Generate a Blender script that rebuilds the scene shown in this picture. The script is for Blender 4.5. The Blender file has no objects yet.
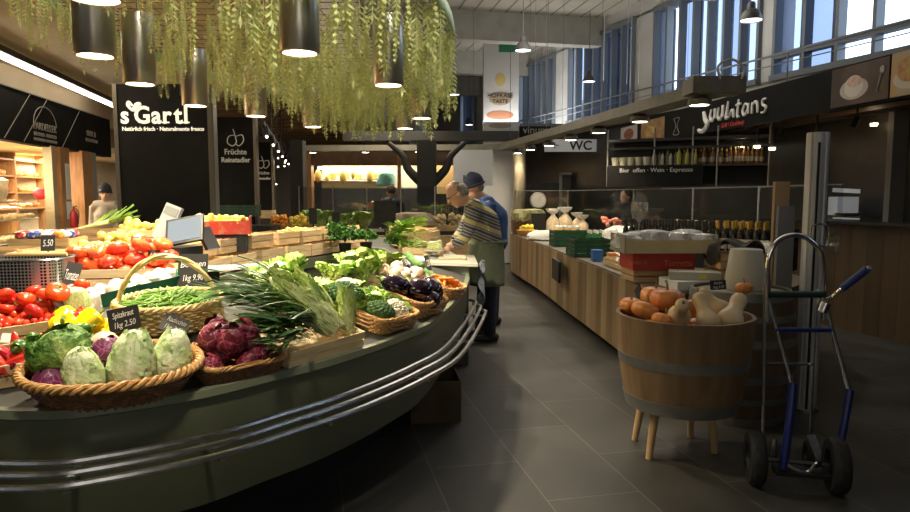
import bpy, math, random
from mathutils import Vector, Matrix, Euler
from mathutils.bvhtree import BVHTree
from math import pi, sin, cos, radians as RD, sqrt
random.seed(11)
SC = bpy.context.scene; COL = SC.collection
F = 660.0; H = 1.52; PITCH = math.atan(61/F)
ct, st = cos(PITCH), sin(PITCH)
# ---------- camera
cd = bpy.data.cameras.new('camera'); cam = bpy.data.objects.new('camera', cd); COL.objects.link(cam)
cam.location = (0, 0, H); cam.rotation_euler = (pi/2-PITCH, 0, 0)
cd.sensor_width = 36; cd.lens = 36*F/910; cd.clip_end = 200; SC.camera = cam
def ray(px, py):
    a = (px-455)/F; b = (256-py)/F
    return Vector((a, ct+b*st, -st+b*ct))
def onz(px, py, z):
    d = ray(px, py); t = (z-H)/d.z; return Vector((0, 0, H))+d*t
def aty(px, py, Y):
    d = ray(px, py); return Vector((0, 0, H))+d*(Y/d.y)
def V(*a): return Vector(a)
# ---------- object bookkeeping
def tag(o, label=None, cat=None, group=None, kind=None):
    if label: o['label'] = label
    if cat: o['category'] = cat
    if group: o['group'] = group
    if kind: o['kind'] = kind
    return o
def empty(name, label=None, cat=None, loc=(0, 0, 0), rz=0, group=None):
    o = bpy.data.objects.new(name, None); COL.objects.link(o); o.empty_display_size = .1
    o.location = loc; o.rotation_euler = (0, 0, rz)
    return tag(o, label, cat, group)
def copy_tree(o, parent=None):
    c = o.copy(); COL.objects.link(c)
    if parent is not None: c.parent = parent
    for ch in o.children: copy_tree(ch, c)
    return c
class Proto:
    def __init__(s, root): s.root = root; s.used = False
    def put(s, M, label, cat, group=None):
        if not s.used: o = s.root; s.used = True
        else: o = copy_tree(s.root)
        if 'group' in o: del o['group']
        o.matrix_basis = M; tag(o, label, cat, group); return o
def TM(loc, rx=0, ry=0, rz=0, s=1):
    S = Matrix.Diagonal((s, s, s, 1)) if not hasattr(s, '__len__') else Matrix.Diagonal((*s, 1))
    return Matrix.Translation(Vector(loc)) @ Euler((rx, ry, rz)).to_matrix().to_4x4() @ S
# ---------- mesh builder
class M:
    def __init__(s): s.v = []; s.f = []; s.t = []; s.tone = 0.0; s.use = False
    def add(s, vs, fs, tones=None):
        n = len(s.v); s.v += [tuple(x) for x in vs]; s.f += [tuple(i+n for i in f) for f in fs]
        if tones is None: s.t += [s.tone]*len(vs)
        else: s.t += tones; s.use = True
        return s
    def box(s, c, d, R=None):
        c = Vector(c); vs = []
        for x in (-.5, .5):
            for y in (-.5, .5):
                for z in (-.5, .5):
                    p = Vector((x*d[0], y*d[1], z*d[2]))
                    if R is not None: p = R @ p
                    vs.append(c+p)
        return s.add(vs, [(0, 1, 3, 2), (4, 6, 7, 5), (0, 4, 5, 1), (2, 3, 7, 6), (0, 2, 6, 4), (1, 5, 7, 3)])
    def bar(s, a, b, w, h, up=(0, 0, 1)):
        a = Vector(a); b = Vector(b); x = (b-a); L = x.length; x.normalize()
        y = Vector(up).cross(x)
        if y.length < 1e-4: y = Vector((0, 1, 0)).cross(x)
        y.normalize(); z = x.cross(y)
        R = Matrix((x, y, z)).transposed()
        return s.box((a+b)/2, (L, w, h), R)
    def prism(s, pts, z0, z1):
        n = len(pts); vs = [(p[0], p[1], z0) for p in pts]+[(p[0], p[1], z1) for p in pts]
        fs = [tuple(range(n-1, -1, -1)), tuple(range(n, 2*n))]+[(i, (i+1) % n, n+(i+1) % n, n+i) for i in range(n)]
        return s.add(vs, fs)
    def grid(s, fn, nu, nv, cu=False, cv=False, tf=None):
        vs = []; ts = [] if tf else None
        for i in range(nu):
            for j in range(nv):
                u = i/(nu if cu else nu-1); v = j/(nv if cv else nv-1)
                vs.append(fn(u, v))
                if tf: ts.append(tf(u, v))
        fs = []
        for i in range(nu if cu else nu-1):
            for j in range(nv if cv else nv-1):
                a = i*nv+j; b = ((i+1) % nu)*nv+j; c = ((i+1) % nu)*nv+(j+1) % nv; d = i*nv+(j+1) % nv
                fs.append((a, b, c, d))
        return s.add(vs, fs, ts)
    def tube(s, pts, r, seg=8, cap=True, closed=False, flat=1.0, tones=None):
        pts = [Vector(p) for p in pts]; n = len(pts)
        if not hasattr(r, '__len__'): r = [r]*n
        vs = []; ts = []; N = None
        for i, p in enumerate(pts):
            if closed: T = pts[(i+1) % n]-pts[i-1]
            else: T = pts[min(i+1, n-1)]-pts[max(i-1, 0)]
            if T.length < 1e-9: T = Vector((0, 0, 1))
            T.normalize()
            if N is None:
                N = T.cross(Vector((0, 0, 1)))
                if N.length < .1: N = T.cross(Vector((0, 1, 0)))
            N = (N-T*N.dot(T))
            if N.length < 1e-6: N = T.orthogonal()
            N.normalize(); B = T.cross(N)
            for k in range(seg):
                a = 2*pi*k/seg; vs.append(p+(N*cos(a)+B*sin(a)*flat)*r[i])
                ts.append(tones[i] if tones else s.tone)
        fs = []
        for i in range(n if closed else n-1):
            for k in range(seg):
                a = i*seg+k; b = i*seg+(k+1) % seg; j = ((i+1) % n)*seg
                fs.append((a, b, j+(k+1) % seg, j+k))
        if cap and not closed:
            fs.append(tuple(range(seg-1, -1, -1))); fs.append(tuple((n-1)*seg+k for k in range(seg)))
        return s.add(vs, fs, ts if tones else None)
    def lathe(s, prof, seg=24, c=(0, 0, 0), lob=None, R=None, cap=False):
        vs = []; c = Vector(c)
        for (r, z) in prof:
            for k in range(seg):
                a = 2*pi*k/seg; rr = r*(lob(a, r, z) if lob else 1)
                p = Vector((rr*cos(a), rr*sin(a), z))
                if R is not None: p = R @ p
                vs.append(c+p)
        fs = []
        for i in range(len(prof)-1):
            for k in range(seg):
                fs.append((i*seg+k, i*seg+(k+1) % seg, (i+1)*seg+(k+1) % seg, (i+1)*seg+k))
        if cap and prof[0][0] > 1e-6: fs.append(tuple(range(seg-1, -1, -1)))
        if cap and prof[-1][0] > 1e-6: fs.append(tuple((len(prof)-1)*seg+k for k in range(seg)))
        return s.add(vs, fs)
    def ball(s, c, r, nu=14, nv=9, fn=None, R=None):
        c = Vector(c); r = r if hasattr(r, '__len__') else (r, r, r)
        vs = []
        for j in range(nv+1):
            ph = -pi/2+pi*j/nv
            for i in range(nu):
                a = 2*pi*i/nu; p = Vector((cos(ph)*cos(a), cos(ph)*sin(a), sin(ph)))
                k = fn(p) if fn else 1
                q = Vector((p.x*r[0], p.y*r[1], p.z*r[2]))*k
                if R is not None: q = R @ q
                vs.append(c+q)
        fs = [(j*nu+i, j*nu+(i+1) % nu, (j+1)*nu+(i+1) % nu, (j+1)*nu+i) for j in range(nv) for i in range(nu)]
        return s.add(vs, fs)
    def mesh(s, name, mat, smooth=True):
        me = bpy.data.meshes.new(name); me.from_pydata(s.v, [], s.f)
        if s.use:
            at = me.attributes.new('tone', 'FLOAT', 'POINT'); at.data.foreach_set('value', s.t)
        me.materials.append(mat)
        if smooth:
            me.polygons.foreach_set('use_smooth', [True]*len(me.polygons))
        me.update(); me.validate()
        if smooth and smooth != 'all':
            try: me.set_sharp_from_angle(angle=RD(38))
            except Exception: pass
        return me
    def build(s, name, mat, parent=None, smooth=True, label=None, cat=None, group=None, kind=None, loc=None, rot=None):
        o = bpy.data.objects.new(name, s.mesh(name, mat, smooth)); COL.objects.link(o)
        if parent is not None: o.parent = parent
        if loc is not None: o.location = loc
        if rot is not None: o.rotation_euler = rot
        return tag(o, label, cat, group, kind)
def catmull(P, n=8, closed=False):
    P = [Vector(p) for p in P]; out = []; N = len(P)
    for i in range(N if closed else N-1):
        if closed: a, b, c, d = P[i-1], P[i], P[(i+1) % N], P[(i+2) % N]
        else: a, b, c, d = P[max(i-1, 0)], P[i], P[i+1], P[min(i+2, N-1)]
        for k in range(n):
            t = k/n
            out.append(.5*((2*b)+(c-a)*t+(2*a-5*b+4*c-d)*t*t+(3*b-a-3*c+d)*t**3))
    if not closed: out.append(P[-1])
    return out
def text(s, size, Mx, mat, parent=None, name='lettering', depth=.004, align='CENTER', shear=0, sx=1, bold=0):
    cu = bpy.data.curves.new(name, 'FONT'); cu.body = s; cu.size = size; cu.extrude = depth; cu.align_x = align
    cu.shear = shear; cu.offset = bold; cu.resolution_u = 3
    t = bpy.data.objects.new('tmp_text', cu); COL.objects.link(t)
    dg = bpy.context.evaluated_depsgraph_get(); me = bpy.data.meshes.new_from_object(t.evaluated_get(dg))
    bpy.data.objects.remove(t); bpy.data.curves.remove(cu)
    me.transform(Matrix.Diagonal((sx, 1, 1, 1))); me.name = name
    me.materials.clear(); me.materials.append(mat)
    o = bpy.data.objects.new(name, me); COL.objects.link(o); o.matrix_basis = Mx
    if parent is not None: o.parent = parent
    return o
# ---------- materials
MATS = {}
def pm(name, c, c2=None, rough=.5, metal=0, scale=6, bump=0, bscale=None, rnd=0, tone=None, emit=0, trans=0, alpha=1, stretch=None,
       kind='noise', spec=.5, coat=0, lo=.35, hi=.65, sss=0, detail=3):
    if name in MATS: return MATS[name]
    m = bpy.data.materials.new(name); m.use_nodes = True; MATS[name] = m
    nt = m.node_tree; N = nt.nodes; Lk = nt.links; b = N['Principled BSDF']
    c = (*c, 1); b.inputs['Roughness'].default_value = rough; b.inputs['Metallic'].default_value = metal
    b.inputs['Base Color'].default_value = c; b.inputs['Specular IOR Level'].default_value = spec
    if coat: b.inputs['Coat Weight'].default_value = coat; b.inputs['Coat Roughness'].default_value = .15
    if trans: b.inputs['Transmission Weight'].default_value = trans
    if sss: b.inputs['Subsurface Weight'].default_value = sss; b.inputs['Subsurface Scale'].default_value = .02
    if alpha < 1: b.inputs['Alpha'].default_value = alpha
    tc = N.new('ShaderNodeTexCoord'); mp = N.new('ShaderNodeMapping'); Lk.new(tc.outputs['Object'], mp.inputs[0])
    if stretch: mp.inputs['Scale'].default_value = stretch
    out = None
    def tex(kd, sc):
        if kd == 'noise':
            n = N.new('ShaderNodeTexNoise'); n.inputs['Scale'].default_value = sc; n.inputs['Detail'].default_value = detail; o = n.outputs[0]
        elif kd == 'voronoi':
            n = N.new('ShaderNodeTexVoronoi'); n.inputs['Scale'].default_value = sc; o = n.outputs[0]
        elif kd == 'edge':
            n = N.new('ShaderNodeTexVoronoi'); n.feature = 'DISTANCE_TO_EDGE'; n.inputs['Scale'].default_value = sc; o = n.outputs[0]
        elif kd == 'wave':
            n = N.new('ShaderNodeTexWave'); n.inputs['Scale'].default_value = sc; n.inputs['Distortion'].default_value = 3; n.inputs['Detail'].default_value = 2; o = n.outputs[1]
        Lk.new(mp.outputs[0], n.inputs['Vector']); return o
    if c2 is not None:
        o = tex(kind, scale); r = N.new('ShaderNodeValToRGB'); Lk.new(o, r.inputs[0])
        r.color_ramp.elements[0].position = lo; r.color_ramp.elements[1].position = hi
        r.color_ramp.elements[0].color = c; r.color_ramp.elements[1].color = (*c2, 1); out = r.outputs[0]
    if tone:
        at = N.new('ShaderNodeAttribute'); at.attribute_name = 'tone'; r = N.new('ShaderNodeValToRGB'); Lk.new(at.outputs['Fac'], r.inputs[0])
        els = r.color_ramp.elements
        for i, (p, cc) in enumerate(tone):
            e = els[i] if i < 2 else els.new(p)
            e.position = p; e.color = (*cc, 1)
        if out:
            mx = N.new('ShaderNodeMix'); mx.data_type = 'RGBA'; mx.blend_type = 'MULTIPLY'; mx.inputs[0].default_value = 1
            Lk.new(r.outputs[0], mx.inputs[6]); Lk.new(out, mx.inputs[7]); out = mx.outputs[2]
        else: out = r.outputs[0]
    if rnd:
        oi = N.new('ShaderNodeObjectInfo'); mr = N.new('ShaderNodeMapRange'); Lk.new(oi.outputs['Random'], mr.inputs[0])
        mr.inputs[3].default_value = 1-rnd; mr.inputs[4].default_value = 1+rnd*.6
        hs = N.new('ShaderNodeHueSaturation'); Lk.new(mr.outputs[0], hs.inputs['Value'])
        m2 = N.new('ShaderNodeMapRange'); Lk.new(oi.outputs['Random'], m2.inputs[0]); m2.inputs[3].default_value = .5-rnd*.04; m2.inputs[4].default_value = .5+rnd*.04
        Lk.new(m2.outputs[0], hs.inputs['Hue'])
        if out: Lk.new(out, hs.inputs['Color'])
        else: hs.inputs['Color'].default_value = c
        out = hs.outputs[0]
    if out: Lk.new(out, b.inputs['Base Color'])
    if bump:
        o = tex('noise' if kind == 'noise' else kind, bscale or scale*3); bp = N.new('ShaderNodeBump'); bp.inputs['Strength'].default_value = bump
        bp.inputs['Distance'].default_value = .01; Lk.new(o, bp.inputs['Height']); Lk.new(bp.outputs[0], b.inputs['Normal'])
    if emit:
        b.inputs['Emission Color'].default_value = c; b.inputs['Emission Strength'].default_value = emit
        if out: Lk.new(out, b.inputs['Emission Color'])
    return m
def glassmat(name, tint=(.9, .95, .95), refl=.12, rough=.02, op=0.0, dif=(.5, .5, .5)):
    if name in MATS: return MATS[name]
    m = bpy.data.materials.new(name); m.use_nodes = True; MATS[name] = m
    nt = m.node_tree; N = nt.nodes; Lk = nt.links; N.remove(N['Principled BSDF']); out = N['Material Output']
    t = N.new('ShaderNodeBsdfTransparent'); t.inputs[0].default_value = (*tint, 1)
    g = N.new('ShaderNodeBsdfGlossy'); g.inputs['Roughness'].default_value = rough
    mx = N.new('ShaderNodeMixShader'); mx.inputs[0].default_value = refl; Lk.new(t.outputs[0], mx.inputs[1]); Lk.new(g.outputs[0], mx.inputs[2])
    last = mx
    if op:
        d = N.new('ShaderNodeBsdfDiffuse'); d.inputs[0].default_value = (*dif, 1); m2 = N.new('ShaderNodeMixShader'); m2.inputs[0].default_value = op
        Lk.new(mx.outputs[0], m2.inputs[1]); Lk.new(d.outputs[0], m2.inputs[2]); last = m2
    Lk.new(last.outputs[0], out.inputs[0]); return m
black = pm('matte_black', (.012, .012, .012), rough=.6)
boardblk = pm('signboard_black', (.006, .006, .0055), (.010, .0095, .009), rough=.75, scale=3, spec=.15)
steel = pm('brushed_steel', (.55, .56, .57), (.42, .43, .44), rough=.28, metal=1, scale=30)
chrome = pm('chrome', (.75, .76, .78), rough=.12, metal=1)
dkmetal = pm('dark_metal', (.05, .05, .05), rough=.4, metal=.8)
cable = pm('cable_grey', (.10, .10, .095), rough=.5)
woodlt = pm('crate_wood', (.62, .44, .22), (.78, .60, .35), rough=.65, scale=5, stretch=(1, 8, 8), rnd=.18, bump=.15)
woodcr = pm('crate_wood_dark', (.42, .27, .12), (.58, .40, .20), rough=.65, scale=5, stretch=(1, 8, 8), rnd=.18)
wicker = pm('wicker_honey', (.42, .20, .06), (.66, .38, .14), rough=.5, scale=60, rnd=.1)
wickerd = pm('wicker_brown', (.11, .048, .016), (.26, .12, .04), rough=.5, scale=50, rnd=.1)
wickerl = pm('wicker_pale', (.60, .42, .16), (.80, .62, .30), rough=.5, scale=50)
white = pm('white_paint', (.75, .74, .70), rough=.5)
chalk = pm('chalk', (.85, .84, .80), rough=.8)
lampw = pm('lamp_light', (1, .86, .66), emit=14)
lampc = pm('lamp_light_cool', (1, .93, .82), emit=12)
# =================== SETTING ===================
def struct(o): o['kind'] = 'structure'; return o
BANG = RD(11.6)      # building axis turned left of the camera's
BU = V(-sin(BANG), cos(BANG), 0); BN = V(cos(BANG), sin(BANG), 0)
# floor: slate tiles
def floor_mat():
    m = bpy.data.materials.new('slate_tiles'); m.use_nodes = True; nt = m.node_tree; N = nt.nodes; L = nt.links; b = N['Principled BSDF']
    tc = N.new('ShaderNodeTexCoord'); mp = N.new('ShaderNodeMapping'); L.new(tc.outputs['Object'], mp.inputs[0]); mp.inputs['Rotation'].default_value = (0, 0, pi/2-RD(12.2)*-1*-1)
    mp.inputs['Rotation'].default_value = (0, 0, -(pi/2+RD(12.2))); mp.inputs['Location'].default_value = (0, .12, 0)
    br = N.new('ShaderNodeTexBrick'); L.new(mp.outputs[0], br.inputs[0]); br.inputs['Scale'].default_value = 1; br.inputs['Brick Width'].default_value = 1.0
    br.inputs['Row Height'].default_value = .5; br.inputs['Mortar Size'].default_value = .004; br.inputs['Color1'].default_value = (.036, .035, .031, 1)
    br.inputs['Color2'].default_value = (.050, .048, .043, 1); br.inputs['Mortar'].default_value = (.11, .105, .09, 1); br.inputs['Mortar Smooth'].default_value = .2
    no = N.new('ShaderNodeTexNoise'); no.inputs['Scale'].default_value = 2.2; no.inputs['Detail'].default_value = 6; L.new(tc.outputs['Object'], no.inputs['Vector'])
    mr = N.new('ShaderNodeMapRange'); L.new(no.outputs[0], mr.inputs[0]); mr.inputs[1].default_value = .3; mr.inputs[2].default_value = .7; mr.inputs[3].default_value = .65; mr.inputs[4].default_value = 1.35
    mx = N.new('ShaderNodeMix'); mx.data_type = 'RGBA'; mx.blend_type = 'MULTIPLY'; mx.inputs[0].default_value = 1; L.new(br.outputs[0], mx.inputs[6]); L.new(mr.outputs[0], mx.inputs[7]); L.new(mx.outputs[2], b.inputs[0])
    r2 = N.new('ShaderNodeMapRange'); L.new(no.outputs[0], r2.inputs[0]); r2.inputs[3].default_value = .38; r2.inputs[4].default_value = .62; L.new(r2.outputs[0], b.inputs['Roughness'])
    bp = N.new('ShaderNodeBump'); bp.inputs['Strength'].default_value = .25; bp.inputs['Distance'].default_value = .004
    n2 = N.new('ShaderNodeTexNoise'); n2.inputs['Scale'].default_value = 25; L.new(tc.outputs['Object'], n2.inputs['Vector']); L.new(n2.outputs[0], bp.inputs['Height']); L.new(bp.outputs[0], b.inputs['Normal'])
    return m
m = M(); m.box((0, 12, -.05), (30, 36, .1)); struct(m.build('floor', floor_mat(), smooth=False))
ceilw = pm('ceiling_boards', (.40, .37, .31), (.46, .43, .36), rough=.8, scale=2)
concr = pm('concrete_grey', (.30, .29, .26), (.36, .35, .31), rough=.85, scale=3)
plast = pm('wall_plaster', (.42, .42, .42), (.48, .48, .48), rough=.85, scale=3)
warmw = pm('low_ceiling_plaster', (.62, .50, .34), (.68, .56, .40), rough=.8, scale=2)
# high ceiling with board joints
WD = V(-3.42, 10.2, 0).normalized(); W0 = V(5.2, 7.6, 0); WN = V(WD.y, -WD.x, 0)
def hitwall(c, d):
    n = V(WD.y, -WD.x, 0); return (W0-c).dot(n)/d.dot(n)
pa = W0+WD*-15+WN*.3; pb = W0+WD*20+WN*.3; m = M(); m.prism([(-6, -6), (pa.x, -6), (pa.x, pa.y), (pb.x, pb.y), (pb.x, 30), (-6, 30)] if pa.y > -6 else [(-6, -6), (pa.x, pa.y), (pb.x, pb.y), (-6, 30)], 5.15, 5.45)
hc = struct(m.build('ceiling', ceilw, smooth=False))
m = M()
for k in range(-20, 40):
    c = V(1.5, 0, 5.145)+BN*(k*.32); t = hitwall(c, BU)-.05
    a = c-BU*4; b = c+BU*min(t, 26)
    if (b-a).dot(BU) > 1: m.bar(a, b, .02, .012)
o = struct(m.build('trim_1', pm('joint_grey', (.2, .19, .17), rough=.8), smooth=False))
n = 2
for dpt in (6.2, 9.85, 13.5, 17.15, 20.8, 24.4):
    c = V(0, dpt, 4.87); m = M()
    t = hitwall(c, BN); m.bar(c-BN*6, c+BN*t, .28, .56); struct(m.build('trim_%d' % n, concr, smooth=False)); n += 1
# low ceiling on the left
m = M(); m.box((-6.4, 14, 3.5), (9.2, 32, .2)); m.box((-1.9, 14, 4.3), (.2, 32, 1.7)); struct(m.build('ceiling', warmw, smooth=False))
m = M()
for k in range(16):
    m.box((-4.6, 13+k*.8, 3.33), (2.6, .16, .1))
struct(m.build('trim_8', pm('slat_brown', (.16, .10, .05), rough=.6), smooth=False))
# walls
m = M(); m.box((-8.6, 12, 2.6), (.3, 36, 5.4)); struct(m.build('wall_left', warmw, smooth=False))
m = M(); m.box((0, 27, 2.6), (30, .3, 5.4)); struct(m.build('wall_back', plast, smooth=False))
m = M(); m.box((0, -5.5, 2.6), (30, .3, 5.4)); struct(m.build('wall_front', concr, smooth=False))
# right wall, below and between windows
def wpos(px):       # distance along the right wall at picture column px (used to read off bay spacing)
    k = (px-455)/F*1.004; return None if abs(k) > 9 else (k*W0.y-W0.x)/(WD.x-k*WD.y)
def WP(s, z, off=0): return W0+WD*s+WN*off+V(0, 0, z)
def wbox(m, s0, s1, z0, z1, off, th):
    m.bar(WP((s0), (z0+z1)/2, off), WP(s1, (z0+z1)/2, off), th, z1-z0)
bays = [(wpos(a), wpos(b)) for a, b in ((1010, 962), (955, 768), (755, 650), (622, 568), (551, 519), (474, 465))]
bays = [(-6.0, -4.2), (-2.6, wpos(768)), (wpos(752), wpos(651)), (wpos(630), wpos(568)), (wpos(553), wpos(519)), (wpos(476), wpos(462))]
m = M(); wbox(m, -14, 20, -.1, 3.15, .15, .3); wbox(m, -14, 20, 4.85, 5.4, .15, .3)
prev = -14
for a, b in bays:
    wbox(m, prev, a, 3.1, 4.9, .15, .3); prev = b
wbox(m, prev, 20, 3.1, 4.9, .15, .3)
struct(m.build('wall_right', plast, smooth=False))
frm = pm('window_frame_grey', (.13, .15, .17), rough=.5)
frost = glassmat('frosted_blue_pane', (.60, .66, .78), refl=.03, rough=.3, op=.15, dif=(.3, .38, .55))
frost2 = glassmat('frosted_dim_pane', (.46, .52, .64), refl=.03, rough=.3, op=.15, dif=(.25, .32, .45))
clear = glassmat('clear_pane', (.95, .97, 1), refl=.03)
random.seed(5)
for i, (a, b) in enumerate(bays):
    m = M(); g1 = M(); g2 = M(); g3 = M(); nn = max(3, int(round((b-a)/.36)))
    if i == 1: nn = 9
    for k in range(nn+1):
        s = a+(b-a)*k/nn; wbox(m, s-.025, s+.025, 3.15, 4.85, .0, .14)
    wbox(m, a-.03, b+.03, 4.8, 4.88, .0, .16); wbox(m, a-.03, b+.03, 3.12, 3.2, .0, .2)
    if i <= 1:
        wbox(m, a, b, 3.42, 3.5, .0, .13)
    for k in range(nn):
        s0 = a+(b-a)*k/nn; s1 = a+(b-a)*(k+1)/nn
        bright = (i == 1 and (s0 > -.9 and s0 < .6)) or (i == 2 and k == nn-2) or (i > 2 and k == nn-1 ) or (i == 0)
        wbox(g3 if bright else (g1 if k % 3 != 1 else g2), s0, s1, 3.2, 4.8, .06, .01)
        if not bright:   # vertical sun louvre behind the pane
            c = (s0+s1)/2; m.bar(WP(c-.02, 3.2, .2)+V(0, 0, 0), WP(c-.02, 4.8, .2), .03, .12, up=WD)
    w = struct(m.build('window_%d' % (i+1), frm, smooth=False))
    for g, mt in ((g1, frost), (g2, frost2), (g3, clear)):
        if g.v: g.build('pane', mt, parent=w, smooth=False)
# gallery railing along the windows
t = empty('gallery_railing', 'thin grey metal gallery railing running under the high windows', 'railing')
m = M(); m.tube([WP(-4, 3.40, -.35), WP(18, 3.40, -.35)], .016); m.tube([WP(-4, 3.27, -.35), WP(18, 3.27, -.35)], .008)
m.build('handrail', frm, parent=t)
for k in range(12):
    m = M(); m.tube([WP(-3.9+k*1.8, 2.95, -.35), WP(-3.9+k*1.8, 3.4, -.35)], .012); m.build('post', frm, parent=t)
m = M(); wbox(m, -6, 18, 2.9, 3.0, -.2, .5); struct(m.build('trim_9', concr, smooth=False))
# ----- left shops front
SD = V(-.64, 3.6, 0).normalized(); S0 = V(-5.66, 8.2, 0); SN = V(SD.y, -SD.x, 0)
def SP(s, z, off=0): return S0+SD*s+SN*off+V(0, 0, z)
def spos(px, off=0):
    k = (px-455)/F*1.004; b = S0+SN*off; return (k*b.y-b.x)/(SD.x-k*SD.y)
def sbox(m, s0, s1, z0, z1, off, th): m.bar(SP(s0, (z0+z1)/2, off), SP(s1, (z0+z1)/2, off), th, z1-z0); return m
fas = sbox(M(), -5, spos(116), 2.22, 2.92, -.08, .16).build('shop_fascia', boardblk, smooth=False)
tag(fas, 'long black fascia board with chalk lettering above the bakery on the left', 'shop sign')
def smat(s, z, off=.005):
    # facing SN: x axis runs toward the viewer's right (along +SD), y up
    X = SD; Y = V(0, 0, 1); Z = X.cross(Y); p = SP(s, z, off)
    return Matrix(((X.x, Y.x, Z.x, p.x), (X.y, Y.y, Z.y, p.y), (X.z, Y.z, Z.z, p.z), (0, 0, 0, 1)))
grey = pm('sign_grey_print', (.34, .32, .27), rough=.7)
sp = spos(52)
text('PARDELLER', .15, smat(sp, 2.44), grey, fas); text('BÄCKEREI - PANIFICIO', .075, smat(sp, 2.35), grey, fas); text('BACKWAREN  KONDITOREI', .06, smat(sp, 2.28), grey, fas)
m = M(); m.tube([SP(sp+.38*cos(a), 2.52+.26*sin(a), .01) for a in [pi*k/16 for k in range(17)]], .006, 5); m.build('arch_motif', grey, parent=fas)
text('BIERE &', .13, smat(spos(106)-.45, 2.52), grey, fas); text('SPEZIALITÄTEN', .08, smat(spos(106)-.45, 2.42), grey, fas)
m = M()
for px in (22, 40, 75):
    s = spos(px); m.bar(SP(s-.3, 2.24, .008), SP(s+.5, 2.9, .008), .004, .012)
m.bar(SP(-5, 2.91, .01), SP(spos(116), 2.91, .01), .01, .012); m.build('outline', grey, parent=fas, smooth=False)
struct(sbox(M(), -6, 9, 2.92, 3.45, -.6, .1).build('trim_10', warmw, smooth=False))
led = empty('ceiling_light_strip', 'long glowing white light strip under the low ceiling on the left', 'light strip')
a = onz(-40, 38.5, 3.2); b = onz(114, 106.5, 3.2)
m = M(); m.bar(a, b, .05, .03); m.build('tube', pm('led_warm', (1, .90, .72), emit=11), parent=led, smooth=False)
m = M(); m.bar(a+V(0, 0, .07), b+V(0, 0, .07), .16, .08); m.build('housing', dkmetal, parent=led, smooth=False)
# structure behind fascia: shop back wall, floor glow
bk = pm('bakery_wall', (.72, .52, .26), rough=.8)
struct(sbox(M(), -6, 9, 0, 2.9, -2.2, .1).build('wall_left_bakery', bk, smooth=False))
struct(sbox(M(), -6, 9, 2.3, 2.4, -1.1, 2.2).build('ceiling_left_bakery', pm('bakery_ceiling', (.85, .72, .45), rough=.8), smooth=False))
wd = pm('shop_timber', (.30, .14, .05), (.42, .22, .08), rough=.5, scale=4, stretch=(6, 6, 1))
for px0, px1, lab in ((62, 71, 'left timber door post beside the bakery window with notices pinned on it'), (84, 93, 'right timber door post of the bakery, right of the red extinguisher')):
    s0, s1 = spos(px0), spos(px1); m = sbox(M(), s0, s1, 0, 2.24, -.05, .2); o = m.build('door_post', wd, smooth=False, label=lab, cat='post')
    if px0 == 62:
        mm = sbox(M(), s0+.12, s0+.32, 1.15, 1.42, .06, .01); mm.build('notice', white, parent=o, smooth=False); sbox(M(), s0+.14, s0+.3, 1.45, 2.0, .06, .01).build('notice', white, parent=o, smooth=False)
m = sbox(M(), spos(55.5), spos(60), 0, 2.24, -.04, .12); m.build('window_post', pm('post_beige', (.45, .36, .22), rough=.5), smooth=False, label='slim beige post at the end of the bakery window', cat='post')
m = sbox(M(), spos(95), spos(99), 0, 2.24, -.02, .1); m.build('window_post', pm('post_grey', (.25, .24, .22), rough=.5), smooth=False, label='slim grey post beside the glass door next to the tall sign', cat='post')
dr = empty('shop_door', 'open shop door with lit glass panes behind the red extinguisher', 'door')
s0, s1 = spos(71.5, -.3), spos(83.5, -.3)
m = M()
for z in (1.05, 1.4, 1.78, 2.12): sbox(m, s0, s1, z, z+.03, -.3, .04)
sbox(m, s0, s0+.05, 0, 2.22, -.3, .05); m.build('frame', wd, parent=dr, smooth=False)
sbox(M(), s0, s1, .1, 2.2, -.45, .01).build('pane', pm('lit_door_glass', (1, .80, .42), emit=.9), parent=dr, smooth=False)
fe = empty('fire_extinguisher', 'red fire extinguisher hung on the bakery door post', 'fire extinguisher', loc=aty(74.5, 228, 10.1)); fe.scale = (.62, .62, .62)
m = M(); m.lathe([(0, 0), (.085, .01), (.09, .05), (.09, .34), (.06, .42), (.03, .45), (.03, .48), (0, .48)], 16); m.build('cylinder', pm('extinguisher_red', (.32, .012, .012), rough=.4), parent=fe)
m = M(); m.tube([(0, 0, .48), (0, 0, .52), (.08, 0, .54)], .015, 6); m.tube(catmull([(.02, 0, .5), (.12, 0, .4), (.11, 0, .2), (.1, 0, .1)]), .012, 6); m.build('hose', black, parent=fe)
# bakery interior: shelf unit with loaves, display case
sh = empty('bread_shelf', 'brown wooden wall shelf full of bread inside the bakery', 'shelf')
m = M()
for z in (1.25, 1.55, 1.85, 2.15): sbox(m, 0, 8, z, z+.03, -1.9, .4)
for s in (.8, 2, 3.2, 4.4, 5.6, 6.8): sbox(m, s, s+.05, .6, 2.3, -1.9, .42)
m.build('board', wd, parent=sh, smooth=False)
crust = pm('bread_crust', (.50, .27, .09), (.72, .46, .18), rough=.7, scale=12, rnd=.3)
loaf = Proto(M().ball((0, 0, .05), (.13, .08, .06)).build('bread_loaf', crust))
for z in (1.58, 1.88, 1.28):
    for k in range(18):
        s = 1.6+k*.33+random.uniform(-.04, .04)
        loaf.put(TM(SP(s, z-.004, -1.85), rz=random.uniform(-.3, .3)+1.7, s=random.uniform(.85, 1.1)), 'brown bread loaf on the wall shelf inside the bakery', 'bread', 'loaves on the bakery wall shelf')
jar_red = M().ball((0, 0, .08), (.10, .10, .09), fn=lambda p: 1+.12*sin(9*p.x)*sin(8*p.y+2)*sin(7*p.z)).build('poinsettia', pm('red_petals', (.75, .03, .04), rough=.6), label='bright red flower bunch on top of the bakery counter', cat='flowers', loc=SP(spos(44, -.35), 1.46, -.35))
cs = empty('bakery_display_case', 'rounded glass display case full of pastries in the bakery', 'display case')
s0, s1 = -4.5, spos(49)
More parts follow.
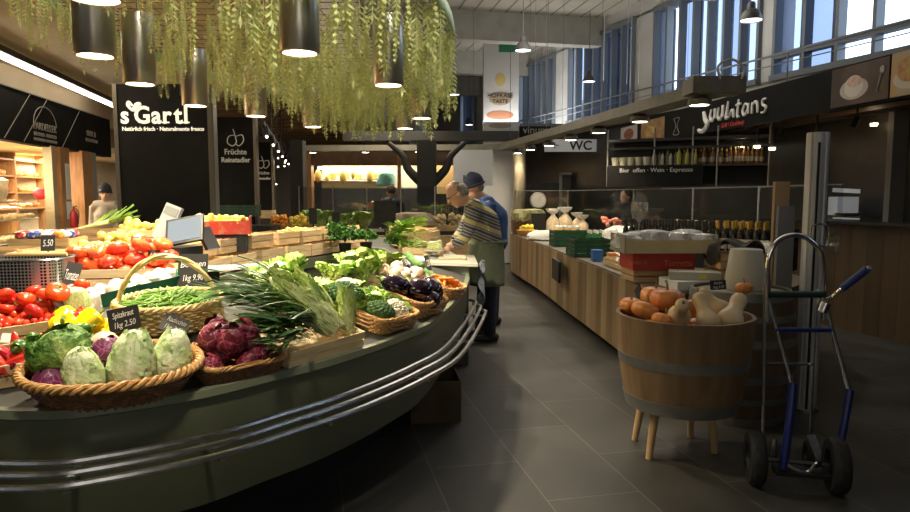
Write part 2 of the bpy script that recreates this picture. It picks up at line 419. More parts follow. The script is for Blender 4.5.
m = M()
def csec(off, z): return off, z
prof = [(.25, .72), (.42, .78), (.40, .9), (.38, .95)]
def sweep(m, prof, s0, s1): 
    vs = [SP(s, z, off) for s in (s0, s1) for off, z in prof]; k = len(prof)
    m.add(vs, [(i, i+1, k+i+1, k+i) for i in range(k-1)]); return m
m = sbox(M(), s0, s1, 0, .78, -.3, .9); m.build('cabinet', pm('case_dark', (.05, .045, .04), rough=.5), parent=cs, smooth=False)
m = sbox(M(), s0, s1, .78, .94, -.2, 1.0); m.build('bumper', steel, parent=cs, smooth=False)
m = sweep(M(), [(.26, .94), (.24, 1.15), (.1, 1.33), (-.2, 1.42), (-.6, 1.43)], s0, s1); m.build('glass', glassmat('case_glass', (.92, .93, .9), refl=.1), parent=cs)
m = M(); sbox(m, s0, s1, 1.42, 1.45, -.45, .3); sbox(m, s0, s1, 1.18, 1.195, -.35, .5); m.build('glass_shelf', pm('case_rail', (.6, .55, .45), rough=.3, metal=.6), parent=cs, smooth=False)
past = Proto(M().ball((0, 0, .03), (.075, .05, .04)).build('pastry', pm('pastry_gold', (.72, .45, .17), (.85, .66, .38), rough=.6, scale=20, rnd=.25)))
for r, (off, z) in enumerate(((.14, .942), (-.05, .942), (-.25, .942), (-.2, 1.196), (-.4, 1.196))):
    for k in range(16):
        past.put(TM(SP(-.9+k*.15+random.uniform(-.03, .03), z-.004, off), rz=random.uniform(0, 3)), 'small golden pastry lying inside the bakery display case', 'pastry', 'pastries in the bakery case')
for k in range(10):
    o = M().lathe([(0, 0), (.09, .0), (.12, .08), (.13, .2), (.15, .27), (.06, .31), (0, .3)], 10, lob=lambda a, r, z: 1+.1*sin(5*a+9*z)).build('bread_bag', pm('cello_bread', (.60, .45, .25), (.75, .62, .42), rough=.35, scale=15, rnd=.2),
        loc=SP(-.6+k*.2, 1.45, -.45-.1*(k % 2)), label='clear bag of rusks standing on the bakery display case', cat='bag', group='bags on the bakery case')
m = M(); sbox(m, -4.5, spos(56), .66, .70, .42, .3); m.build('serving_ledge', pm('ledge_wood', (.45, .36, .24), rough=.5), smooth=False, label='pale wooden ledge along the front of the bakery case', cat='ledge')
# world + lamps for the shop
w = bpy.data.worlds.new('world'); SC.world = w; w.use_nodes = True; bg = w.node_tree.nodes['Background']; bg.inputs[0].default_value = (.72, .84, 1, 1); bg.inputs[1].default_value = 2.2
def area(name, loc, size, e, col=(1, .85, .62), rot=(0, 0, 0), sy=None):
    l = bpy.data.lights.new(name, 'AREA'); l.energy = e; l.color = col; l.size = size
    if sy: l.shape = 'RECTANGLE'; l.size_y = sy
    o = bpy.data.objects.new(name, l); o.location = loc; o.rotation_euler = rot; COL.objects.link(o); return o
def spot(name, loc, e, col=(1, .84, .62), ang=110, blend=.8, rad=.06, rot=(0, 0, 0)):
    l = bpy.data.lights.new(name, 'SPOT'); l.energy = e; l.color = col; l.spot_size = RD(ang); l.spot_blend = blend; l.shadow_soft_size = rad
    o = bpy.data.objects.new(name, l); o.location = loc; o.rotation_euler = rot; COL.objects.link(o); return o
def point(name, loc, e, col=(1, .85, .62), rad=.15):
    l = bpy.data.lights.new(name, 'POINT'); l.energy = e; l.color = col; l.shadow_soft_size = rad
    o = bpy.data.objects.new(name, l); o.location = loc; COL.objects.link(o); return o
area('bakery_lamp', SP(.2, 2.25, -1.0), 1.2, 130, rot=(0, 0, 0), sy=1.2); area('bakery_lamp', SP(2.6, 2.25, -1.2), 1.2, 110, sy=1.2); area('bakery_lamp', SP(5.2, 2.25, -1.2), 1.2, 60, sy=1.2); area('bakery_ceiling_fill', SP(.8, 1.75, -1.2), .6, 18, rot=(RD(180), 0, 0))  # the upward one is an added fill that brightens the bakery ceiling
# =================== THE STALL ===================
green = pm('stall_green', (.090, .102, .062), (.102, .114, .070), rough=.42, scale=2)
greenl = pm('stall_rim', (.16, .18, .12), rough=.35)
deckm = pm('stall_deck', (.04, .042, .035), rough=.6)
Pz = [(462, 289), (433, 319), (396, 337), (334, 358), (267, 375), (200, 391), (105, 406), (47, 411), (-30, 405)]
outer = [V(.1, 5.9, 0)]+[onz(a, b, .8).xy.to_3d() for a, b in Pz]+[V(-2.35, 2.55, 0), V(-3.0, 3.5, 0), V(-3.25, 5, 0), V(-3.15, 6.3, 0), V(-2.85, 7.3, 0), V(-2.3, 8.3, 0), V(-1.3, 9.1, 0), V(-.4, 8.6, 0), V(-.05, 7.6, 0), V(.0, 6.8, 0)]
inner = [(-.55, 5.9), (-.62, 5.1), (-.75, 4.3), (-.88, 3.85), (-1.0, 3.65), (-1.15, 3.5), (-1.3, 3.42), (-1.45, 3.4), (-1.6, 3.45), (-1.75, 3.6), (-1.85, 3.9), (-1.93, 4.4), (-1.95, 5.0), (-1.7, 6.3), (-1.4, 7.1), (-1.15, 7.9), (-.95, 8.15), (-.8, 7.8), (-.65, 7.0), (-.6, 6.4)]
inner = [V(a, b, 0) for a, b in inner]
zo = [.82]+[.8]*9+[.82, .86, .95, 1.0, 1.0, 1.0, .95, .88, .85, .84]
zi = [.95]+[1.0]*9+[.98, .93, .86, .86, .86, .86, .86, .86, .86, .88]
OC = catmull([V(p.x, p.y, z) for p, z in zip(outer, zo)], 10, True); IC = catmull([V(p.x, p.y, z) for p, z in zip(inner, zi)], 10, True)
NR = len(OC)
dk = M()
for i in range(NR):
    for j in range(7): dk.v.append(OC[i].lerp(IC[i], j/6)); dk.t.append(0)
for i in range(NR):
    for j in range(6):
        a = i*7+j; b = ((i+1) % NR)*7+j; dk.f.append((a, a+1, b+1, b))
BV = BVHTree.FromPolygons([Vector(v) for v in dk.v], dk.f)
def ondeck(px, py, lift=0):
    h = BV.ray_cast(V(0, 0, H-lift), ray(px, py).normalized())
    if h[0] is None: return onz(px, py, .95+lift), V(0, 0, 1)
    n = h[1]; n = n if n.z > 0 else -n; return h[0]+V(0, 0, lift), n
def deckz(x, y):
    h = BV.ray_cast(V(x, y, 3), V(0, 0, -1)); return h[0].z if h[0] is not None else .95
def frame(p, n, rz=0, s=1):
    z = n.normalized(); x = V(cos(rz), sin(rz), 0); y = z.cross(x).normalized(); x = y.cross(z)
    return Matrix(((x.x*s, y.x*s, z.x*s, p.x), (x.y*s, y.y*s, z.y*s, p.y), (x.z*s, y.z*s, z.z*s, p.z), (0, 0, 0, 1)))
stall = empty('market_stall', 'curved green boat-shaped produce stall with three steel bumper rails', 'market stall')
# deck as closed slab
m = M(); m.v = [tuple(v) for v in dk.v]; m.t = [0]*len(m.v); m.f = list(dk.f)
m.build('display_deck', deckm, parent=stall)
def ring(prof, C, name, mat, closed=True, rng=None):
    m = M(); idx = list(range(NR)) if rng is None else rng; k = len(prof)
    nrm = []
    for i in idx:
        t = C[(i+1) % NR]-C[i-1]; t.z = 0; t.normalize(); nn = V(-t.y, t.x, 0)
        c = V(-1.3, 5.5, 0)
        nrm.append(nn)
    # orientation: make normals point outward from the ring's middle
    s = sum(1 if (C[i].xy.to_3d()-V(-1.3, 5.5, 0)).dot(nn) > 0 else -1 for i, nn in zip(idx, nrm)); sg = 1 if s > 0 else -1
    for i, nn in zip(idx, nrm):
        for off, dz in prof:
            p = C[i]+nn*sg*off; m.v.append((p.x, p.y, (p.z+dz) if dz > -5 else dz+10)); m.t.append(0)
    n = len(idx)
    for i in range(n if rng is None else n-1):
        for j in range(k-1): m.f.append((i*k+j, i*k+j+1, ((i+1) % n)*k+j+1, ((i+1) % n)*k+j))
    return m.build(name, mat, parent=stall)
ring([(-.02, .0), (.0, .012), (.025, .008), (.03, -.02), (.012, -.03)], OC, 'rim', greenl)
ring([(.012, -.03), (.015, -.06), (.0, -.25), (-.05, -.46), (-.12, -.47)], OC, 'side_panel', green)
ring([(-.12, -.47), (-.38, -.5), (-.4, -9.99)], OC, 'plinth', pm('plinth_black', (.006, .006, .006), rough=.8))
ring([(.0, .0), (-.0, .012), (-.025, .008), (-.03, -.09), (-.0, -.1), (.03, -.3)], IC, 'inner_rim', green)
ring([(.03, -.1), (.05, -.4), (.05, -9.99)], IC, 'inner_panel', black)
# rails
rp = []
for q, (off, z) in enumerate(((.07, .655), (.115, .635), (.16, .612))):
    idx = list(range(9, 10*11)); pts = []
    for i in range(7+q, 112):
        t = OC[(i+1) % NR]-OC[i-1]; t.z = 0; t.normalize(); nn = V(-t.y, t.x, 0)
        if nn.dot(OC[i].xy.to_3d()-V(-1.3, 5.5, 0)) < 0: nn = -nn
        pts.append(V(OC[i].x, OC[i].y, z)+nn*(off+.02))
    pts = [pts[0]+V(-.06+.0*q, .12, 0)]+pts
    M().tube(pts, .0125, 8).build('bumper_rail', steel, parent=stall)
for i in (10, 17, 30, 45, 60, 75, 90, 105):
    t = OC[i+1]-OC[i-1]; t.z = 0; t.normalize(); nn = V(-t.y, t.x, 0)
    if nn.dot(OC[i].xy.to_3d()-V(-1.3, 5.5, 0)) < 0: nn = -nn
    p = V(OC[i].x, OC[i].y, 0); M().bar(p+V(0, 0, .60)-nn*.04, p+V(0, 0, .595)+nn*.19, .02, .012).build('rail_bracket', steel, parent=stall, smooth=False)
# work shelf at the right end, where the man stands
p = [onz(420, 262, .92), onz(478, 264, .92), onz(474, 255, .92), onz(424, 254, .92)]
M().prism([(q.x, q.y) for q in p], .895, .92).build('weighing_worktop', pm('worktop_cream', (.62, .60, .50), rough=.35), parent=stall, smooth=False)
M().prism([(p[0].x+.05, p[0].y+.06), (p[1].x-.08, p[1].y+.06), (p[2].x-.08, p[2].y-.05), (p[3].x+.05, p[3].y-.05)], .0, .895).build('weighing_cabinet', greenl, parent=stall, smooth=False)
# ---------------- containers
def rimcurve(a, b, nexp, z, n=120):
    out = []
    for k in range(n):
        t = 2*pi*k/n; c, s = cos(t), sin(t)
        out.append(V(a*math.copysign(abs(c)**(2/nexp), c), b*math.copysign(abs(s)**(2/nexp), s), z))
    return out
def wicker_basket(name, a, b, h, nexp=2, mat=wicker, bs=.8, rows=12, handle=False, rimr=.009, stakes=48, matb=None, pale=None):
    root = bpy.data.objects.new(name, None); COL.objects.link(root)
    m = M(); n = stakes*4
    for r in range(rows):
        f = r/(rows-1); k = bs+(1-bs)*f; z = .008+(h-.02)*f; pts = rimcurve(a*k, b*k, nexp, z, n); q = []
        for i, p in enumerate(pts):
            w = .006*(1 if (r % 2) else -1)*cos(2*pi*i/n*stakes/2); d = V(p.x, p.y, 0).normalized(); q.append(p+d*w)
        m.tube(q, h/rows*.54, 5, closed=True)
    for k in range(stakes):
        i = k*4
        m.tube([rimcurve(a*bs, b*bs, nexp, 0, n)[i], rimcurve(a, b, nexp, h, n)[i]], .005, 5)
    m.build('weave', matb or mat, parent=root)
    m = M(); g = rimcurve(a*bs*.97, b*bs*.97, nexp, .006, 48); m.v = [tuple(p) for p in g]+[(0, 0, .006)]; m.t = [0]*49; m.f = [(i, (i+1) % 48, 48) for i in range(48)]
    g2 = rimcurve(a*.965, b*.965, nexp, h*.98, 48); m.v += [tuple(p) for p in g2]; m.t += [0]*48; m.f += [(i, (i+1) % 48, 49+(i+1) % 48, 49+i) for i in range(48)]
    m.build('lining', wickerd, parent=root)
    m = M(); pts = rimcurve(a, b, nexp, h, n)
    for s3 in range(3):
        q = []
        for i, p in enumerate(pts):
            ph = 2*pi*i/n*stakes/3+s3*2*pi/3; d = V(p.x, p.y, 0).normalized(); q.append(p+d*cos(ph)*rimr*1.0+V(0, 0, sin(ph)*rimr*1.0))
        m.tube(q, rimr*.75, 6, closed=True)
    m.build('rim', mat, parent=root)
    if handle:
        m = M(); pts = [V(a*1.02*cos(t), .0, h*.2+(handle)*sin(t)) for t in [pi*k/24 for k in range(25)]]
        for s3 in range(2):
            q = [p+V(0, .006*cos(i*.9+s3*pi), .006*sin(i*.9+s3*pi)) for i, p in enumerate(pts)]; m.tube(q, .010, 6)
        m.build('handle', pale or mat, parent=root)
    return root
def crate(name, a, b, h, mat=woodlt, slats=2, t=.008):      # full sizes a x b x h
    root = bpy.data.objects.new(name, None); COL.objects.link(root)
    sh_ = h/slats
    for s in (-1, 1):
        m = M()
        for k in range(slats): m.box((0, s*b/2, (k+.5)*sh_), (a, t, sh_*.86))
        for x in (-1, 1): m.box((x*(a/2-.02), s*(b/2-.015), h/2), (.025, .02, h))
        m.build('side_panel', mat, parent=root, smooth=False)
        m = M()
        for k in range(slats): m.box((s*(a/2-t/2), 0, (k+.5)*sh_), (t, b-t*1.5, sh_*.86))
        m.build('end_panel', mat, parent=root, smooth=False)
    M().box((0, 0, .006), (a-.02, b-.012, .01)).build('base', mat, parent=root, smooth=False)
    return root
def setp(root, Mx, label, cat, group=None): root.matrix_basis = Mx; return tag(root, label, cat, group)
def pack(n, radii, rx, ry, nexp=2, z0=0, tries=40, seed=1, bias=0, squash=.86):
    rnd = random.Random(seed); out = []
    for k in range(n):
        r = radii if not hasattr(radii, '__len__') else rnd.uniform(*radii); best = None
        for _ in range(tries):
            x = rnd.uniform(-1, 1); y = rnd.uniform(-1, 1)
            if abs(x)**nexp+abs(y)**nexp > 1: continue
            x *= max(.001, rx-r); y *= max(.001, ry-r); z = r
            for (X, Y, Z, R) in out:
                d2 = (x-X)**2+(y-Y)**2; s = (r+R)*squash
                if d2 < s*s: z = max(z, Z+sqrt(s*s-d2))
            c = z+bias*(x*x/(rx*rx)+y*y/(ry*ry))*r
            if best is None or c < best[4]: best = (x, y, z, r, c)
        if best: out.append(best[:4])
    return [(x, y, z+z0, r) for x, y, z, r in out]
def rrot(rnd=random): return Euler((rnd.uniform(0, 6.28), rnd.uniform(0, 6.28), rnd.uniform(0, 6.28))).to_matrix().to_4x4()
def pile(base, proto, spots, r0, label, cat, group, tilt=None, seed=3):
    rnd = random.Random(seed); out = []
    for x, y, z, r in spots:
        R = rrot(rnd) if tilt is None else Euler((rnd.uniform(-tilt, tilt), rnd.uniform(-tilt, tilt), rnd.uniform(0, 6.28))).to_matrix().to_4x4()
        out.append(proto.put(base @ Matrix.Translation((x, y, z)) @ R @ Matrix.Diagonal((r/r0, r/r0, r/r0, 1)), label, cat, group))
    return out
# chalk signs
slate = pm('chalkboard', (.018, .018, .018), (.03, .03, .028), rough=.7, scale=10)
slateg = pm('chalkboard_grey', (.10, .10, .095), (.14, .14, .13), rough=.7, scale=10)
def chalk_sign(px, py, Y, w, h, lines, label, rz=0, tilt=.25, roll=0, mat=slate, stick=.12, size=None):
    p = aty(px, py, Y); root = empty('chalk_price_sign', label, 'price sign', loc=p)
    root.rotation_euler = (-tilt, roll, rz)
    M().box((0, 0, 0), (w, .006, h)).build('board', mat, parent=root, smooth=False)
    M().tube([(0, .006, -h/2-stick), (0, .006, 0)], .004, 5).build('stick', black, parent=root)
    k = len(lines)
    for i, s in enumerate(lines):
        sz = (size or h/(k+.6))*.95
        text(s, sz, Matrix.Translation((0, -.0045, h/2-(i+.95)*h/(k+.35))) @ Matrix.Rotation(pi/2, 4, 'X') @ Matrix.Rotation(.06, 4, 'Z'), chalk, root, depth=.0006, shear=.25, sx=min(1, w*.88/(max(1, len(s))*sz*.52)))
    return root
# =================== VEGETABLE PROTOTYPES ===================
def leafhead(name, mat, L, R, n=14, open_=.2, ruf=.06, prof=None, seed=1, nu=9, nv=11, core=True, layers=2, w=1.1):
    """a head of overlapping leaves, axis along +z, base at the origin"""
    rnd = random.Random(seed); m = M(); prof = prof or (lambda s: sin(pi*min(1, .12+.8*s))**.8)
    if core: m.tone = .25; m.ball((0, 0, L*.48), (R*.80, R*.80, L*.47), 14, 10); m.use = True
    for k in range(n):
        lay = k % layers; a0 = 2*pi*k/n*(1 if layers == 1 else 1.618*.62)+rnd.uniform(-.2, .2); ph = rnd.uniform(0, 6); op = open_*(1-lay*.5)*rnd.uniform(.6, 1.3); LL = L*(1-.1*lay)*rnd.uniform(.88, 1.06)
        def fn(u, v, a0=a0, ph=ph, op=op, LL=LL, lay=lay):
            s = u; t = v*2-1; rad = R*prof(s)*(1-.08*lay)+op*R*s**3+.012*R
            wid = w*(.45+.75*sin(pi*min(1, s*.72+.12)))
            e = abs(t); rad += ruf*R*e*e*sin(ph+s*19+t*3)*(.3+s)+ruf*.35*R*sin(t*15+ph)*sin(s*14)
            a = a0+t*wid*.75; z = LL*s*(1-.10*e*e)+ruf*R*.5*e*sin(ph+s*13)
            rad *= (1-.06*(1-e)) if lay else 1
            return (rad*cos(a), rad*sin(a), z)
        m.grid(fn, nu, nv, tf=lambda u, v: min(1, max(0, .12+u*.75+abs(v*2-1)*.3-(.45 if abs(v*2-1) < .12 and u < .85 else 0))))
    return Proto(m.build(name, mat))
lgreen = (.52, .62, .28); cream = (.80, .80, .60)
m_conecab = pm('cone_cabbage_leaf', (1, 1, 1), (.82, .88, .76), rough=.5, tone=[(0, (.88, .87, .66)), (1, (.38, .52, .20)), (.5, (.66, .74, .44))], scale=22, bump=1, bscale=45, spec=.35)
m_savoy = pm('savoy_leaf', (1.0, 1.0, .8), (.55, .65, .4), rough=.5, tone=[(0, (.62, .70, .32)), (1, (.11, .26, .045)), (.45, (.24, .40, .09))], scale=60, bump=1, bscale=75)
m_redcab = pm('red_cabbage_leaf', (1, 1, 1), (.30, .18, .26), rough=.4, tone=[(0, (.70, .50, .62)), (1, (.50, .12, .32)), (.4, (.60, .18, .42))], scale=22, kind='edge', lo=0, hi=.05)
m_radic = pm('radicchio_leaf', (1, 1, 1), (.30, .16, .22), rough=.38, tone=[(0, (.85, .72, .68)), (1, (.52, .09, .15)), (.35, (.62, .13, .21))], scale=24, kind='edge', lo=0, hi=.05, bump=.3)
m_lett = pm('lettuce_leaf', (1, 1, 1), (.78, .85, .6), rough=.45, tone=[(0, (.74, .78, .50)), (1, (.30, .47, .09)), (.5, (.50, .64, .22))], scale=20, bump=.5)
m_roma = pm('pale_romaine_leaf', (1, 1, 1), (.85, .9, .75), rough=.45, tone=[(0, (.80, .82, .58)), (1, (.45, .58, .14)), (.5, (.70, .76, .36))], scale=30, bump=.6)
m_dark = pm('dark_chicory_leaf', (1, 1, 1), (.6, .7, .5), rough=.42, tone=[(0, (.62, .72, .42)), (1, (.045, .12, .022)), (.35, (.12, .26, .05))], scale=20, rnd=.25)
m_celery = pm('celery', (1, 1, 1), (.85, .9, .7), rough=.4, tone=[(0, (.74, .80, .40)), (1, (.24, .42, .06)), (.5, (.52, .66, .17))], scale=20)
stemg = pm('stem_green', (.12, .22, .04), rough=.6); stemd = pm('stem_dry', (.28, .20, .08), rough=.8)
cone = leafhead('pointed_cabbage', m_conecab, .20, .078, n=7, open_=.10, ruf=.13, prof=lambda s: (sin(pi*(.16+.76*s))**.7)*(1-.28*s), seed=2, nu=14, nv=17, w=1.35)
savoy = leafhead('savoy_cabbage', m_savoy, .16, .10, n=7, open_=.12, ruf=.12, prof=lambda s: sin(pi*(.14+.74*s))**.7, seed=3, nu=14, nv=21, w=1.4)
redcab = leafhead('red_cabbage', m_redcab, .12, .065, n=7, open_=.05, ruf=.05, prof=lambda s: sin(pi*(.12+.78*s))**.7, seed=4)
radic = leafhead('radicchio', m_radic, .105, .052, n=8, open_=.10, ruf=.13, prof=lambda s: sin(pi*(.12+.76*s))**.7, seed=5, nv=15, w=1.25)
lett = leafhead('lettuce_head', m_lett, .15, .085, n=21, open_=.42, ruf=.26, prof=lambda s: .35+.65*s**.6, seed=6, layers=3, nv=17, nu=11, w=.8)
roma = leafhead('sugarloaf_chicory', m_roma, .36, .050, n=20, open_=.35, ruf=.32, prof=lambda s: .45+.65*sin(pi*min(1, .15+s*.7)), seed=7, layers=2, nu=14, w=.8)
endive = leafhead('endive_head', m_roma, .20, .042, n=8, open_=.0, ruf=.05, prof=lambda s: (sin(pi*(.16+.76*s))**.7), seed=8)
# strap-leaved bunches
def strap_bunch(name, mat, n, L, spread, wid, droop, seed, taper=1, stalk=.35, par=None, jag=0):
    rnd = random.Random(seed); m = M()
    for k in range(n):
        a = rnd.gauss(0, spread); el = rnd.uniform(.05, .85); l = L*rnd.uniform(.7, 1.05); y0 = rnd.uniform(-.03, .03); z0 = rnd.uniform(0, .05); dr = droop*rnd.uniform(.5, 1.5); w0 = wid*rnd.uniform(.7, 1.2); tw = rnd.uniform(-1, 1); ph = rnd.uniform(0, 6)
        def fn(u, v, a=a, el=el, l=l, y0=y0, z0=z0, dr=dr, w0=w0, tw=tw, ph=ph):
            t = v*2-1; s = u*l; x = s*cos(el*(1-u*.3)); z = z0+s*sin(el)-dr*s*s/L; yy = y0+s*sin(a)+.022*sin(ph+u*7)*u
            w = w0*(.32+(.68*sin(pi*min(1, max(0, (u-stalk)/(1-stalk))))**.7 if u > stalk else 0))*(1+jag*sin(u*60+ph))
            return (x*cos(a*.5), yy+w*t*cos(tw*u), max(z+w*abs(t)*.35+w*t*sin(tw*u), .004+.001*k))
        m.grid(fn, 13, 3, tf=lambda u, v: min(1, u*1.5))
    return Proto(m.build(name, mat))
chic = [strap_bunch('chicory_bunch', m_dark, 60, .36, .36, .0070, .75, 20+i, jag=.5, stalk=.22) for i in range(2)]
leafy = strap_bunch('celery_bunch', m_celery, 26, .34, .35, .02, .35, 31, stalk=.55, jag=.35)
def leaf_cloud(name, mat, n, R, size, seed, hz=.7, stems=0):
    rnd = random.Random(seed); m = M()
    for k in range(n):
        p = V(rnd.gauss(0, 1), rnd.gauss(0, 1), rnd.gauss(0, 1)).normalized(); p = V(p.x*R, p.y*R, abs(p.z)*R*hz+R*.25)*rnd.uniform(.55, 1.05)
        e = Euler((rnd.uniform(-1, 1), rnd.uniform(-1, 1), rnd.uniform(0, 6.28))).to_matrix(); s = size*rnd.uniform(.6, 1.3); q = []
        for (x, y, z) in ((0, -.5, 0), (.45, -.1, .1), (.35, .3, .06), (0, .6, -.05), (-.35, .3, .06), (-.45, -.1, .1), (0, .05, -.04)): q.append(p+e @ V(x*s, y*s, z*s*2))
        t = rnd.uniform(0, 1); m.add(q, [(0, 1, 6), (1, 2, 6), (2, 3, 6), (3, 4, 6), (4, 5, 6), (5, 0, 6)], [t]*7)
    for k in range(stems):
        a = rnd.uniform(0, 6.28); m.tone = .1; m.tube([(0, 0, 0), (R*.3*cos(a), R*.3*sin(a), R*.5)], .003, 4); m.use = True
    return Proto(m.build(name, mat, smooth=False))
m_pars = pm('parsley_leaf', (1, 1, 1), rough=.5, tone=[(0, (.10, .26, .03)), (1, (.03, .12, .015))])
parsley = leaf_cloud('parsley_bunch', m_pars, 420, .10, .022, 41, stems=8)
# broccoli / cauliflower
def floret_head(name, mat, leafmat, R, bumps, seed, stalkmat, leaves=0, rb=.2):
    rnd = random.Random(seed); root = bpy.data.objects.new(name, None); COL.objects.link(root); m = M()
    m.ball((0, 0, R*.62), (R*.86, R*.86, R*.52), 14, 8)
    for k in range(bumps):
        t = (k+.5)/bumps; z = 1-t*1.15; rr = sqrt(max(0, 1-z*z)); a = k*2.39996
        s = R*rb*rnd.uniform(.8, 1.2); m.ball((rr*cos(a)*R*.88, rr*sin(a)*R*.88, R*.62+z*R*.52), s, 7, 5, fn=lambda p: 1+.12*sin(17*p.x+k)*sin(13*p.y)*sin(11*p.z))
    m.build('crown', mat, parent=root)
    m = M(); m.tube([(0, 0, 0), (0, 0, R*.5)], [R*.3, R*.4], 10); m.build('stalk', stalkmat, parent=root)
    if leaves:
        m = M()
        for k in range(leaves):
            a0 = 2*pi*k/leaves+rnd.uniform(-.2, .2); ph = rnd.uniform(0, 6)
            def fn(u, v, a0=a0, ph=ph):
                t = v*2-1; rad = R*(.35+.75*u+.25*u*u)+.05*R*sin(ph+t*6+u*8); return (rad*cos(a0+t*.55*(1-u*.4)), rad*sin(a0+t*.55*(1-u*.4)), R*(.05+1.0*u-.1*t*t))
            m.grid(fn, 7, 7, tf=lambda u, v: min(1, u+.1+.5*abs(v*2-1)))
        m.build('leaf', leafmat, parent=root)
    return Proto(root)
m_broc = pm('broccoli_green', (.035, .10, .02), (.09, .20, .05), rough=.75, scale=120, bump=1, bscale=220, kind='noise')
m_caul = pm('cauliflower_white', (.82, .80, .68), (.70, .66, .48), rough=.7, scale=60, bump=.7, bscale=150)
broc = floret_head('broccoli', m_broc, m_dark, .085, 90, 51, pm('broccoli_stalk', (.35, .48, .18), rough=.6), rb=.15)
caul = floret_head('cauliflower', m_caul, m_lett, .075, 80, 52, pm('cauliflower_stalk', (.7, .72, .5), rough=.6), leaves=8, rb=.17)
# eggplant
def eggp():
    root = bpy.data.objects.new('aubergine', None); COL.objects.link(root)
    pr = [(0, -.09), (.025, -.086), (.045, -.065), (.053, -.03), (.05, .01), (.038, .045), (.026, .07), (.016, .085), (0, .088)]
    M().lathe([(r*1.3, z) for r, z in pr], 20).build('body', pm('aubergine_skin', (.012, .005, .014), rough=.13, coat=.6), parent=root)
    m = M(); m.lathe([(.028, .070), (.026, .078), (.018, .09), (.009, .095), (.008, .125), (0, .126)], 10, lob=lambda a, r, z: 1+.25*sin(5*a)*(z < .065)); m.build('calyx', stemg, parent=root); return Proto(root)
egg = eggp()
def tomato(name, mat, lob=.08, n=5, sq=.8):
    root = bpy.data.objects.new(name, None); COL.objects.link(root)
    pr = [(0, -.75), (.35, -.74), (.7, -.6), (.93, -.3), (1, 0), (.95, .32), (.75, .6), (.45, .72), (.2, .68), (0, .58)]
    M().lathe([(r*.04, z*.04*sq) for r, z in pr], 20, lob=lambda a, r, z: 1+lob*abs(sin(a*n/2))*(1 if z > -.02 else .5)).build('fruit', mat, parent=root)
    m = M()
    for k in range(5):
        a = 2*pi*k/5; p = [V(.003*cos(a+1.5), .003*sin(a+1.5), .025*sq), V(.018*cos(a), .018*sin(a), .031*sq), V(.003*cos(a-1.5), .003*sin(a-1.5), .025*sq), V(.004*cos(a), .004*sin(a), .028*sq)]; m.add(p, [(0, 1, 3), (3, 1, 2)])
    m.tube([(0, 0, .02*sq), (.004, 0, .04*sq)], .0025, 5); m.build('calyx', stemg, parent=root, smooth=False); return Proto(root)
m_tom = pm('tomato_skin', (.62, .025, .012), (.72, .07, .02), rough=.2, scale=4, rnd=.15, coat=.3)
m_ox = pm('oxheart_skin', (.80, .13, .03), (.72, .05, .02), rough=.22, scale=12, rnd=.15, coat=.3)
tom = tomato('tomato', m_tom); oxt = tomato('ribbed_tomato', m_ox, lob=.16, n=9, sq=.85)
cherry = Proto(M().ball((0, 0, 0), .015, 12, 8).build('cherry_tomato', m_tom))
rpep = Proto(M().lathe([(0, -.06), (.008, -.05), (.017, -.02), (.022, .015), (.019, .035), (.008, .042), (.004, .045), (.004, .06), (0, .06)], 14, lob=lambda a, r, z: 1+.12*sin(3*a)).build('red_pepper', pm('red_pepper_skin', (.62, .04, .03), (.55, .015, .012), rough=.25, rnd=.2, coat=.3)))
def pepper(name, mat, L=.09, R=.04, lobes=4):
    root = bpy.data.objects.new(name, None); COL.objects.link(root)
    pr = [(0, 0), (.5, -.0), (.8, .08), (.9, .3), (1, .6), (.95, .85), (.6, .98), (.25, .93), (0, .88)]
    M().lathe([(r*R, z*L) for r, z in pr], 24, lob=lambda a, r, z: 1+.13*abs(cos(lobes/2*a))).build('fruit', mat, parent=root)
    M().tube(catmull([(0, 0, L*.86), (0, 0, L*1.02), (.006, 0, L*1.2)], 4), [.009, .009, .009, .006, .006, .006, .005, .006, .007], 7).build('stem', stemg, parent=root); return Proto(root)
ypep = pepper('yellow_pepper', pm('yellow_pepper_skin', (.90, .68, .01), rough=.2, coat=.4)); gpep = pepper('green_pepper', pm('green_pepper_skin', (.03, .10, .012), (.05, .15, .02), rough=.2, coat=.4), L=.13, R=.028, lobes=3)
def fruit(name, mat, sx=1, sz=1, lump=.04, r=.035):
    return Proto(M().ball((0, 0, 0), (r*sx, r, r*sz), 12, 8, fn=lambda p: 1+lump*sin(3*p.x+1)*sin(4*p.y)+lump*.6*sin(5*p.z)).build(name, mat))
apple = fruit('yellow_apple', pm('apple_yellow', (.78, .60, .10), (.85, .70, .22), rough=.35, rnd=.15), sz=.9)
onion = fruit('kohlrabi', pm('kohlrabi_skin', (.72, .66, .48), (.60, .34, .28), rough=.4, scale=14, rnd=.15), sz=.85, r=.036)
garlic = Proto(M().lathe([(0, -.022), (.02, -.02), (.03, 0), (.026, .014), (.012, .025), (.005, .03), (0, .03)], 14, lob=lambda a, r, z: 1+.08*abs(sin(4*a))).build('garlic_bulb', pm('garlic_skin', (.82, .80, .72), (.70, .62, .56), rough=.5, rnd=.1)))
lemon = fruit('lemon', pm('lemon_skin', (.88, .70, .06), rough=.35, bump=.2, bscale=150), sx=1.25, r=.03)
squash = Proto(M().lathe([(0, -.055), (.02, -.052), (.032, -.02), (.028, .02), (.018, .045), (.008, .055), (.006, .07), (0, .07)], 14, lob=lambda a, r, z: 1+.05*sin(6*a)).build('yellow_squash', pm('squash_yellow', (.85, .66, .10), (.75, .72, .25), rough=.4, rnd=.2)))
bunred = Proto(M().ball((0, 0, 0), (.03, .03, .024), 12, 8).build('red_onion', pm('red_onion_skin', (.35, .06, .10), (.62, .30, .22), rough=.35, rnd=.25, scale=8)))
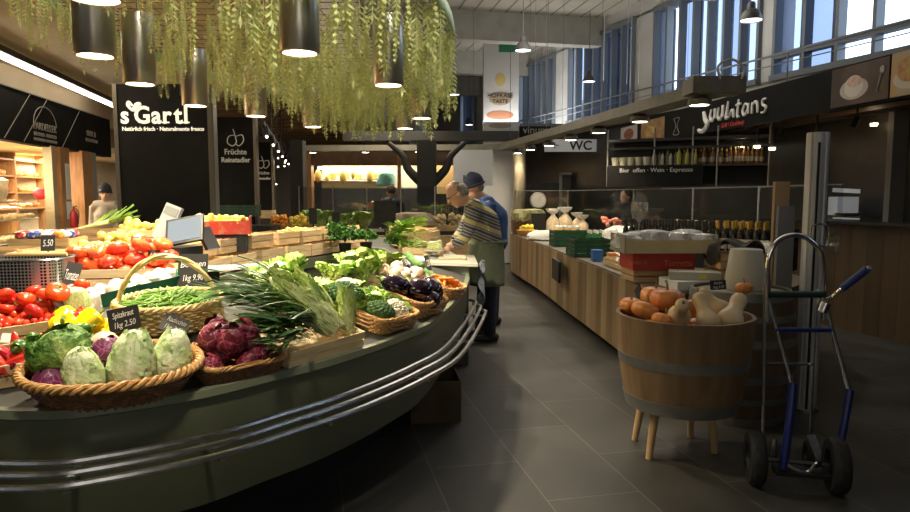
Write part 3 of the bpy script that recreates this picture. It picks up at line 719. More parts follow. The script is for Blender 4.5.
root_v = Proto(M().ball((0, 0, 0), (.035, .022, .02), 10, 7, fn=lambda p: 1+.25*sin(5*p.x+2)*sin(6*p.y)).build('ginger_root', pm('ginger_skin', (.48, .30, .13), (.62, .44, .22), rough=.8, rnd=.35)))
carrot = Proto(M().lathe([(0, -.085), (.004, -.083), (.010, -.03), (.015, .04), (.017, .075), (.012, .085), (0, .083)], 10).build('carrot', pm('carrot_skin', (.80, .27, .03), (.70, .20, .02), rough=.5, scale=30, rnd=.12)))
zuc = Proto(M().tube(catmull([(-.17, 0, .02), (-.08, .01, 0), (.05, .0, .0), (.17, -.02, .03)], 6), [.012]+[.026]*16+[.012, .010], 12).build('courgette', pm('courgette_skin', (.035, .10, .02), (.10, .20, .06), rough=.35, scale=25, stretch=(1, 6, 6))))
mbean = pm('bean_skin', (.16, .34, .05), (.28, .46, .10), rough=.4, rnd=.25)
beans = []
for i in range(4):
    rnd = random.Random(60+i); c = rnd.uniform(-.03, .03)
    beans.append(Proto(M().tube(catmull([(-.055, 0, 0), (-.02, c*.6, .004), (.02, c*.6, .0), (.055, -c*.3, .006)], 4), [.002]+[.0042]*11+[.0015], 6).build('green_bean', mbean)))
def mk_leek():
    m = M(); m.tube([(0, 0, 0), (.2, 0, 0)], [.014, .013], 10, tones=[0, .3]); m.use = True
    for k in range(5):
        a = (k-2)*.22
        def fn(u, v, a=a, k=k):
            t = v*2-1; return (.19+.22*u*cos(a), .22*u*sin(a)+t*.014*(1-.4*u), .003*k+.05*u*(k % 3)+abs(t)*.006)
        m.grid(fn, 6, 3, tf=lambda u, v: min(1, .4+u))
    return m.build('leek', m_celery)
leek = Proto(mk_leek())
# =================== PRODUCE ON THE STALL ===================
def lay(proto, P0, P1, roll=0, s=1):
    z = (P1-P0).normalized(); x = z.orthogonal().normalized(); y = z.cross(x)
    R = Matrix((x, y, z)).transposed().to_4x4() @ Matrix.Rotation(roll, 4, 'Z')
    return Matrix.Translation(P0) @ R @ Matrix.Diagonal((s, s, s, 1))
def layx(P0, P1, s=1, tilt=0):
    x = (P1-P0).normalized(); y = V(0, 0, 1).cross(x).normalized(); z = x.cross(y)
    return Matrix.Translation(P0) @ Matrix((x, y, z)).transposed().to_4x4() @ Matrix.Rotation(tilt, 4, 'X') @ Matrix.Diagonal((s, s, s, 1))
def deckframe(x, y, rz, lift=.0):
    h = BV.ray_cast(V(x, y, 3), V(0, 0, -1))
    if h[0] is None: h = BV.find_nearest(V(x, y, .85))
    p = h[0]; n = h[1]; n = n if n.z > 0 else -n
    return frame(V(x, y, p.z+.002+lift), n, rz)
def at(B, x, y, z): return (B @ Matrix.Translation((x, y, z))).translation
# 1 oval basket with cabbages
B1 = deckframe(-1.22, 2.315, RD(27), .0)
setp(wicker_basket('oval_basket', .285, .19, .10, 2.2, mat=wicker, matb=wickerd, bs=.78, rows=14, stakes=56, rimr=.011), B1, 'oval wicker basket heaped with cabbages at the near rim of the green stall', 'basket')
def inb(B, proto, x, y, z, ax, roll, s, label, cat, group=None):
    d = Vector(ax).normalized(); z_ = (B.to_3x3() @ d).normalized(); P0 = at(B, x, y, z); return proto.put(lay(proto, P0, P0+z_, roll, s), label, cat, group)
inb(B1, cone, .045, -.085, .035, (.12, .25, .95), .5, 1.12, 'large pale pointed cabbage standing in the middle of the oval basket', 'cabbage')
inb(B1, cone, -.085, -.09, .02, (-.1, .2, .95), 2.2, .98, 'pale pointed cabbage left of the tallest one in the oval basket', 'cabbage')
inb(B1, cone, .175, -.02, .03, (.2, .3, .9), 4, .98, 'smaller pointed cabbage at the right end of the oval basket', 'cabbage')
inb(B1, savoy, -.14, .04, .08, (-.3, .1, .8), 1.0, 1.0, 'dark green crinkled savoy cabbage on top of the oval basket', 'savoy cabbage')
inb(B1, redcab, -.19, -.05, .025, (0, -.2, 1), .3, .95, 'purple red cabbage low at the left side of the oval basket', 'red cabbage')
inb(B1, redcab, -.02, .05, .085, (0, .2, 1), 1.3, .85, 'purple red cabbage peeping out behind the pointed cabbages', 'red cabbage')
onion.put(B1 @ TM((-.03, .14, .13), s=1.5), 'white turnip behind the red cabbage of the oval basket', 'turnip')
inb(B1, cone, .06, .10, .03, (.2, .2, 1), 2, .8, 'pointed cabbage half hidden at the back of the oval basket', 'cabbage')
# 2 radicchio basket
B2 = deckframe(-.895, 2.595, RD(47))
setp(wicker_basket('rectangular_basket', .17, .13, .07, 6, mat=wicker, matb=wickerd, bs=.9, rows=9, rimr=.007), B2, 'rectangular wicker basket of purple radicchio heads near the rim', 'basket')
for i, (x, y, z, s) in enumerate(((-.09, -.06, .02, .9), (.0, -.07, .02, .85), (.09, -.06, .02, 1.0), (-.08, .05, .03, 1.0), (.05, .05, .03, 1.1), (-.03, -.0, .085, 1.15), (.07, .0, .09, 1.25), (-.10, .06, .10, 1.05), (-.0, .08, .1, .95))):
    inb(B2, radic, x, y, z, (random.uniform(-.7, .7), random.uniform(-.6, .3), .6), i, s, 'round dark purple radicchio head in the rectangular basket', 'radicchio', 'radicchio heads in the basket')
# 3 crate with chicory
B3 = deckframe(-.725, 2.965, RD(57))
setp(crate('wooden_crate', .46, .40, .08), B3, 'shallow pale wooden crate holding dark chicory and sugarloaf heads at the rim', 'crate')
lab = 'dark green strap-leaved chicory bunch draped over the crate'
for i, (p0, p1, s) in enumerate((((-.02, -.15, .05), (-.5, .25, .2), 1.0), ((.0, -.12, .10), (-.55, .05, .22), 1.05), ((-.08, -.15, .06), (-.5, -.1, .12), .95), ((-.05, -.05, .12), (-.4, .35, .28), 1.1), ((-.14, -.13, .05), (-.5, .12, .2), 1.0), ((.02, -.14, .07), (-.35, .15, .2), 1.0), ((-.1, .05, .14), (-.45, .3, .2), 1.0))):
    a = at(B3, *p0); b = at(B3, *p1); chic[i % 2].put(layx(a, b, s*1.05), lab, 'chicory', 'chicory bunches in the crate')
for i, (p0, p1, s, l) in enumerate((((.07, -.15, .10), (-.17, .10, .34), 1.08, 'long pale sugarloaf chicory leaning in the middle of the crate'), ((.13, -.12, .08), (-.01, .16, .33), 1.0, 'long pale sugarloaf chicory at the right of the leaning one'))):
    roma.put(lay(roma, at(B3, *p0), at(B3, *p1), i, s), l, 'chicory')
endive.put(lay(endive, at(B3, .19, -.03, .06), at(B3, .15, .1, .26), 1, 1.05), 'small whitish chicory head behind the crate beside the broccoli', 'chicory')
leafy.put(layx(at(B3, .14, -.10, .05), at(B3, -.02, .22, .24), .75, .2), 'bunch of long green stalks lying between the sugarloaf heads', 'celery')
leafy.put(layx(at(B3, .05, .0, .10), at(B3, -.1, .3, .28), .7), 'bunch of leafy green stalks behind the sugarloaf heads', 'celery')
roma.put(lay(roma, at(B3, .20, -.13, .05), at(B3, .21, -.06, .26), 0, .62), 'short upright sugarloaf chicory at the right end of the crate', 'chicory')
# lettuces behind
for px, py, Y, s, l in ((285, 298, 3.62, 1.25, 'large pale green lettuce head behind the sugarloaf chicory'), (262, 302, 3.55, .85, 'smaller loose lettuce left of the large pale one'), (300, 305, 3.5, .9, 'frilly lettuce head in front of the large pale one')):
    p = aty(px, py, Y); lett.put(TM((p.x, p.y, max(p.z, deckz(p.x, p.y))), rx=-.3, rz=px, s=s), l, 'lettuce')
for px, py, Y, s, l in ((366, 292, 4.15, 1.25, 'bright pale lettuce head left of the small chalk sign'), (354, 285, 4.5, .95, 'pale lettuce behind the bright one on the deck'), (376, 275, 4.7, 1.1, 'pale green cabbage lettuce farthest back on the near deck'), (390, 272, 4.8, .9, 'round lettuce head beside the farthest back one')):
    p = aty(px, py, Y); lett.put(TM((p.x, p.y, max(p.z, deckz(min(-.7, p.x) if 0 else p.x, p.y))), rx=-.2, rz=px, s=s), l, 'lettuce')
# bowl of mottled radicchio
bp = aty(321, 292, 3.85)
o = M().lathe([(0, 0), (.06, .0), (.10, .05), (.105, .06), (.095, .055), (.05, .015), (0, .012)], 24).build('shallow_bowl', woodlt, loc=bp-V(0, 0, .0), label='shallow wooden bowl of red tipped radicchio behind the broccoli', cat='bowl')
M().tube([(bp.x, bp.y, deckz(bp.x, bp.y)), (bp.x, bp.y, bp.z+.005)], [.06, .05], 12).build('foot', woodlt, parent=o, loc=-bp)
for i in range(4): endive.put(lay(endive, bp+V(-.05+.03*i, -.02, .03), bp+V(-.02+.02*i, .05, .10), i, .4), 'small whitish radicchio head in the shallow wooden bowl', 'radicchio', 'heads in the shallow bowl')
# 4 broccoli / cauliflower basket
B4 = deckframe(-.395, 3.455, RD(60))
setp(wicker_basket('rectangular_basket', .18, .13, .08, 6, mat=wicker, matb=wicker, bs=.9, rows=6, rimr=.008), B4, 'rectangular wicker basket with broccoli and cauliflower at the rim', 'basket')
broc.put(B4 @ TM((-.08, -.03, .04), s=.95), 'dark green broccoli head in the basket beside the white cauliflower', 'broccoli')
caul.put(B4 @ TM((.06, -.02, .04), rx=.5, s=.98), 'white cauliflower with pale leaves at the front of the basket', 'cauliflower')
lett.put(B4 @ TM((.05, .10, .05), s=.65), 'small frilly lettuce behind the front cauliflower', 'lettuce')
leafy.put(B4 @ TM((.10, -.06, .04), rz=.9, s=.33), 'small pale celery piece at the right end of the broccoli basket', 'celery')
p = aty(342, 316, 3.5); broc.put(TM((p.x, p.y, deckz(p.x, p.y)+.03), rx=.2, rz=1, s=1.25), 'largest dark broccoli head on the deck behind the short sugarloaf', 'broccoli')
p = aty(347, 303, 3.75); caul.put(TM((p.x, p.y, deckz(p.x, p.y)+.02), rz=2, s=1.05), 'white cauliflower partly hidden behind the largest broccoli', 'cauliflower')
for px, py, Y, s, l in ((352, 322, 3.35, .8, 'frilly lettuce squeezed between the crate and the broccoli basket'), (332, 300, 3.95, .9, 'lettuce head behind the shallow wooden bowl'), (398, 300, 4.05, .8, 'frilly lettuce between the cauliflower and the aubergines'), (310, 318, 3.4, .9, 'green lettuce at the back right corner of the chicory crate')):
    p = aty(px, py, Y); lett.put(TM((p.x, p.y, max(p.z-.05, deckz(p.x, p.y))), rx=-.2, rz=px, s=s), l, 'lettuce')
# 5 aubergine basket
B5 = deckframe(-.245, 3.89, RD(64))
setp(wicker_basket('rectangular_basket', .19, .13, .09, 6, mat=wicker, matb=wicker, bs=.9, rows=6, rimr=.008), B5, 'rectangular wicker basket of glossy aubergines at the rim', 'basket')
for i, (x, y, z, ax, s) in enumerate(((-.03, .0, .12, (-.5, .5, -.1), 1.12), (.11, -.02, .13, (.5, .6, .45), 1.05), (.02, -.09, .09, (.8, .2, -.1), .8), (-.14, .09, .13, (-.5, .6, .2), 1.0), (.04, .08, .07, (.6, .6, .1), .9))):
    inb(B5, egg, x, y, z, ax, i, s, 'glossy black aubergine in the basket at the rim', 'aubergine', 'aubergines in the basket')
BK = deckframe(-.40, 4.28, RD(70)); setp(crate('wooden_crate', .46, .32, .10), BK, 'low wooden crate of kohlrabi behind the aubergine basket', 'crate')
for x, y, z, r in pack(34, (.03, .042), .22, .155, 8, 0.045, seed=5):
    p = BK @ V(x, y, z); onion.put(TM((p.x, p.y, p.z-.004), rx=x*20, rz=y*30, s=r/.036*1.05), 'whitish pink kohlrabi in the heap behind the aubergines', 'kohlrabi', 'kohlrabi heap behind the aubergines')
# 6 carrots basket
B6 = deckframe(-.10, 4.60, RD(72))
setp(wicker_basket('rectangular_basket', .18, .13, .08, 6, mat=wicker, matb=wicker, bs=.9, rows=6, rimr=.008), B6, 'rectangular wicker basket of carrots at the right end of the rim', 'basket')
rr = random.Random(8)
for i in range(16):
    carrot.put(B6 @ TM((rr.uniform(-.09, .09), rr.uniform(-.05, .05), .03+.014*(i//3)), rx=pi/2+rr.uniform(-.2, .2), rz=rr.uniform(-.8, .8)+1.3, s=1.1), 'orange carrot in the basket at the right end of the stall', 'carrot', 'carrots in the basket')
for i, (a, b, l) in enumerate((((409, 262), (440, 282), 'dark green courgette lying across the carrots, nearest the rim'), ((404, 255), (428, 272), 'dark green courgette leaning behind the kohlrabi'))):
    p0 = aty(*a, 5.2); p1 = aty(*b, 4.75); zuc.put(layx((p0+p1)/2+V(0, 0, -.0), p1, 1.15), l, 'courgette')
# 7 beans basket
B7 = frame(V(-1.30, 2.98, deckz(-1.30, 2.98)-.005), V(0, -.1, 1), RD(8))
setp(wicker_basket('round_handled_basket', .225, .19, .125, 2.1, mat=wickerl, matb=wickerl, bs=.8, rows=9, handle=.30, rimr=.009), B7, 'round pale wicker basket with a tall hoop handle full of green beans', 'basket')
rr = random.Random(9)
for i in range(260):
    q = sqrt(rr.random()); a = rr.uniform(0, 6.28); x, y = .185*q*cos(a), .155*q*sin(a); z = .095+.055*(1-q*q)+rr.uniform(-.012, .01)
    beans[i % 4].put(B7 @ TM((x, y, z), rx=rr.uniform(-.25, .25), ry=rr.uniform(-.3, .3)-.2*cos(a)*0, rz=rr.gauss(.5, .9), s=rr.uniform(.9, 1.25)), 'thin green bean in the hoop handled basket', 'green bean', 'green beans in the basket')
M().ball((0, 0, .065), (.175, .145, .045), 20, 8).build('bean_heap', mbean, parent=None).matrix_basis = B7
tag(bpy.data.objects['bean_heap'], 'heap of green beans filling the bottom of the hoop handled basket', 'green beans', kind='stuff')
# 8 tomatoes crate left
B8 = deckframe(-1.90, 2.95, RD(20))
setp(crate('wooden_crate', .50, .38, .10), B8, 'shallow wooden crate of tomatoes at the left edge beside the steel bin', 'crate')
for x, y, z, r in pack(30, (.034, .042), .24, .10, 8, .02, seed=2):
    tom.put(B8 @ TM((x, y+.09, z+.015), rx=random.uniform(-.6, .6), ry=random.uniform(-.6, .6), s=r/.04), 'large red tomato at the back of the crate on the left', 'tomato', 'large tomatoes in the left crate')
for i, (a, b, Y, s) in enumerate(((58, 292, 2.95, 1.5), (18, 304, 3.0, 1.35), (34, 312, 2.85, 1.2))):
    tom.put(TM(aty(a, b, Y), rx=.3+i, ry=.5, s=s*.85), ('biggest red tomato, on top near the salad bag', 'big red tomato at the left edge of the crate', 'big red tomato in front of the biggest two')[i], 'tomato')
for x, y, z, r in pack(110, (.014, .019), .24, .11, 8, .05, seed=4, tries=30):
    cherry.put(B8 @ TM((x, y-.08, z+.01+.03*(y+.1)), s=r/.015), 'small red vine tomato at the front of the crate on the left', 'cherry tomato', 'vine tomatoes in the left crate')
M().box((0, 0, .04), (.48, .36, .06)).build('crate_lining', pm('lining_paper', (.25, .03, .02), rough=.8), parent=None, smooth=False).matrix_basis = B8
tag(bpy.data.objects['crate_lining'], 'dark red paper lining under the tomatoes of the left crate', 'lining')
t = empty('price_tag', 'small white paper price tag lying on the vine tomatoes', 'price tag', loc=aty(9, 338, 2.62)); M().box((0, 0, 0), (.055, .002, .04)).build('card', white, parent=t, smooth=False); t.rotation_euler = (-.6, .1, .3)
# green + yellow peppers
for i, (px, py, Y, rz) in enumerate(((38, 338, 2.62, .4), (48, 334, 2.66, 1.2), (58, 337, 2.62, 2.6), (30, 345, 2.55, .2), (50, 345, 2.55, 2.2))):
    p = aty(px, py, Y); gpep.put(TM((p.x, p.y, max(p.z, deckz(p.x, p.y)+.03)), rx=1.45, rz=rz, s=1.0), 'long dark green pepper left of the savoy cabbage', 'green pepper', 'green peppers beside the savoy cabbage')
for i, (px, py, Y, rz, s) in enumerate(((66, 328, 2.72, .4, 1.2), (78, 326, 2.78, 2.2, 1.2), (70, 322, 2.85, 4, 1.1))):
    p = aty(px, py, Y); ypep.put(TM((p.x, p.y, max(p.z-.02, deckz(p.x, p.y)+.03)), rx=.9, rz=rz, s=s), ('yellow bell pepper nearest the savoy cabbage', 'yellow bell pepper nearest the small yellow fruits', 'yellow bell pepper behind the two front ones')[i], 'yellow pepper')
ysm = Proto(M().ball((0, 0, 0), (.016, .016, .02), 10, 7).build('yellow_tomato', pm('yellow_tomato_skin', (.88, .66, .02), rough=.25, rnd=.2)))
for x, y, z, r in pack(40, (.013, .018), .10, .10, 2, 0, seed=14):
    p = V(-1.52+x, 2.88+y, 0); ysm.put(TM((p.x, p.y, deckz(p.x, p.y)+z), rx=x*30, s=r/.016), 'small yellow tomato in the heap beside the yellow peppers', 'yellow tomato', 'yellow tomatoes beside the peppers')
# red peppers crate bottom-left
B9 = deckframe(-1.70, 2.45, RD(20))
setp(crate('wooden_crate', .40, .26, .09, mat=woodlt), B9, 'shallow wooden crate of small red peppers at the bottom left edge', 'crate')
for x, y, z, r in pack(44, (.022, .026), .20, .13, 8, .01, seed=6):
    rpep.put(B9 @ TM((x, y, z+.025)) @ rrot(), 'small red pepper in the crate at the bottom left', 'red pepper', 'red peppers in the bottom left crate')
# salad bag, silver bag, garlic tray
def bagmesh(w, d, h, seed, lob=.1):
    rnd = random.Random(seed); p = [rnd.uniform(0, 6) for _ in range(6)]
    return M().lathe([(0, 0), (.8, 0), (1, .12), (1.02, .4), (.95, .7), (.8, .9), (.45, .98), (.15, 1.0), (0, .96)], 18, lob=lambda a, r, z: 1+lob*sin(3*a+p[0]+4*z)+lob*.6*sin(7*a+p[1]-7*z)+lob*.4*sin(11*a+p[2]+13*z))
def put_bag(name, mat, loc, w, d, h, label, seed=1, rx=0, rz=0, group=None, lob=.1, cat='bag'):
    o = bagmesh(w, d, h, seed, lob).build(name, mat, label=label, cat=cat, group=group); o.matrix_basis = TM(loc, rx=rx, rz=rz, s=(w, d, h)); return o
cello = pm('cellophane', (.78, .78, .74), (.55, .56, .50), rough=.2, scale=9, bump=.6, bscale=20)
p = aty(75, 318, 3.0); o = put_bag('salad_bag', pm('salad_bag', (.25, .38, .12), (.55, .62, .35), rough=.25, scale=16, bump=.4), (p.x, p.y, deckz(p.x, p.y)), .075, .05, .19, 'clear printed bag of green salad beside the large tomatoes', 3, rz=.5)
p = aty(68, 320, 2.93); M().grid(lambda u, v: (-.04+.03*v+.02*sin(u*5), .01*sin(v*4+u*6), .18*u), 8, 5).build('paper_wrap', pm('wrap_black', (.03, .03, .03), (.2, .2, .18), rough=.4, scale=14), loc=(p.x, p.y, deckz(p.x, p.y)), label='dark printed wrapper strip against the salad bag', cat='wrapper')
p = aty(90, 312, 3.05); put_bag('foil_bag', pm('foil', (.6, .6, .6), rough=.3, metal=.6), (p.x, p.y, deckz(p.x, p.y)+.0), .05, .03, .14, 'small silver foil bag right of the salad bag', 5)
def traymesh(a, b, h, nexp=5):
    m = M(); R = [rimcurve(a*.85, b*.85, nexp, 0, 40), rimcurve(a, b, nexp, h, 40), rimcurve(a*1.06, b*1.06, nexp, h, 40), rimcurve(a*.95, b*.95, nexp, h*.98, 40), rimcurve(a*.82, b*.82, nexp, .006, 40)]
    for r in R: m.v += [tuple(q) for q in r]
    m.t = [0]*len(m.v)
    for k in range(4):
        for i in range(40): m.f.append((k*40+i, k*40+(i+1) % 40, (k+1)*40+(i+1) % 40, (k+1)*40+i))
    m.f.append(tuple(range(39, -1, -1))); m.f.append(tuple(range(160, 200))); return m
trayg = pm('tray_green', (.01, .12, .06), rough=.35)
for i, (x, y, rz, l) in enumerate(((-1.80, 3.42, .5, 'green plastic tray of garlic bulbs behind the bean basket'), (-1.64, 3.55, .5, 'second green plastic tray of garlic, farther back under the hoop handle'))):
    B = deckframe(x, y, rz); o = traymesh(.15, .10, .07).build('plastic_tray', trayg, label=l, cat='tray'); o.matrix_basis = B
    for X, Y_, Z, r in pack(16, .026, .13, .08, 4, .012, seed=30+i):
        garlic.put(B @ TM((X, Y_, Z), rx=random.uniform(-.8, .8), s=1.15), 'white garlic bulb in the green plastic trays', 'garlic', 'garlic bulbs in the green trays')
# perforated steel bin
bp = V(-2.28, 3.42, 0); bp.z = deckz(bp.x, bp.y)
bn = empty('perforated_steel_bin', 'perforated stainless steel bin beside the tomato crate at the left edge', 'bin', loc=bp, rz=.15)
def perf():
    m = bpy.data.materials.new('perforated_steel'); m.use_nodes = True; nt = m.node_tree; N = nt.nodes; L = nt.links; b = N['Principled BSDF']; b.inputs['Metallic'].default_value = .9; b.inputs['Roughness'].default_value = .3
    tc = N.new('ShaderNodeTexCoord'); v = N.new('ShaderNodeTexVoronoi'); v.inputs['Scale'].default_value = 62; v.inputs['Randomness'].default_value = 0; L.new(tc.outputs['Object'], v.inputs[0])
    r = N.new('ShaderNodeValToRGB'); r.color_ramp.elements[0].position = .38; r.color_ramp.elements[1].position = .44; r.color_ramp.elements[0].color = (.02, .02, .02, 1); r.color_ramp.elements[1].color = (.5, .5, .5, 1)
    L.new(v.outputs[0], r.inputs[0]); L.new(r.outputs[0], b.inputs['Base Color']); return m
m = M(); pts = [rimcurve(.25, .16, 4, z, 60) for z in (0, .30)]
m.v = [tuple(q) for r in pts for q in r]; m.t = [0]*120; m.f = [(i, (i+1) % 60, 60+(i+1) % 60, 60+i) for i in range(60)]; m.f.append(tuple(range(60))); m.build('body', perf(), parent=bn)
M().tube(rimcurve(.25, .16, 4, .30, 60), .006, 6, closed=True).build('rim', steel, parent=bn)
M().tube([(-.04, -.168, .17), (-.04, -.185, .17), (.06, -.185, .17), (.06, -.168, .17)], .008, 6).build('handle', black, parent=bn)
m = M(); m.tube([(-.05, 0, .318), (.25, .02, .318)], .010, 8); m.build('wooden_scoop', pm('scoop_wood', (.62, .40, .16), rough=.5), loc=bp, label='wooden scoop handle resting across the steel bin', cat='scoop')
# crates and fruit on the left ring
crA = crate('wooden_crate', .42, .30, .13, mat=woodcr); CR = Proto(crA)
crB = crate('wooden_crate', .42, .30, .13, mat=woodlt); CRL = Proto(crB)
def putcrate(P, x, y, z, rz, label, group=None, s=1): return P.put(TM((x, y, z), rz=rz, s=s), label, 'crate', group)
putcrate(CRL, -2.55, 4.15, deckz(-2.55, 4.15)+.01, .25, 'wooden crate behind the perforated steel bin, bottom of its stack')
putcrate(CRL, -2.55, 4.15, deckz(-2.55, 4.15)+.145, .35, 'wooden crate behind the perforated steel bin, top of its stack')
putcrate(CR, -2.98, 4.3, deckz(-2.98, 4.3)+.01, .1, 'wooden crate at the far left edge behind the steel bin, bottom of its stack')
putcrate(CR, -2.98, 4.3, deckz(-2.98, 4.3)+.145, .05, 'wooden crate at the far left edge behind the steel bin, top of its stack')
def fruitcrate(x, y, z, rz, label, proto, n, r, r0, flabel, fcat, fgroup, P=None, w=.19, d=.13, seed=1, top=.03):
    putcrate(P or CRL, x, y, z, rz, label); B = TM((x, y, z), rz=rz)
    fill = M().box((0, 0, .055), (.38, .27, .07))
    pile(B, proto, pack(n, r, w, d, 8, .07+top*0, seed=seed), r0, flabel, fcat, fgroup, seed=seed)
    f = fill.build('crate_padding', pm('padding_card', (.30, .22, .12), rough=.8), smooth=False, label='cardboard padding under the yellow apples, '+label.split(', ')[-1], cat='padding'); f.matrix_basis = B
# oxheart tomatoes
dz = deckz(-2.1, 4.1)
ob = empty('long_wooden_crate', 'long wooden crate of ribbed tomatoes behind the garlic trays', 'crate', loc=(-2.12, 4.15, dz+.01), rz=.18)
m = M(); m.box((0, -.17, .05), (.72, .01, .05)); m.box((0, -.17, .11), (.72, .01, .05)); m.build('side_panel', woodlt, parent=ob, smooth=False)
m = M(); m.box((0, .17, .05), (.72, .01, .05)); m.box((0, .17, .11), (.72, .01, .05)); m.build('side_panel', woodlt, parent=ob, smooth=False)
for s in (-1, 1): M().box((s*.355, 0, .07), (.01, .33, .12)).build('end_panel', woodlt, parent=ob, smooth=False)
M().box((0, 0, .03), (.70, .33, .06)).build('base', woodlt, parent=ob, smooth=False)
for x, y, z, r in pack(30, (.050, .064), .34, .16, 8, .06, seed=12):
    oxt.put(TM((-2.12, 4.15, dz+.01), rz=.18) @ TM((x, y, z), rx=random.uniform(-.5, .5), ry=random.uniform(-.5, .5), rz=x*9, s=r/.04), 'large ribbed orange red tomato in the long crate', 'ribbed tomato', 'ribbed tomatoes in the long crate')
al = 'small yellow apple in the piles left of the tablet scale'
zz = deckz(-2.6, 5.0)
fruitcrate(-2.62, 4.85, zz+.06, .12, 'wooden crate of yellow apples, front of the three apple crates', apple, 34, (.032, .037), .035, al, 'apple', 'yellow apples left of the scale', seed=1)
fruitcrate(-2.68, 5.3, zz+.12, .12, 'wooden crate of yellow apples, middle of the three apple crates', apple, 34, (.032, .037), .035, al, 'apple', 'yellow apples left of the scale', seed=2)
fruitcrate(-2.72, 5.75, zz+.19, .12, 'wooden crate of yellow apples, rearmost of the three apple crates', apple, 34, (.032, .037), .035, al, 'apple', 'yellow apples left of the scale', seed=3)
for i, (x, y, z) in enumerate(((-2.62, 4.85, 0), (-2.68, 5.3, 0), (-2.72, 5.75, 0))):
    M().box((0, 0, (.05+.065*i)/2), (.4, .3, .05+.065*i)).build('riser_block', black, smooth=False, loc=(x, y, deckz(x, y)+.004), rot=(0, 0, .12), label='black riser block under the %s apple crate' % ('front', 'middle', 'rearmost')[i], cat='riser')
# packets
rr = random.Random(4)
cols = [('packet_red', (.6, .04, .03)), ('packet_blue', (.05, .08, .35)), ('packet_white', (.75, .75, .72)), ('packet_orange', (.75, .25, .04)), ('packet_dark', (.06, .05, .07))]
pk = [Proto(M().ball((0, 0, .035), (.055, .04, .035), 10, 6, fn=lambda p: 1+.1*sin(7*p.x+3*p.y)).build('fruit_packet', pm(c[0], c[1], (.7, .6, .55), rough=.3, scale=30, lo=.5, hi=.62))) for c in cols]
z3 = deckz(-3.0, 4.95)
for k in range(2): putcrate(CR, -3.05, 4.95, z3+.01+.135*k, .1, 'wooden crate under the colourful fruit packets, %s of its stack' % ('bottom', 'top')[k])
for k in range(16):
    pk[k % 5].put(TM((-3.18+.085*(k % 4), 4.85+.07*(k//4), z3+.26), rz=rr.uniform(0, 3), rx=rr.uniform(-.2, .2)), 'small shiny fruit packet in the crate left of the apples', 'packet', 'fruit packets left of the apples')
for k in range(2): putcrate(CR, -3.08, 5.7, deckz(-3.08, 5.7)+.01+.135*k, .1, 'wooden crate left of the rearmost apple crate, %s of its stack' % ('bottom', 'top')[k])
for k in range(7): leek.put(TM((-3.2+.02*k, 5.55+.02*k, deckz(-3.08, 5.7)+.26+.008*k), rz=.9+rr.uniform(-.25, .25), ry=-.15, s=.95), 'white and green leek in the crate left of the apples', 'leek', 'leeks left of the apples')
# tablet scale
sc = empty('shop_scale', 'grey tablet shop scale with customer display on a post amid the stall', 'scale', loc=(-1.98, 4.62, 1.12), rz=-.25); sc.scale = (1.2, 1.2, 1.2)
plast_g = pm('scale_grey', (.42, .43, .43), rough=.4); scr = pm('tablet_screen', (.10, .13, .17), rough=.1, emit=.35)
M().box((0, 0, -.12), (.10, .10, .24)).build('post', dkmetal, parent=sc, smooth=False)
M().box((0, 0, .01), (.26, .20, .05)).build('base', dkmetal, parent=sc, smooth=False)
R1 = Euler((-.25, .35, .1)).to_matrix()
t = M().box((-.06, .04, .17), (.10, .03, .22), R1).build('customer_display', plast_g, parent=sc, smooth=False); M().box(V(-.06, .04, .17)+R1 @ V(0, -.017, .07), (.085, .004, .05), R1).build('screen', pm('lcd_grey', (.25, .28, .27), rough=.2), parent=t, smooth=False)
R2 = Euler((-.55, -.18, .25)).to_matrix()
t = M().box((.10, -.02, .13), (.22, .02, .17), R2).build('tablet', dkmetal, parent=sc, smooth=False); M().box(V(.10, -.02, .13)+R2 @ V(0, -.0115, 0), (.19, .003, .14), R2).build('screen', scr, parent=t, smooth=False)
M().box((.2, .05, .08), (.02, .12, .14), Euler((0, -.5, 0)).to_matrix()).build('printer', dkmetal, parent=sc, smooth=False)
tr = empty('steel_work_tray', 'pale sloping work tray right of the tablet scale above the dark gap', 'tray', loc=(-1.62, 4.95, .97), rz=.5)
M().prism([(-.28, -.12), (.30, -.04), (.2, .14), (-.28, .14)], 0, .015).build('plate', pm('tray_pale', (.62, .63, .62), rough=.3), parent=tr, smooth=False)
M().box((-.2, .05, -.06), (.1, .1, .12)).build('bracket', dkmetal, parent=tr, smooth=False)
# chalk signs
chalk_sign(124, 319, 2.66, .125, .095, ['Spitzkraut', '1kg 2.50'], 'black chalk price sign reading 2.50 standing behind the pointed cabbages', rz=.1, roll=-.2, tilt=.2, stick=.06)
chalk_sign(175, 325, 2.78, .11, .08, ['Radicchio', '1kg 3.58'], 'small grey chalk sign leaning behind the radicchio basket', rz=.3, roll=.5, tilt=.4, mat=slateg, stick=.05)
chalk_sign(201, 316, 2.95, .13, .13, ['Bio 3.20'], 'black chalk sign hanging in shadow below the hoop handled basket', rz=.1, stick=.0)
chalk_sign(193, 270, 3.55, .155, .175, ['Bohnen', '1kg 9.90'], 'large chalk price sign reading 9.90 behind the hoop handled basket', rz=.1, stick=.1, size=.05)
chalk_sign(274, 316, 3.15, .11, .075, ['Catalogna', '1kg 4.50'], 'small chalk sign stuck in the dark chicory leaves', rz=-.1, roll=.45, tilt=.6, stick=.05)
chalk_sign(346, 278, 4.2, .12, .09, ['Salat', '2.90'], 'small chalk sign left of the bright lettuce', rz=.2, roll=.4, tilt=.4, stick=.08)
chalk_sign(365, 293, 3.75, .11, .085, ['Broccoli', '4.50'], 'small chalk sign above the basket of broccoli', rz=.2, roll=-.25, tilt=.5, stick=.08)
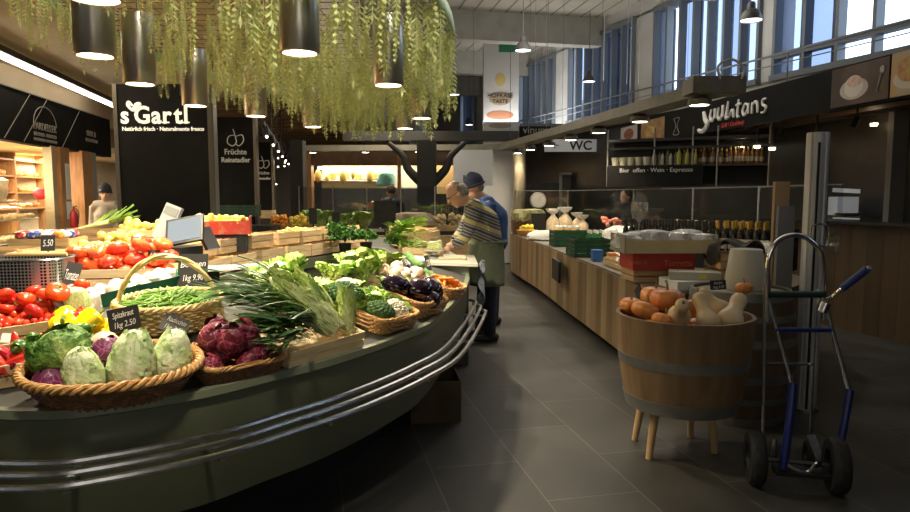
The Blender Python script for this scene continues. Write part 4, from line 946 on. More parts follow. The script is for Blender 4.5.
chalk_sign(382, 271, 4.5, .10, .12, ['Kohl', '3.20'], 'upright chalk sign between the lettuce and the kohlrabi', rz=.3, roll=.3, tilt=.2, stick=.1)
chalk_sign(405, 262, 4.95, .035, .13, ['1.80'], 'narrow dark chalk sign standing behind the kohlrabi heap', rz=.4, roll=-.4, tilt=.2, stick=.06)
chalk_sign(428, 263, 5.1, .035, .12, ['2.20'], 'narrow dark chalk sign standing behind the courgettes', rz=.4, roll=-.2, tilt=.2, stick=.06)
chalk_sign(72, 275, 3.35, .07, .13, ['Tomaten'], 'tilted dark chalk sign above the steel bin and tomatoes', rz=.5, roll=.3, stick=.08)
chalk_sign(154, 255, 4.1, .07, .06, ['6.90'], 'little dark sign in front of the ribbed tomatoes', rz=0, stick=.05)
chalk_sign(48, 243, 3.7, .07, .09, ['5.50'], 'dark sign clipped above the wooden scoop', rz=.3, stick=.06)
# inner-left ring crates
def ICp(f):    # f runs along inner control points
    i = int(f*10) % NR; p = IC[i]; t = IC[(i+1) % NR]-IC[i-1]; t.z = 0; t.normalize(); nn = V(-t.y, t.x, 0)
    mid = V(-1.2, 5.8, 0) if i < 170 else p
    q = p+nn*.05
    return p, t, nn
names = ['nearest', 'second nearest', 'third', 'fourth', 'fifth', 'sixth', 'seventh', 'eighth', 'farthest']
L_, acc, last = [], 0, None
for i in range(122, 162):
    p = IC[i]
    if last is not None: acc += (p-last).length
    last = p; L_.append((acc, i))
step = .44; k = 0; cent = []
while .20+k*step < acc-.1 and k < 9:
    i = min(L_, key=lambda a: abs(a[0]-(.20+k*step)))[1]; p = IC[i]; t = (IC[i+1]-IC[i-1]); t.z = 0; t.normalize(); nn = V(-t.y, t.x, 0)
    if nn.x > 0: nn = -nn
    c = p+nn*.19; rz = math.atan2(t.y, t.x); cent.append((c, rz, nn))
    z = p.z+.02
    putcrate(CRL, c.x, c.y, z, rz, '%s bottom layer crate along the inner stall edge, counted from the tablet scale' % names[k])
    putcrate(CRL, c.x+nn.x*.12, c.y+nn.y*.12, z+.135, rz+.05, '%s upper layer crate along the inner stall edge, counted from the tablet scale' % names[k])
    k += 1
fl = [('yellow squash in the crates right of the tall sign', squash, 'squash', .03, .032), ('red onion in the crates along the inner edge', bunred, 'onion', .028, .03), ('knobbly ginger root in the crates along the inner edge', root_v, 'ginger', .024, .035)]
for k, (c, rz, nn) in enumerate(cent):
    pr = fl[(0, 1, 2, 2, 0, 2, 1, 2, 2)[k]]; c2 = c+nn*.12; z = c.z if 0 else IC[122].z+.155
    B = TM((c2.x, c2.y, z), rz=rz)
    M().box((0, 0, .055), (.38, .27, .08)).build('crate_padding', pm('padding_card', (.30, .22, .12), rough=.8), smooth=False, label='card padding in the %s upper crate along the inner edge' % names[k], cat='padding').matrix_basis = B
    pile(B, pr[1], pack(20, pr[3], .19, .13, 8, .075, seed=k), pr[4], pr[0], pr[2], pr[2]+' pieces along the inner edge', seed=k)
# red box of squash
rb = empty('red_fruit_box', 'red printed cardboard box of yellow squash beside the second tall sign', 'box', loc=(-2.12, 6.0, 1.17), rz=.25)
redc = pm('red_card', (.55, .05, .03), (.45, .20, .10), rough=.5, scale=22, lo=.5, hi=.7)
for s in (-1, 1):
    M().box((0, s*.15, .06), (.5, .01, .12)).build('side_panel', redc, parent=rb, smooth=False); M().box((s*.25, 0, .08), (.01, .3, .16)).build('end_panel', pm('red_card_plain', (.55, .05, .03), rough=.5), parent=rb, smooth=False)
M().box((0, 0, .03), (.48, .29, .06)).build('base', redc, parent=rb, smooth=False)
M().box((0, 0, .04), (.42, .29, .06)).build('crate_padding', pm('padding_card', (.30, .22, .12), rough=.8), smooth=False, label='card padding under the kohlrabi behind the aubergines', cat='padding').matrix_basis = BK
M().box((0, 0, 0), (.44, .28, .16)).build('riser_block', black, smooth=False, loc=(-2.12, 6.0, 1.085), rot=(0, 0, .25), label='black riser block under the red printed fruit box', cat='riser')
pile(TM((-2.12, 6.0, 1.17), rz=.25), squash, pack(40, .03, .23, .14, 8, .07, seed=33), .032, 'yellow squash in the red printed box', 'squash', 'squash in the red box', seed=33)
# parsley and herbs on the far side
for i, (px, py, Y, s, l) in enumerate(((345, 244, 7.3, 1.25, 'big bunch of dark green parsley standing on the crates'), (337, 236, 7.6, .9, 'smaller bunch of parsley left of the big one'), (366, 243, 7.7, .9, 'pot of feathery green herbs right of the big parsley bunch'))):
    p = aty(px, py, Y); parsley.put(TM((p.x, p.y, p.z+.02), s=s*1.6, rz=i), l, 'parsley')
    M().lathe([(0, 0), (.055, 0), (.075, .13), (.07, .13), (.05, .01), (0, .01)], 16).build('plant_pot', dkmetal, loc=(p.x, p.y, p.z-.12), label='dark pot under the '+l.split(' of ')[0]+' of herbs, number%s from the left' % (' two', ' one', ' three')[i], cat='pot')
# far right ring: crates with celery
zf = .88
for i, (x, y, rz, l) in enumerate(((-.42, 7.55, 1.2, 'wooden crate under the leafy celery, far end'), (-.36, 7.05, 1.3, 'wooden crate under the leafy celery, near end'), (-.62, 8.25, 1.9, 'wooden crate at the far curve of the stall, right of the parsley'), (-.32, 6.55, 1.4, 'wooden crate nearest the weighing counter with leeks on it'))):
    putcrate(CRL, x, y, deckz(x, y)+.02, rz, l)
    if i < 3: putcrate(CRL, x, y, deckz(x, y)+.155, rz+.05, l.replace('wooden crate', 'second layer wooden crate'))
for i, (a, b, s) in enumerate((((392, 236, 7.5), (425, 240, 6.9), 1.3), ((388, 240, 7.3), (428, 248, 6.8), 1.35), ((400, 236, 7.3), (420, 236, 6.7), 1.2), ((395, 246, 7.0), (430, 250, 6.5), 1.1))):
    leafy.put(layx(aty(*a), aty(*b), s), 'leafy celery bunch heaped on the crates left of the man', 'celery', 'celery bunches left of the man')
for i in range(5):
    leek.put(layx(aty(441, 241+i*2, 6.3), aty(405, 250+i*2, 6.7), 1.0), 'leek lying beside the celery toward the man', 'leek', 'leeks beside the celery')
parsley.put(TM(aty(398, 246, 7.0), s=1.5), 'loose heap of green leaves below the celery', 'greens')
# small scale on the work counter
p = onz(434, 258, .925); ks = empty('kitchen_scale', 'small clear and steel kitchen scale on the white weighing counter', 'scale', loc=(p.x, p.y, .922))
M().lathe([(0, 0), (.07, 0), (.08, .02), (.03, .035), (.03, .06), (.11, .07), (.11, .075), (0, .075)], 20).build('body', steel, parent=ks)
M().tube([(.10*cos(a), 0, .08+.08*sin(a)) for a in [pi*k/12 for k in range(13)]], .004, 6).build('handle', steel, parent=ks)
p = onz(452, 258.5, .925); o = M().box((0, 0, .012), (.26, .18, .02)).build('cutting_board', pm('board_cream', (.60, .55, .38), rough=.5), smooth=False, loc=(p.x, p.y, .922), label='pale cutting board under the hands of the man', cat='cutting board')
p = onz(413, 268, .9); o = put_bag('plastic_bag', cello, (p.x-.02, p.y+.05, deckz(p.x-.02, p.y)), .15, .10, .07, 'crumpled clear plastic bag between the courgettes and the counter', 8)
# crate under the stall
B = TM((-.10, 4.15, 0), rz=.12)
ub = empty('cardboard_box', 'dark cardboard fruit box standing on the floor under the stall', 'box', loc=(-.15, 4.5, 0), rz=.12)
dkc = pm('dark_card', (.12, .085, .045), (.07, .06, .03), rough=.8, scale=6)
for s in (-1, 1):
    M().box((0, s*.2, .14), (.33, .008, .28)).build('side_panel', dkc, parent=ub, smooth=False); M().box((s*.165, 0, .14), (.008, .4, .28)).build('end_panel', dkc, parent=ub, smooth=False)
M().box((0, 0, .01), (.32, .39, .015)).build('base', dkc, parent=ub, smooth=False)
# =================== RIGHT SIDE ===================
def onwood(name, c1, c2, sc=2.2):
    return pm(name, c1, c2, rough=.5, scale=sc, stretch=(3.2, 3.2, .25), lo=.3, hi=.7, detail=4)
cwood = onwood('counter_oak', (.24, .155, .075), (.36, .25, .13)); cwood2 = onwood('counter_oak_dark', (.17, .105, .05), (.25, .165, .08))
# counter front curve (z .79 top)
fr = [V(1.75, 4.96, 0), V(1.60, 5.12, 0), onz(654, 288, .79), onz(594, 264.5, .79), onz(565, 253.5, .79), onz(540, 243.5, .79), onz(514, 234.8, .79), V(1.12, 13.1, 0), V(1.3, 13.6, 0)]
fr = [V(p.x, p.y, 0) for p in fr]
backx = [V(2.38, 4.96, 0), V(2.85, 5.4, 0), V(3.15, 6.2, 0), V(3.0, 9, 0), V(2.5, 12.5, 0), V(2.2, 13.6, 0)]
FC = catmull(fr, 6); poly = [(p.x, p.y) for p in FC]+[(p.x, p.y) for p in reversed(catmull(backx, 4))]
ctr = empty('wooden_counter', 'long oak fronted sales counter running along the right of the aisle', 'counter')
M().prism(poly, .77, .79).build('worktop', pm('counter_top', (.16, .14, .11), rough=.4), parent=ctr, smooth=False)
ins = lambda d: [(p[0]+d*(1 if i < len(FC) else -1), p[1]+(d if i == 0 else 0)) for i, p in enumerate(poly)]
M().prism(ins(.04), .10, .768).build('body', cwood2, parent=ctr, smooth=False)
M().prism(ins(.22), 0, .10).build('plinth', black, parent=ctr, smooth=False)
# front planks
tot = 0; seg = []
for i in range(len(FC)-1): seg.append((tot, FC[i], FC[i+1])); tot += (FC[i+1]-FC[i]).length
def fpt(s):
    for s0, a, b in reversed(seg):
        if s >= s0: return a+(b-a).normalized()*(s-s0)
    return FC[0]
random.seed(3); s = 0; PW = .19; k = 0
pmats = [onwood('oak_plank_%s' % n, c1, c2, 2.5) for n, c1, c2 in (('honey', (.25, .165, .08), (.36, .25, .135)), ('brown', (.185, .118, .058), (.28, .185, .095)), ('pale', (.29, .205, .11), (.40, .29, .165)), ('umber', (.15, .095, .045), (.22, .145, .07)))]
while s < tot-PW:
    a, b = fpt(s+.001), fpt(s+PW-.002); m = M(); m.bar(a+V(0, 0, .43), b+V(0, 0, .43), .02, .68); m.build('front_plank', pmats[random.choice((0, 0, 1, 2, 3, 1))], parent=ctr, smooth=False); s += PW; k += 1
p = aty(558.5, 263, 0) if 0 else onz(560, 262, .69); n_ = V(-1, -.07, 0)
M().box(V(p.x-.03, p.y+.1, .58), (.03, .55, .26)).build('ventilation_grille', black, parent=ctr, smooth=False)
cy = lambda px, z=.79, py=None: onz(px, py, z)
# hanging diamond sign
p = aty(638, 292, 5.35); o = M().box((0, 0, 0), (.10, .008, .10)).build('diamond_sign', slate, smooth=False, label='small black diamond shaped board hanging on the oak counter behind the tub', cat='sign', loc=(p.x, p.y-.02, p.z), rot=(0, RD(45), -1.35))
# ---- helper crates of plastic
def plastic_crate(name, a, b, h, mat, label, loc, rz, bars=4):
    root = empty(name, label, 'crate', loc=loc, rz=rz)
    for s in (-1, 1):
        m = M()
        for k in range(bars): m.box((0, s*b/2, (k+.5)*h/bars), (a, .012, h/bars*.68))
        for x in (-.5, -.17, .17, .5): m.box((x*(a-.02), s*b/2, h/2), (.03, .02, h))
        m.build('side_panel', mat, parent=root, smooth=False)
        m = M()
        for k in range(bars): m.box((s*a/2, 0, (k+.5)*h/bars), (.012, b, h/bars*.68))
        m.build('end_panel', mat, parent=root, smooth=False)
    M().box((0, 0, .008), (a, b, .016)).build('base', mat, parent=root, smooth=False); return root
gcr = pm('crate_green_plastic', (.010, .058, .024), (.014, .075, .032), rough=.45)
def oc(px, py, z=.795, dx=0, dy=0): p = onz(px, py, z); return V(p.x+dx, p.y+dy, z)
plastic_crate('green_plastic_crate', .62, .42, .22, gcr, 'green plastic crate standing farther back on the oak counter', oc(556, 245, dx=.24, dy=-.1), .05)
plastic_crate('green_plastic_crate', .46, .40, .21, gcr, 'green plastic crate nearer the camera beside the blue carton', oc(580, 256, dx=.12, dy=.05), .08)
# bottle prototypes
def bottle(name, gm, cm, h=.30, r=.037, capr=.015, cap=.045, label_mat=None):
    root = bpy.data.objects.new(name, None); COL.objects.link(root)
    M().lathe([(0, 0), (r*.95, 0), (r, .01), (r, h*.55), (r*.9, h*.64), (r*.45, h*.75), (r*.36, h*.8), (r*.36, h*.97), (0, h*.97)], 12).build('glass', gm, parent=root)
    M().lathe([(capr, h-cap), (capr, h), (0, h)], 10).build('cap', cm, parent=root)
    if label_mat: M().lathe([(r*1.02, h*.15), (r*1.02, h*.42)], 12).build('label', label_mat, parent=root); M().lathe([(r*.62, h*.70), (r*.42, h*.755)], 12).build('neck_label', pm('neck_label_silver', (.5, .5, .48), rough=.35, metal=.3), parent=root)
    return Proto(root)
gd = pm('bottle_dark_glass', (.012, .012, .010), rough=.12, coat=.5); gg = pm('bottle_green_glass', (.02, .14, .03), rough=.1, coat=.5)
gold = pm('gold_foil', (.55, .38, .08), rough=.35, metal=.7); blk = pm('cap_black', (.02, .02, .02), rough=.4); paperl = pm('bottle_label', (.35, .33, .28), rough=.6)
b_dark = bottle('oil_bottle', gd, blk, .31, .034, .017, .06, paperl); b_gold = bottle('wine_bottle', gd, gold, .32, .037, .016, .08, paperl); b_green = bottle('green_bottle', gg, pm('cap_white', (.7, .7, .66), rough=.4), .25, .034)
# tiers behind
rk = empty('bottle_rack', 'long black tiered rack holding the rows of dark bottles', 'rack')
A = V(1.95, 7.5, 0); Bp = V(3.02, 6.15, 0); dr_ = (Bp-A).normalized(); pn = V(-dr_.y, dr_.x, 0)
m = M(); m.bar(A+V(0, 0, .87), Bp+V(0, 0, .87), .32, .155); m.build('tier', black, parent=rk, smooth=False)
m = M(); m.bar(A-pn*.16+V(0, 0, 1.09), Bp-pn*.16+V(0, 0, 1.09), .012, .02); 
for k in range(9): q = A.lerp(Bp, k/8)-pn*.16; m.tube([q+V(0, 0, .95), q+V(0, 0, 1.09)], .006, 5)
m.build('front_bar', steel, parent=rk, smooth=False)
Lr = (Bp-A).length; nb = 21
for r_ in range(2):
    for k in range(nb):
        q = A+dr_*(.05+(Lr-.1)*(k+.5*r_*.6)/(nb-.5))+pn*(-.08+.15*r_)
        pr = b_gold if k >= 14 else b_dark
        pr.put(TM((q.x, q.y, .948), rz=k), ('gold capped dark bottle at the near end of the tiered rack', 'black capped dark bottle in the far part of the tiered rack')[k < 14], 'bottle', ('gold capped bottles', 'black capped bottles')[k < 14])
for r_ in range(3):
    for k in range(5):
        b_green.put(TM((1.86+.085*k, 9.0+.1*r_, .79)), 'green glass bottle in the block behind the green crates', 'bottle', 'green bottles behind the crates')
for r_ in range(2):
    for k in range(7):
        b_green.put(TM((2.35+.085*k-.0, 8.5+.1*r_, .79)), 'green glass bottle in the long row right of the pink flowers', 'bottle', 'green bottles right of the flowers')
jar = bpy.data.objects.new('honey_jar', None); COL.objects.link(jar)
M().lathe([(0, 0), (.04, 0), (.045, .01), (.045, .10), (.036, .12), (0, .12)], 16).build('glass', pm('honey', (.75, .42, .04), rough=.15, emit=.05), parent=jar); M().lathe([(.04, .12), (.04, .145), (0, .145)], 16).build('lid', white, parent=jar); JP = Proto(jar)
for k in range(6): JP.put(TM((1.68+.13*(k % 3), 10.6+.15*(k//3), .79), s=1.6), 'golden honey jar standing behind the farther green crate', 'jar', 'honey jars')
# lemons basket
p = oc(519, 236, dx=.16, dy=.1)
setp(wicker_basket('small_basket', .18, .15, .09, 2, mat=wicker, rows=6), TM(p), 'small round basket of lemons at the far end of the oak counter', 'basket')
for x, y, z, r in pack(22, .034, .15, .13, 2, .06, seed=3): lemon.put(TM((p.x+x, p.y+y, p.z+z), rx=x*9, rz=y*30, s=1.1), 'yellow lemon in the small basket at the far counter end', 'lemon', 'lemons in the small basket')
paper = pm('white_paper', (.72, .71, .68), rough=.7, bump=.3, bscale=12)
put_bag('paper_bag_pile', paper, oc(531, 240, dx=.34, dy=.1), .36, .30, .15, 'heap of white paper bags beside the lemons', 11)
put_bag('paper_bag_pile', paper, oc(545, 236, dx=.35, dy=.2), .26, .22, .15, 'second heap of white paper bags behind the farther green crate', 12)
# cellophane bags and jars at the back
for i, (px, Y, s) in enumerate(((553, 11.2, 1), (565, 11.3, 1.05), (577, 11.6, .85), (583, 11.0, .8))):
    p = aty(px, 222, Y); bg_ = empty('cellophane_bag', ['tied clear bag of snacks left of the other three', 'tallest tied clear bag of snacks at the back of the counter', 'smaller tied clear bag behind the green bottles', 'smallest tied clear bag at the right of the row'][i], 'bag', loc=(p.x, p.y, .79))
    M().lathe([(0, 0), (.11*s, 0), (.12*s, .15*s), (.11*s, .30*s), (.04*s, .38*s), (.03*s, .40*s)], 14, lob=lambda a, r, z: 1+.06*sin(5*a+9*z)).build('bag', pm('snack_fill', (.55, .42, .25), (.74, .62, .42), rough=.4, scale=30), parent=bg_)
    M().lathe([(.03*s, .40*s), (.10*s, .46*s), (.12*s, .50*s)], 14, lob=lambda a, r, z: 1+.2*sin(5*a)).build('top', cello, parent=bg_)
p = aty(538, 196, 12.0); dsc = empty('dial_scale', 'round faced dial scale standing at the back of the far counter end', 'scale', loc=(p.x, p.y, .79))
M().box((0, 0, .2), (.25, .2, .40)).build('body', dkmetal, parent=dsc, smooth=False)
m = M(); m.lathe([(0, .04), (.14, .04), (.15, .02), (.15, -.02), (0, -.02)], 28, R=Euler((pi/2, 0, 0)).to_matrix(), c=(0, -.02, .63)); m.build('casing', pm('scale_casing', (.3, .29, .26), rough=.35, metal=.6), parent=dsc)
M().lathe([(0, 0), (.125, 0), (.125, .004), (0, .004)], 28, R=Euler((pi/2, 0, 0)).to_matrix(), c=(0, -.062, .63)).build('dial', pm('dial_face', (.45, .44, .40), rough=.5), parent=dsc)
M().bar((0, -.07, .63), (.04, -.07, .71), .006, .004).build('pointer', black, parent=dsc)
for i, (px, py) in enumerate(((512, 200), (522, 195), (528, 214))):
    p = aty(px+8, py, 12.3+i*.2)
    setp(wicker_basket('deep_basket', .15, .13, .26, 2, mat=wickerd, rows=10), TM((p.x, p.y, .79)), ['dark deep wicker basket at the far left of the oak counter', 'dark deep wicker basket beside the dial scale', 'dark deep wicker basket in front of the dial scale'][i], 'basket')
    put_bag('dried_bunch', pm('dried_herbs', (.22, .24, .10), (.38, .34, .18), rough=.8, scale=30, bump=.6), (p.x, p.y, 1.0), .15, .13, .26, ['bunch of dry herbs in the far left deep basket', 'bunch of dry herbs in the basket beside the dial scale', 'bunch of dry herbs in the basket before the dial scale'][i], 20+i, lob=.25, cat='herbs')
# pink flowers
p = oc(592, 243, dx=.35, dy=.3); fl_ = empty('flower_bunch', 'bunch of salmon pink flowers between the green crates and paper bags', 'flowers', loc=p)
rr = random.Random(2); m = M(); m2 = M()
for k in range(20):
    q = V(rr.gauss(0, .06), rr.gauss(0, .06), .30+rr.uniform(-.05, .07)); m.ball(q, .03, 8, 5, fn=lambda p: 1+.25*sin(9*p.x)*sin(8*p.y)); m2.tube([V(0, 0, .02), q], .003, 4)
m.build('blossom', pm('salmon_petal', (.85, .22, .16), (.90, .40, .28), rough=.6, scale=20), parent=fl_); m2.build('stem', stemg, parent=fl_); M().lathe([(0, 0), (.05, 0), (.06, .16), (.05, .16), (0, .02)], 14).build('vase', dkmetal, parent=fl_)
# clear bags with spiky packets
rr = random.Random(6)
for i in range(7):
    p = oc(593+i*3.2, 252-(i % 2)*4, dx=.28+.05*(i % 3), dy=.2)
    put_bag('clear_bag', cello, p, .12, .10, .30, 'crumpled clear plastic bag in the cluster right of the flowers', 30+i, rx=rr.uniform(-.4, .2), rz=rr.uniform(0, 3), group='clear bags right of the flowers', lob=.2)
for i in range(3):
    p = oc(600+i*6, 250, dx=.35, dy=-.1+.1*i); o = M().box((0, 0, .19), (.06, .02, .36)).build('cardboard_packet', pm('pale_card', (.62, .54, .36), rough=.6), smooth=False, loc=p, rot=(.1, .7, .2*i), label='flat pale card packet leaning among the clear plastic bags', cat='packet', group='card packets among the bags')
p = oc(586, 261, dx=.13, dy=.05); M().box((0, 0, .06), (.11, .13, .12)).build('blue_carton', pm('carton_blue', (.04, .16, .5), rough=.4), smooth=False, loc=p, label='small bright blue carton in front of the nearer green crate', cat='carton')
p = oc(593, 263, dx=.22, dy=.0); M().box((0, 0, .055), (.12, .14, .11)).build('orange_carton', pm('carton_orange', (.60, .26, .09), rough=.5), smooth=False, loc=p, label='small orange brown carton right of the blue one', cat='carton')
p = oc(590, 258, dx=.24, dy=.35)
# labelled packets crate
p = oc(606, 268, dx=.20, dy=.0)
setp(crate('wooden_crate', .28, .62, .085), TM((p.x+.02, p.y+.05, .793), rz=.07), 'shallow wooden crate of dark striped packets near the counter edge', 'crate')
sp_ = Proto(M().box((0, 0, .008), (.05, .19, .016)).build('striped_packet', pm('striped_packet_print', (.70, .66, .55), (.07, .03, .06), rough=.4, scale=22, lo=.48, hi=.52), smooth=False))
for k in range(14): sp_.put(TM((p.x-.05+.035*(k % 5)+.02, p.y-.16+.17*(k//5), .85+.012*(k % 3)), rx=.35, rz=rr.uniform(-.5, .3)), 'narrow striped packet in the shallow crate at the counter edge', 'packet', 'striped packets in the crate')
# fruit crate with plastic bags on red box on crate
c0 = V(1.72, 5.62, 0)
putcrate(CR, c0.x+.0, c0.y+.02, .793, .05, 'wooden crate under the red printed box on the oak counter', s=(1.15, 1.15, .8))
rbx = empty('red_printed_box', 'red cardboard box with pale lettering under the crate of plastic bags', 'box', loc=(c0.x+.0, c0.y, .900), rz=.04)
redb = pm('box_red', (.42, .035, .02), rough=.45)
M().box((0, 0, .07), (.52, .38, .14)).build('body', redb, parent=rbx, smooth=False)
text('Torretta', .07, Matrix.Translation((.12, -.192, .035)) @ Matrix.Rotation(pi/2, 4, 'X'), pm('print_orange', (.62, .20, .10), rough=.6), rbx); text('Südtirol', .05, Matrix.Translation((-.22, -.192, .05)) @ Matrix.Rotation(pi/2, 4, 'X'), pm('print_orange', (.62, .20, .10)), rbx)
wc = empty('open_wooden_tray', 'wide pale wooden tray heaped with clear plastic bags on the red box', 'tray', loc=(c0.x+.05, c0.y-.01, 1.042), rz=.04)
cw = pm('tray_wood', (.55, .45, .26), (.62, .52, .32), rough=.6); 
for s in (-1, 1): M().box((0, s*.21, .055), (.76, .01, .11)).build('side_panel', cw, parent=wc, smooth=False)
for s in (-1, 1):
    m = M(); m.box((s*.385, 0, .03), (.012, .42, .06)); m.box((s*.385, 0, .13), (.012, .42, .04)); m.box((s*.385, -.14, .085), (.012, .14, .05)); m.box((s*.385, .14, .085), (.012, .14, .05)); m.build('end_panel', pm('tray_grey', (.30, .29, .24), rough=.6), parent=wc, smooth=False)
M().box((0, 0, .01), (.77, .41, .015)).build('base', cw, parent=wc, smooth=False)
clr = pm('clear_plastic_bag', (.85, .85, .83), (.60, .61, .60), rough=.15, scale=14, bump=1, bscale=26, coat=.5)
for i in range(7): put_bag('clear_bag', clr, (c0.x-.24+.1*i, c0.y-.02+.05*(i % 2), 1.06), .12, .14, .14+.015*(i % 3), 'crumpled clear plastic bag heaped in the wide wooden tray', 50+i, rz=i, group='clear bags in the wide tray', lob=.22)
# wine glass, big
p = aty(639, 225, 6.6)
M().lathe([(0, 0), (.07, 0), (.07, .004), (.006, .012), (.006, .12), (.02, .135), (.07, .19), (.085, .26), (.082, .33), (.078, .33), (.08, .26), (.066, .195), (.018, .14), (0, .138)], 24).build('wine_glass', glassmat('wine_glass', (.75, .76, .75), refl=.25, op=.22), loc=(p.x, p.y, 1.12), label='huge wine glass standing behind the tray of plastic bags', cat='glass')
M().box((p.x, p.y, .955), (.16, .16, .328)).build('display_block', black, smooth=False, label='black block under the huge wine glass', cat='block')
# white board + slim boxes on the near counter end
M().prism([(1.70, 5.0), (2.04, 5.04), (2.0, 5.37), (1.66, 5.33)], .793, .86).build('white_box', white, smooth=False, label='long white box lying on the near counter end', cat='box')
sb = empty('slim_box', 'slim grey white box with a yellow sticker on the long white box', 'box', loc=(1.89, 5.18, .862), rz=-.28)
M().box((0, 0, .03), (.38, .2, .06)).build('body', pm('slim_grey', (.45, .44, .38), rough=.5), parent=sb, smooth=False); M().box((.06, -.101, .03), (.05, .003, .035)).build('sticker', pm('sticker_yellow', (.7, .6, .05)), parent=sb, smooth=False)
# crate + dark cloth behind the lamp-shade pot
for k in range(2): putcrate(CRL, 2.30, 5.35, .793+.137*k, .05, 'pale wooden crate behind the silver post, %s of its stack' % ('bottom', 'top')[k], s=1.0)
for k in range(1): putcrate(CRL, 2.66, 5.82, .793, .1, 'pale wooden crate at the right end of the oak counter', s=.9)
o = M().grid(lambda u, v: (.40*(u-.5)+.02*sin(v*9), .34*(v-.5)+.02*sin(u*7), .03+.035*sin(u*11+v*4)*cos(v*9)-(.14*max(0, abs(u-.5)*2-.85)/.15)), 30, 24).build('dark_cloth', pm('cloth_dark', (.035, .032, .03), (.06, .055, .05), rough=.9), loc=(2.26, 5.33, 1.10), label='crumpled dark cloth lying over the wooden crate behind the barrel', cat='cloth')
m = M(); m.grid(lambda u, v: (.30*(u-.5), .3*(v-.5), .02+.03*sin(u*9+v*5)*cos(v*7)), 20, 16).build('dark_cloth', pm('cloth_dark', (.03, .03, .03)), loc=(2.62, 5.80, .96), label='crumpled dark cloth on the crate at the right counter end', cat='cloth')
put_bag('clear_bag', clr, (2.75, 6.0, .79), .2, .16, .30, 'pile of clear plastic bags right of the gold capped bottles', 77, lob=.2)
# flowers/fruit behind bottles
rr = random.Random(12); m = M()
for k in range(9):
    q = A.lerp(Bp, .25+.6*k/9)+pn*.34; rp = Proto(M().ball((0, 0, 0), .034, 8, 6, fn=lambda p: 1+.35*sin(8*p.x)*sin(7*p.y)).build('dried_flower', [pm('flower_yellow', (.55, .38, .08), rough=.8), pm('flower_orange', (.55, .18, .06), rough=.8), pm('flower_olive', (.25, .27, .08), rough=.8)][k % 3]))
    rp.put(TM((q.x, q.y, 1.215)), ('yellow', 'orange red', 'olive green')[k % 3]+' dried flower head behind the dark bottles', 'flower', ('yellow', 'orange', 'olive')[k % 3]+' dried flowers')
m = M(); m.bar(A+pn*.34+V(0, 0, .99), Bp+pn*.34+V(0, 0, .99), .14, .40); m.build('back_shelf', black, smooth=False, label='black shelf behind the dark bottles with dried flowers on it', cat='shelf')
# ----- pumpkin tub (half barrel on legs)
bw = pm('barrel_oak', (.15, .09, .042), (.23, .15, .075), rough=.6, scale=3, stretch=(5, 5, .6), bump=.15, lo=.3, hi=.7); hoop = pm('hoop_steel', (.24, .24, .22), (.17, .17, .155), rough=.5, metal=.5, scale=5)
def staves(prof, n, gap=.0):
    m = M()
    def lob(a, r, z): return 1-.006*(abs(math.sin(a*n/2)) < .12)
    return m.lathe(prof, n*8, lob=lob)
tc_ = V(1.335, 3.80, 0); tub = empty('pumpkin_tub', 'half wine barrel on wooden legs filled with pumpkins, beside the hand truck', 'tub', loc=tc_)
m = staves([(.315, .30), (.335, .38), (.358, .52), (.376, .70), (.385, .835), (.363, .835), (.353, .70), (.337, .52), (.3, .34), (0, .34)], 20); m.build('staves', bw, parent=tub)
for z0, z1, r0, r1 in ((.30, .375, .320, .338), (.56, .615, .366, .371)):
    M().lathe([(r0, z0), (r1, z1), (r1-.004, z1), (r0-.004, z0)], 64).build('hoop', hoop, parent=tub)
legw = pm('leg_wood', (.42, .27, .12), (.55, .37, .18), rough=.5, scale=4, stretch=(6, 6, 1))
for lx, ly in ((-.215, -.11), (-.215, .19), (.20, -.02), (.15, .24)):
    p0 = V(lx*.82, ly*.82, .32); p1 = V(lx, ly, 0); M().tube([p1, p0], [.019, .027], 14).build('leg', legw, parent=tub)
M().lathe([(0, .30), (.315, .30)], 40).build('bottom', bw, parent=tub)
pkm = pm('pumpkin_orange', (.72, .24, .045), (.78, .34, .09), rough=.35, scale=5, rnd=.1); bnm = pm('butternut_skin', (.66, .48, .27), (.72, .56, .34), rough=.4, scale=4, rnd=.08)
def pumpkin(mat, name='pumpkin', lb=10, sq=.8, dep=.06):
    root = bpy.data.objects.new(name, None); COL.objects.link(root)
    pr = [(0, -.72), (.3, -.76), (.65, -.66), (.92, -.35), (1, 0), (.93, .36), (.7, .62), (.4, .72), (.2, .70), (0, .62)]
    M().lathe([(r*.1, z*.1*sq) for r, z in catmull([V(a, b, 0) for a, b in pr], 3)] if 0 else [(max(0, p.x)*.1, p.y*.1*sq) for p in catmull([V(a, b, 0) for a, b in pr], 3)], 40, lob=lambda a, r, z: 1-dep*abs(cos(a*lb/2))**3).build('fruit', mat, parent=root)
    M().tube(catmull([(0, 0, .055*sq), (.002, 0, .085), (.012, .004, .11)], 4), [.013, .010, .008, .007, .006, .006, .006, .007, .008], 7).build('stem', stemd, parent=root); return Proto(root)
hok = pumpkin(pkm)
def btn():
    root = bpy.data.objects.new('butternut_squash', None); COL.objects.link(root)
    pr = [(0, -.09), (.03, -.088), (.06, -.065), (.066, -.035), (.055, 0), (.042, .03), (.038, .06), (.04, .09), (.04, .115), (.03, .135), (.012, .142), (0, .142)]
    M().lathe([(max(0, p.x), p.y) for p in catmull([V(a, b, 0) for a, b in pr], 3)], 24).build('fruit', bnm, parent=root); M().tube([(0, 0, .138), (0, 0, .16)], [.009, .007], 7).build('stem', stemd, parent=root); return Proto(root)
but = btn()
M().lathe([(0, 0), (.345, 0), (.348, .02), (0, .02)], 40).build('false_bottom', bw, loc=(tc_.x, tc_.y, .65), label='round board inside the pumpkin tub carrying the pumpkins', cat='board')
def tp(px, py, Y): return aty(px, py, Y)
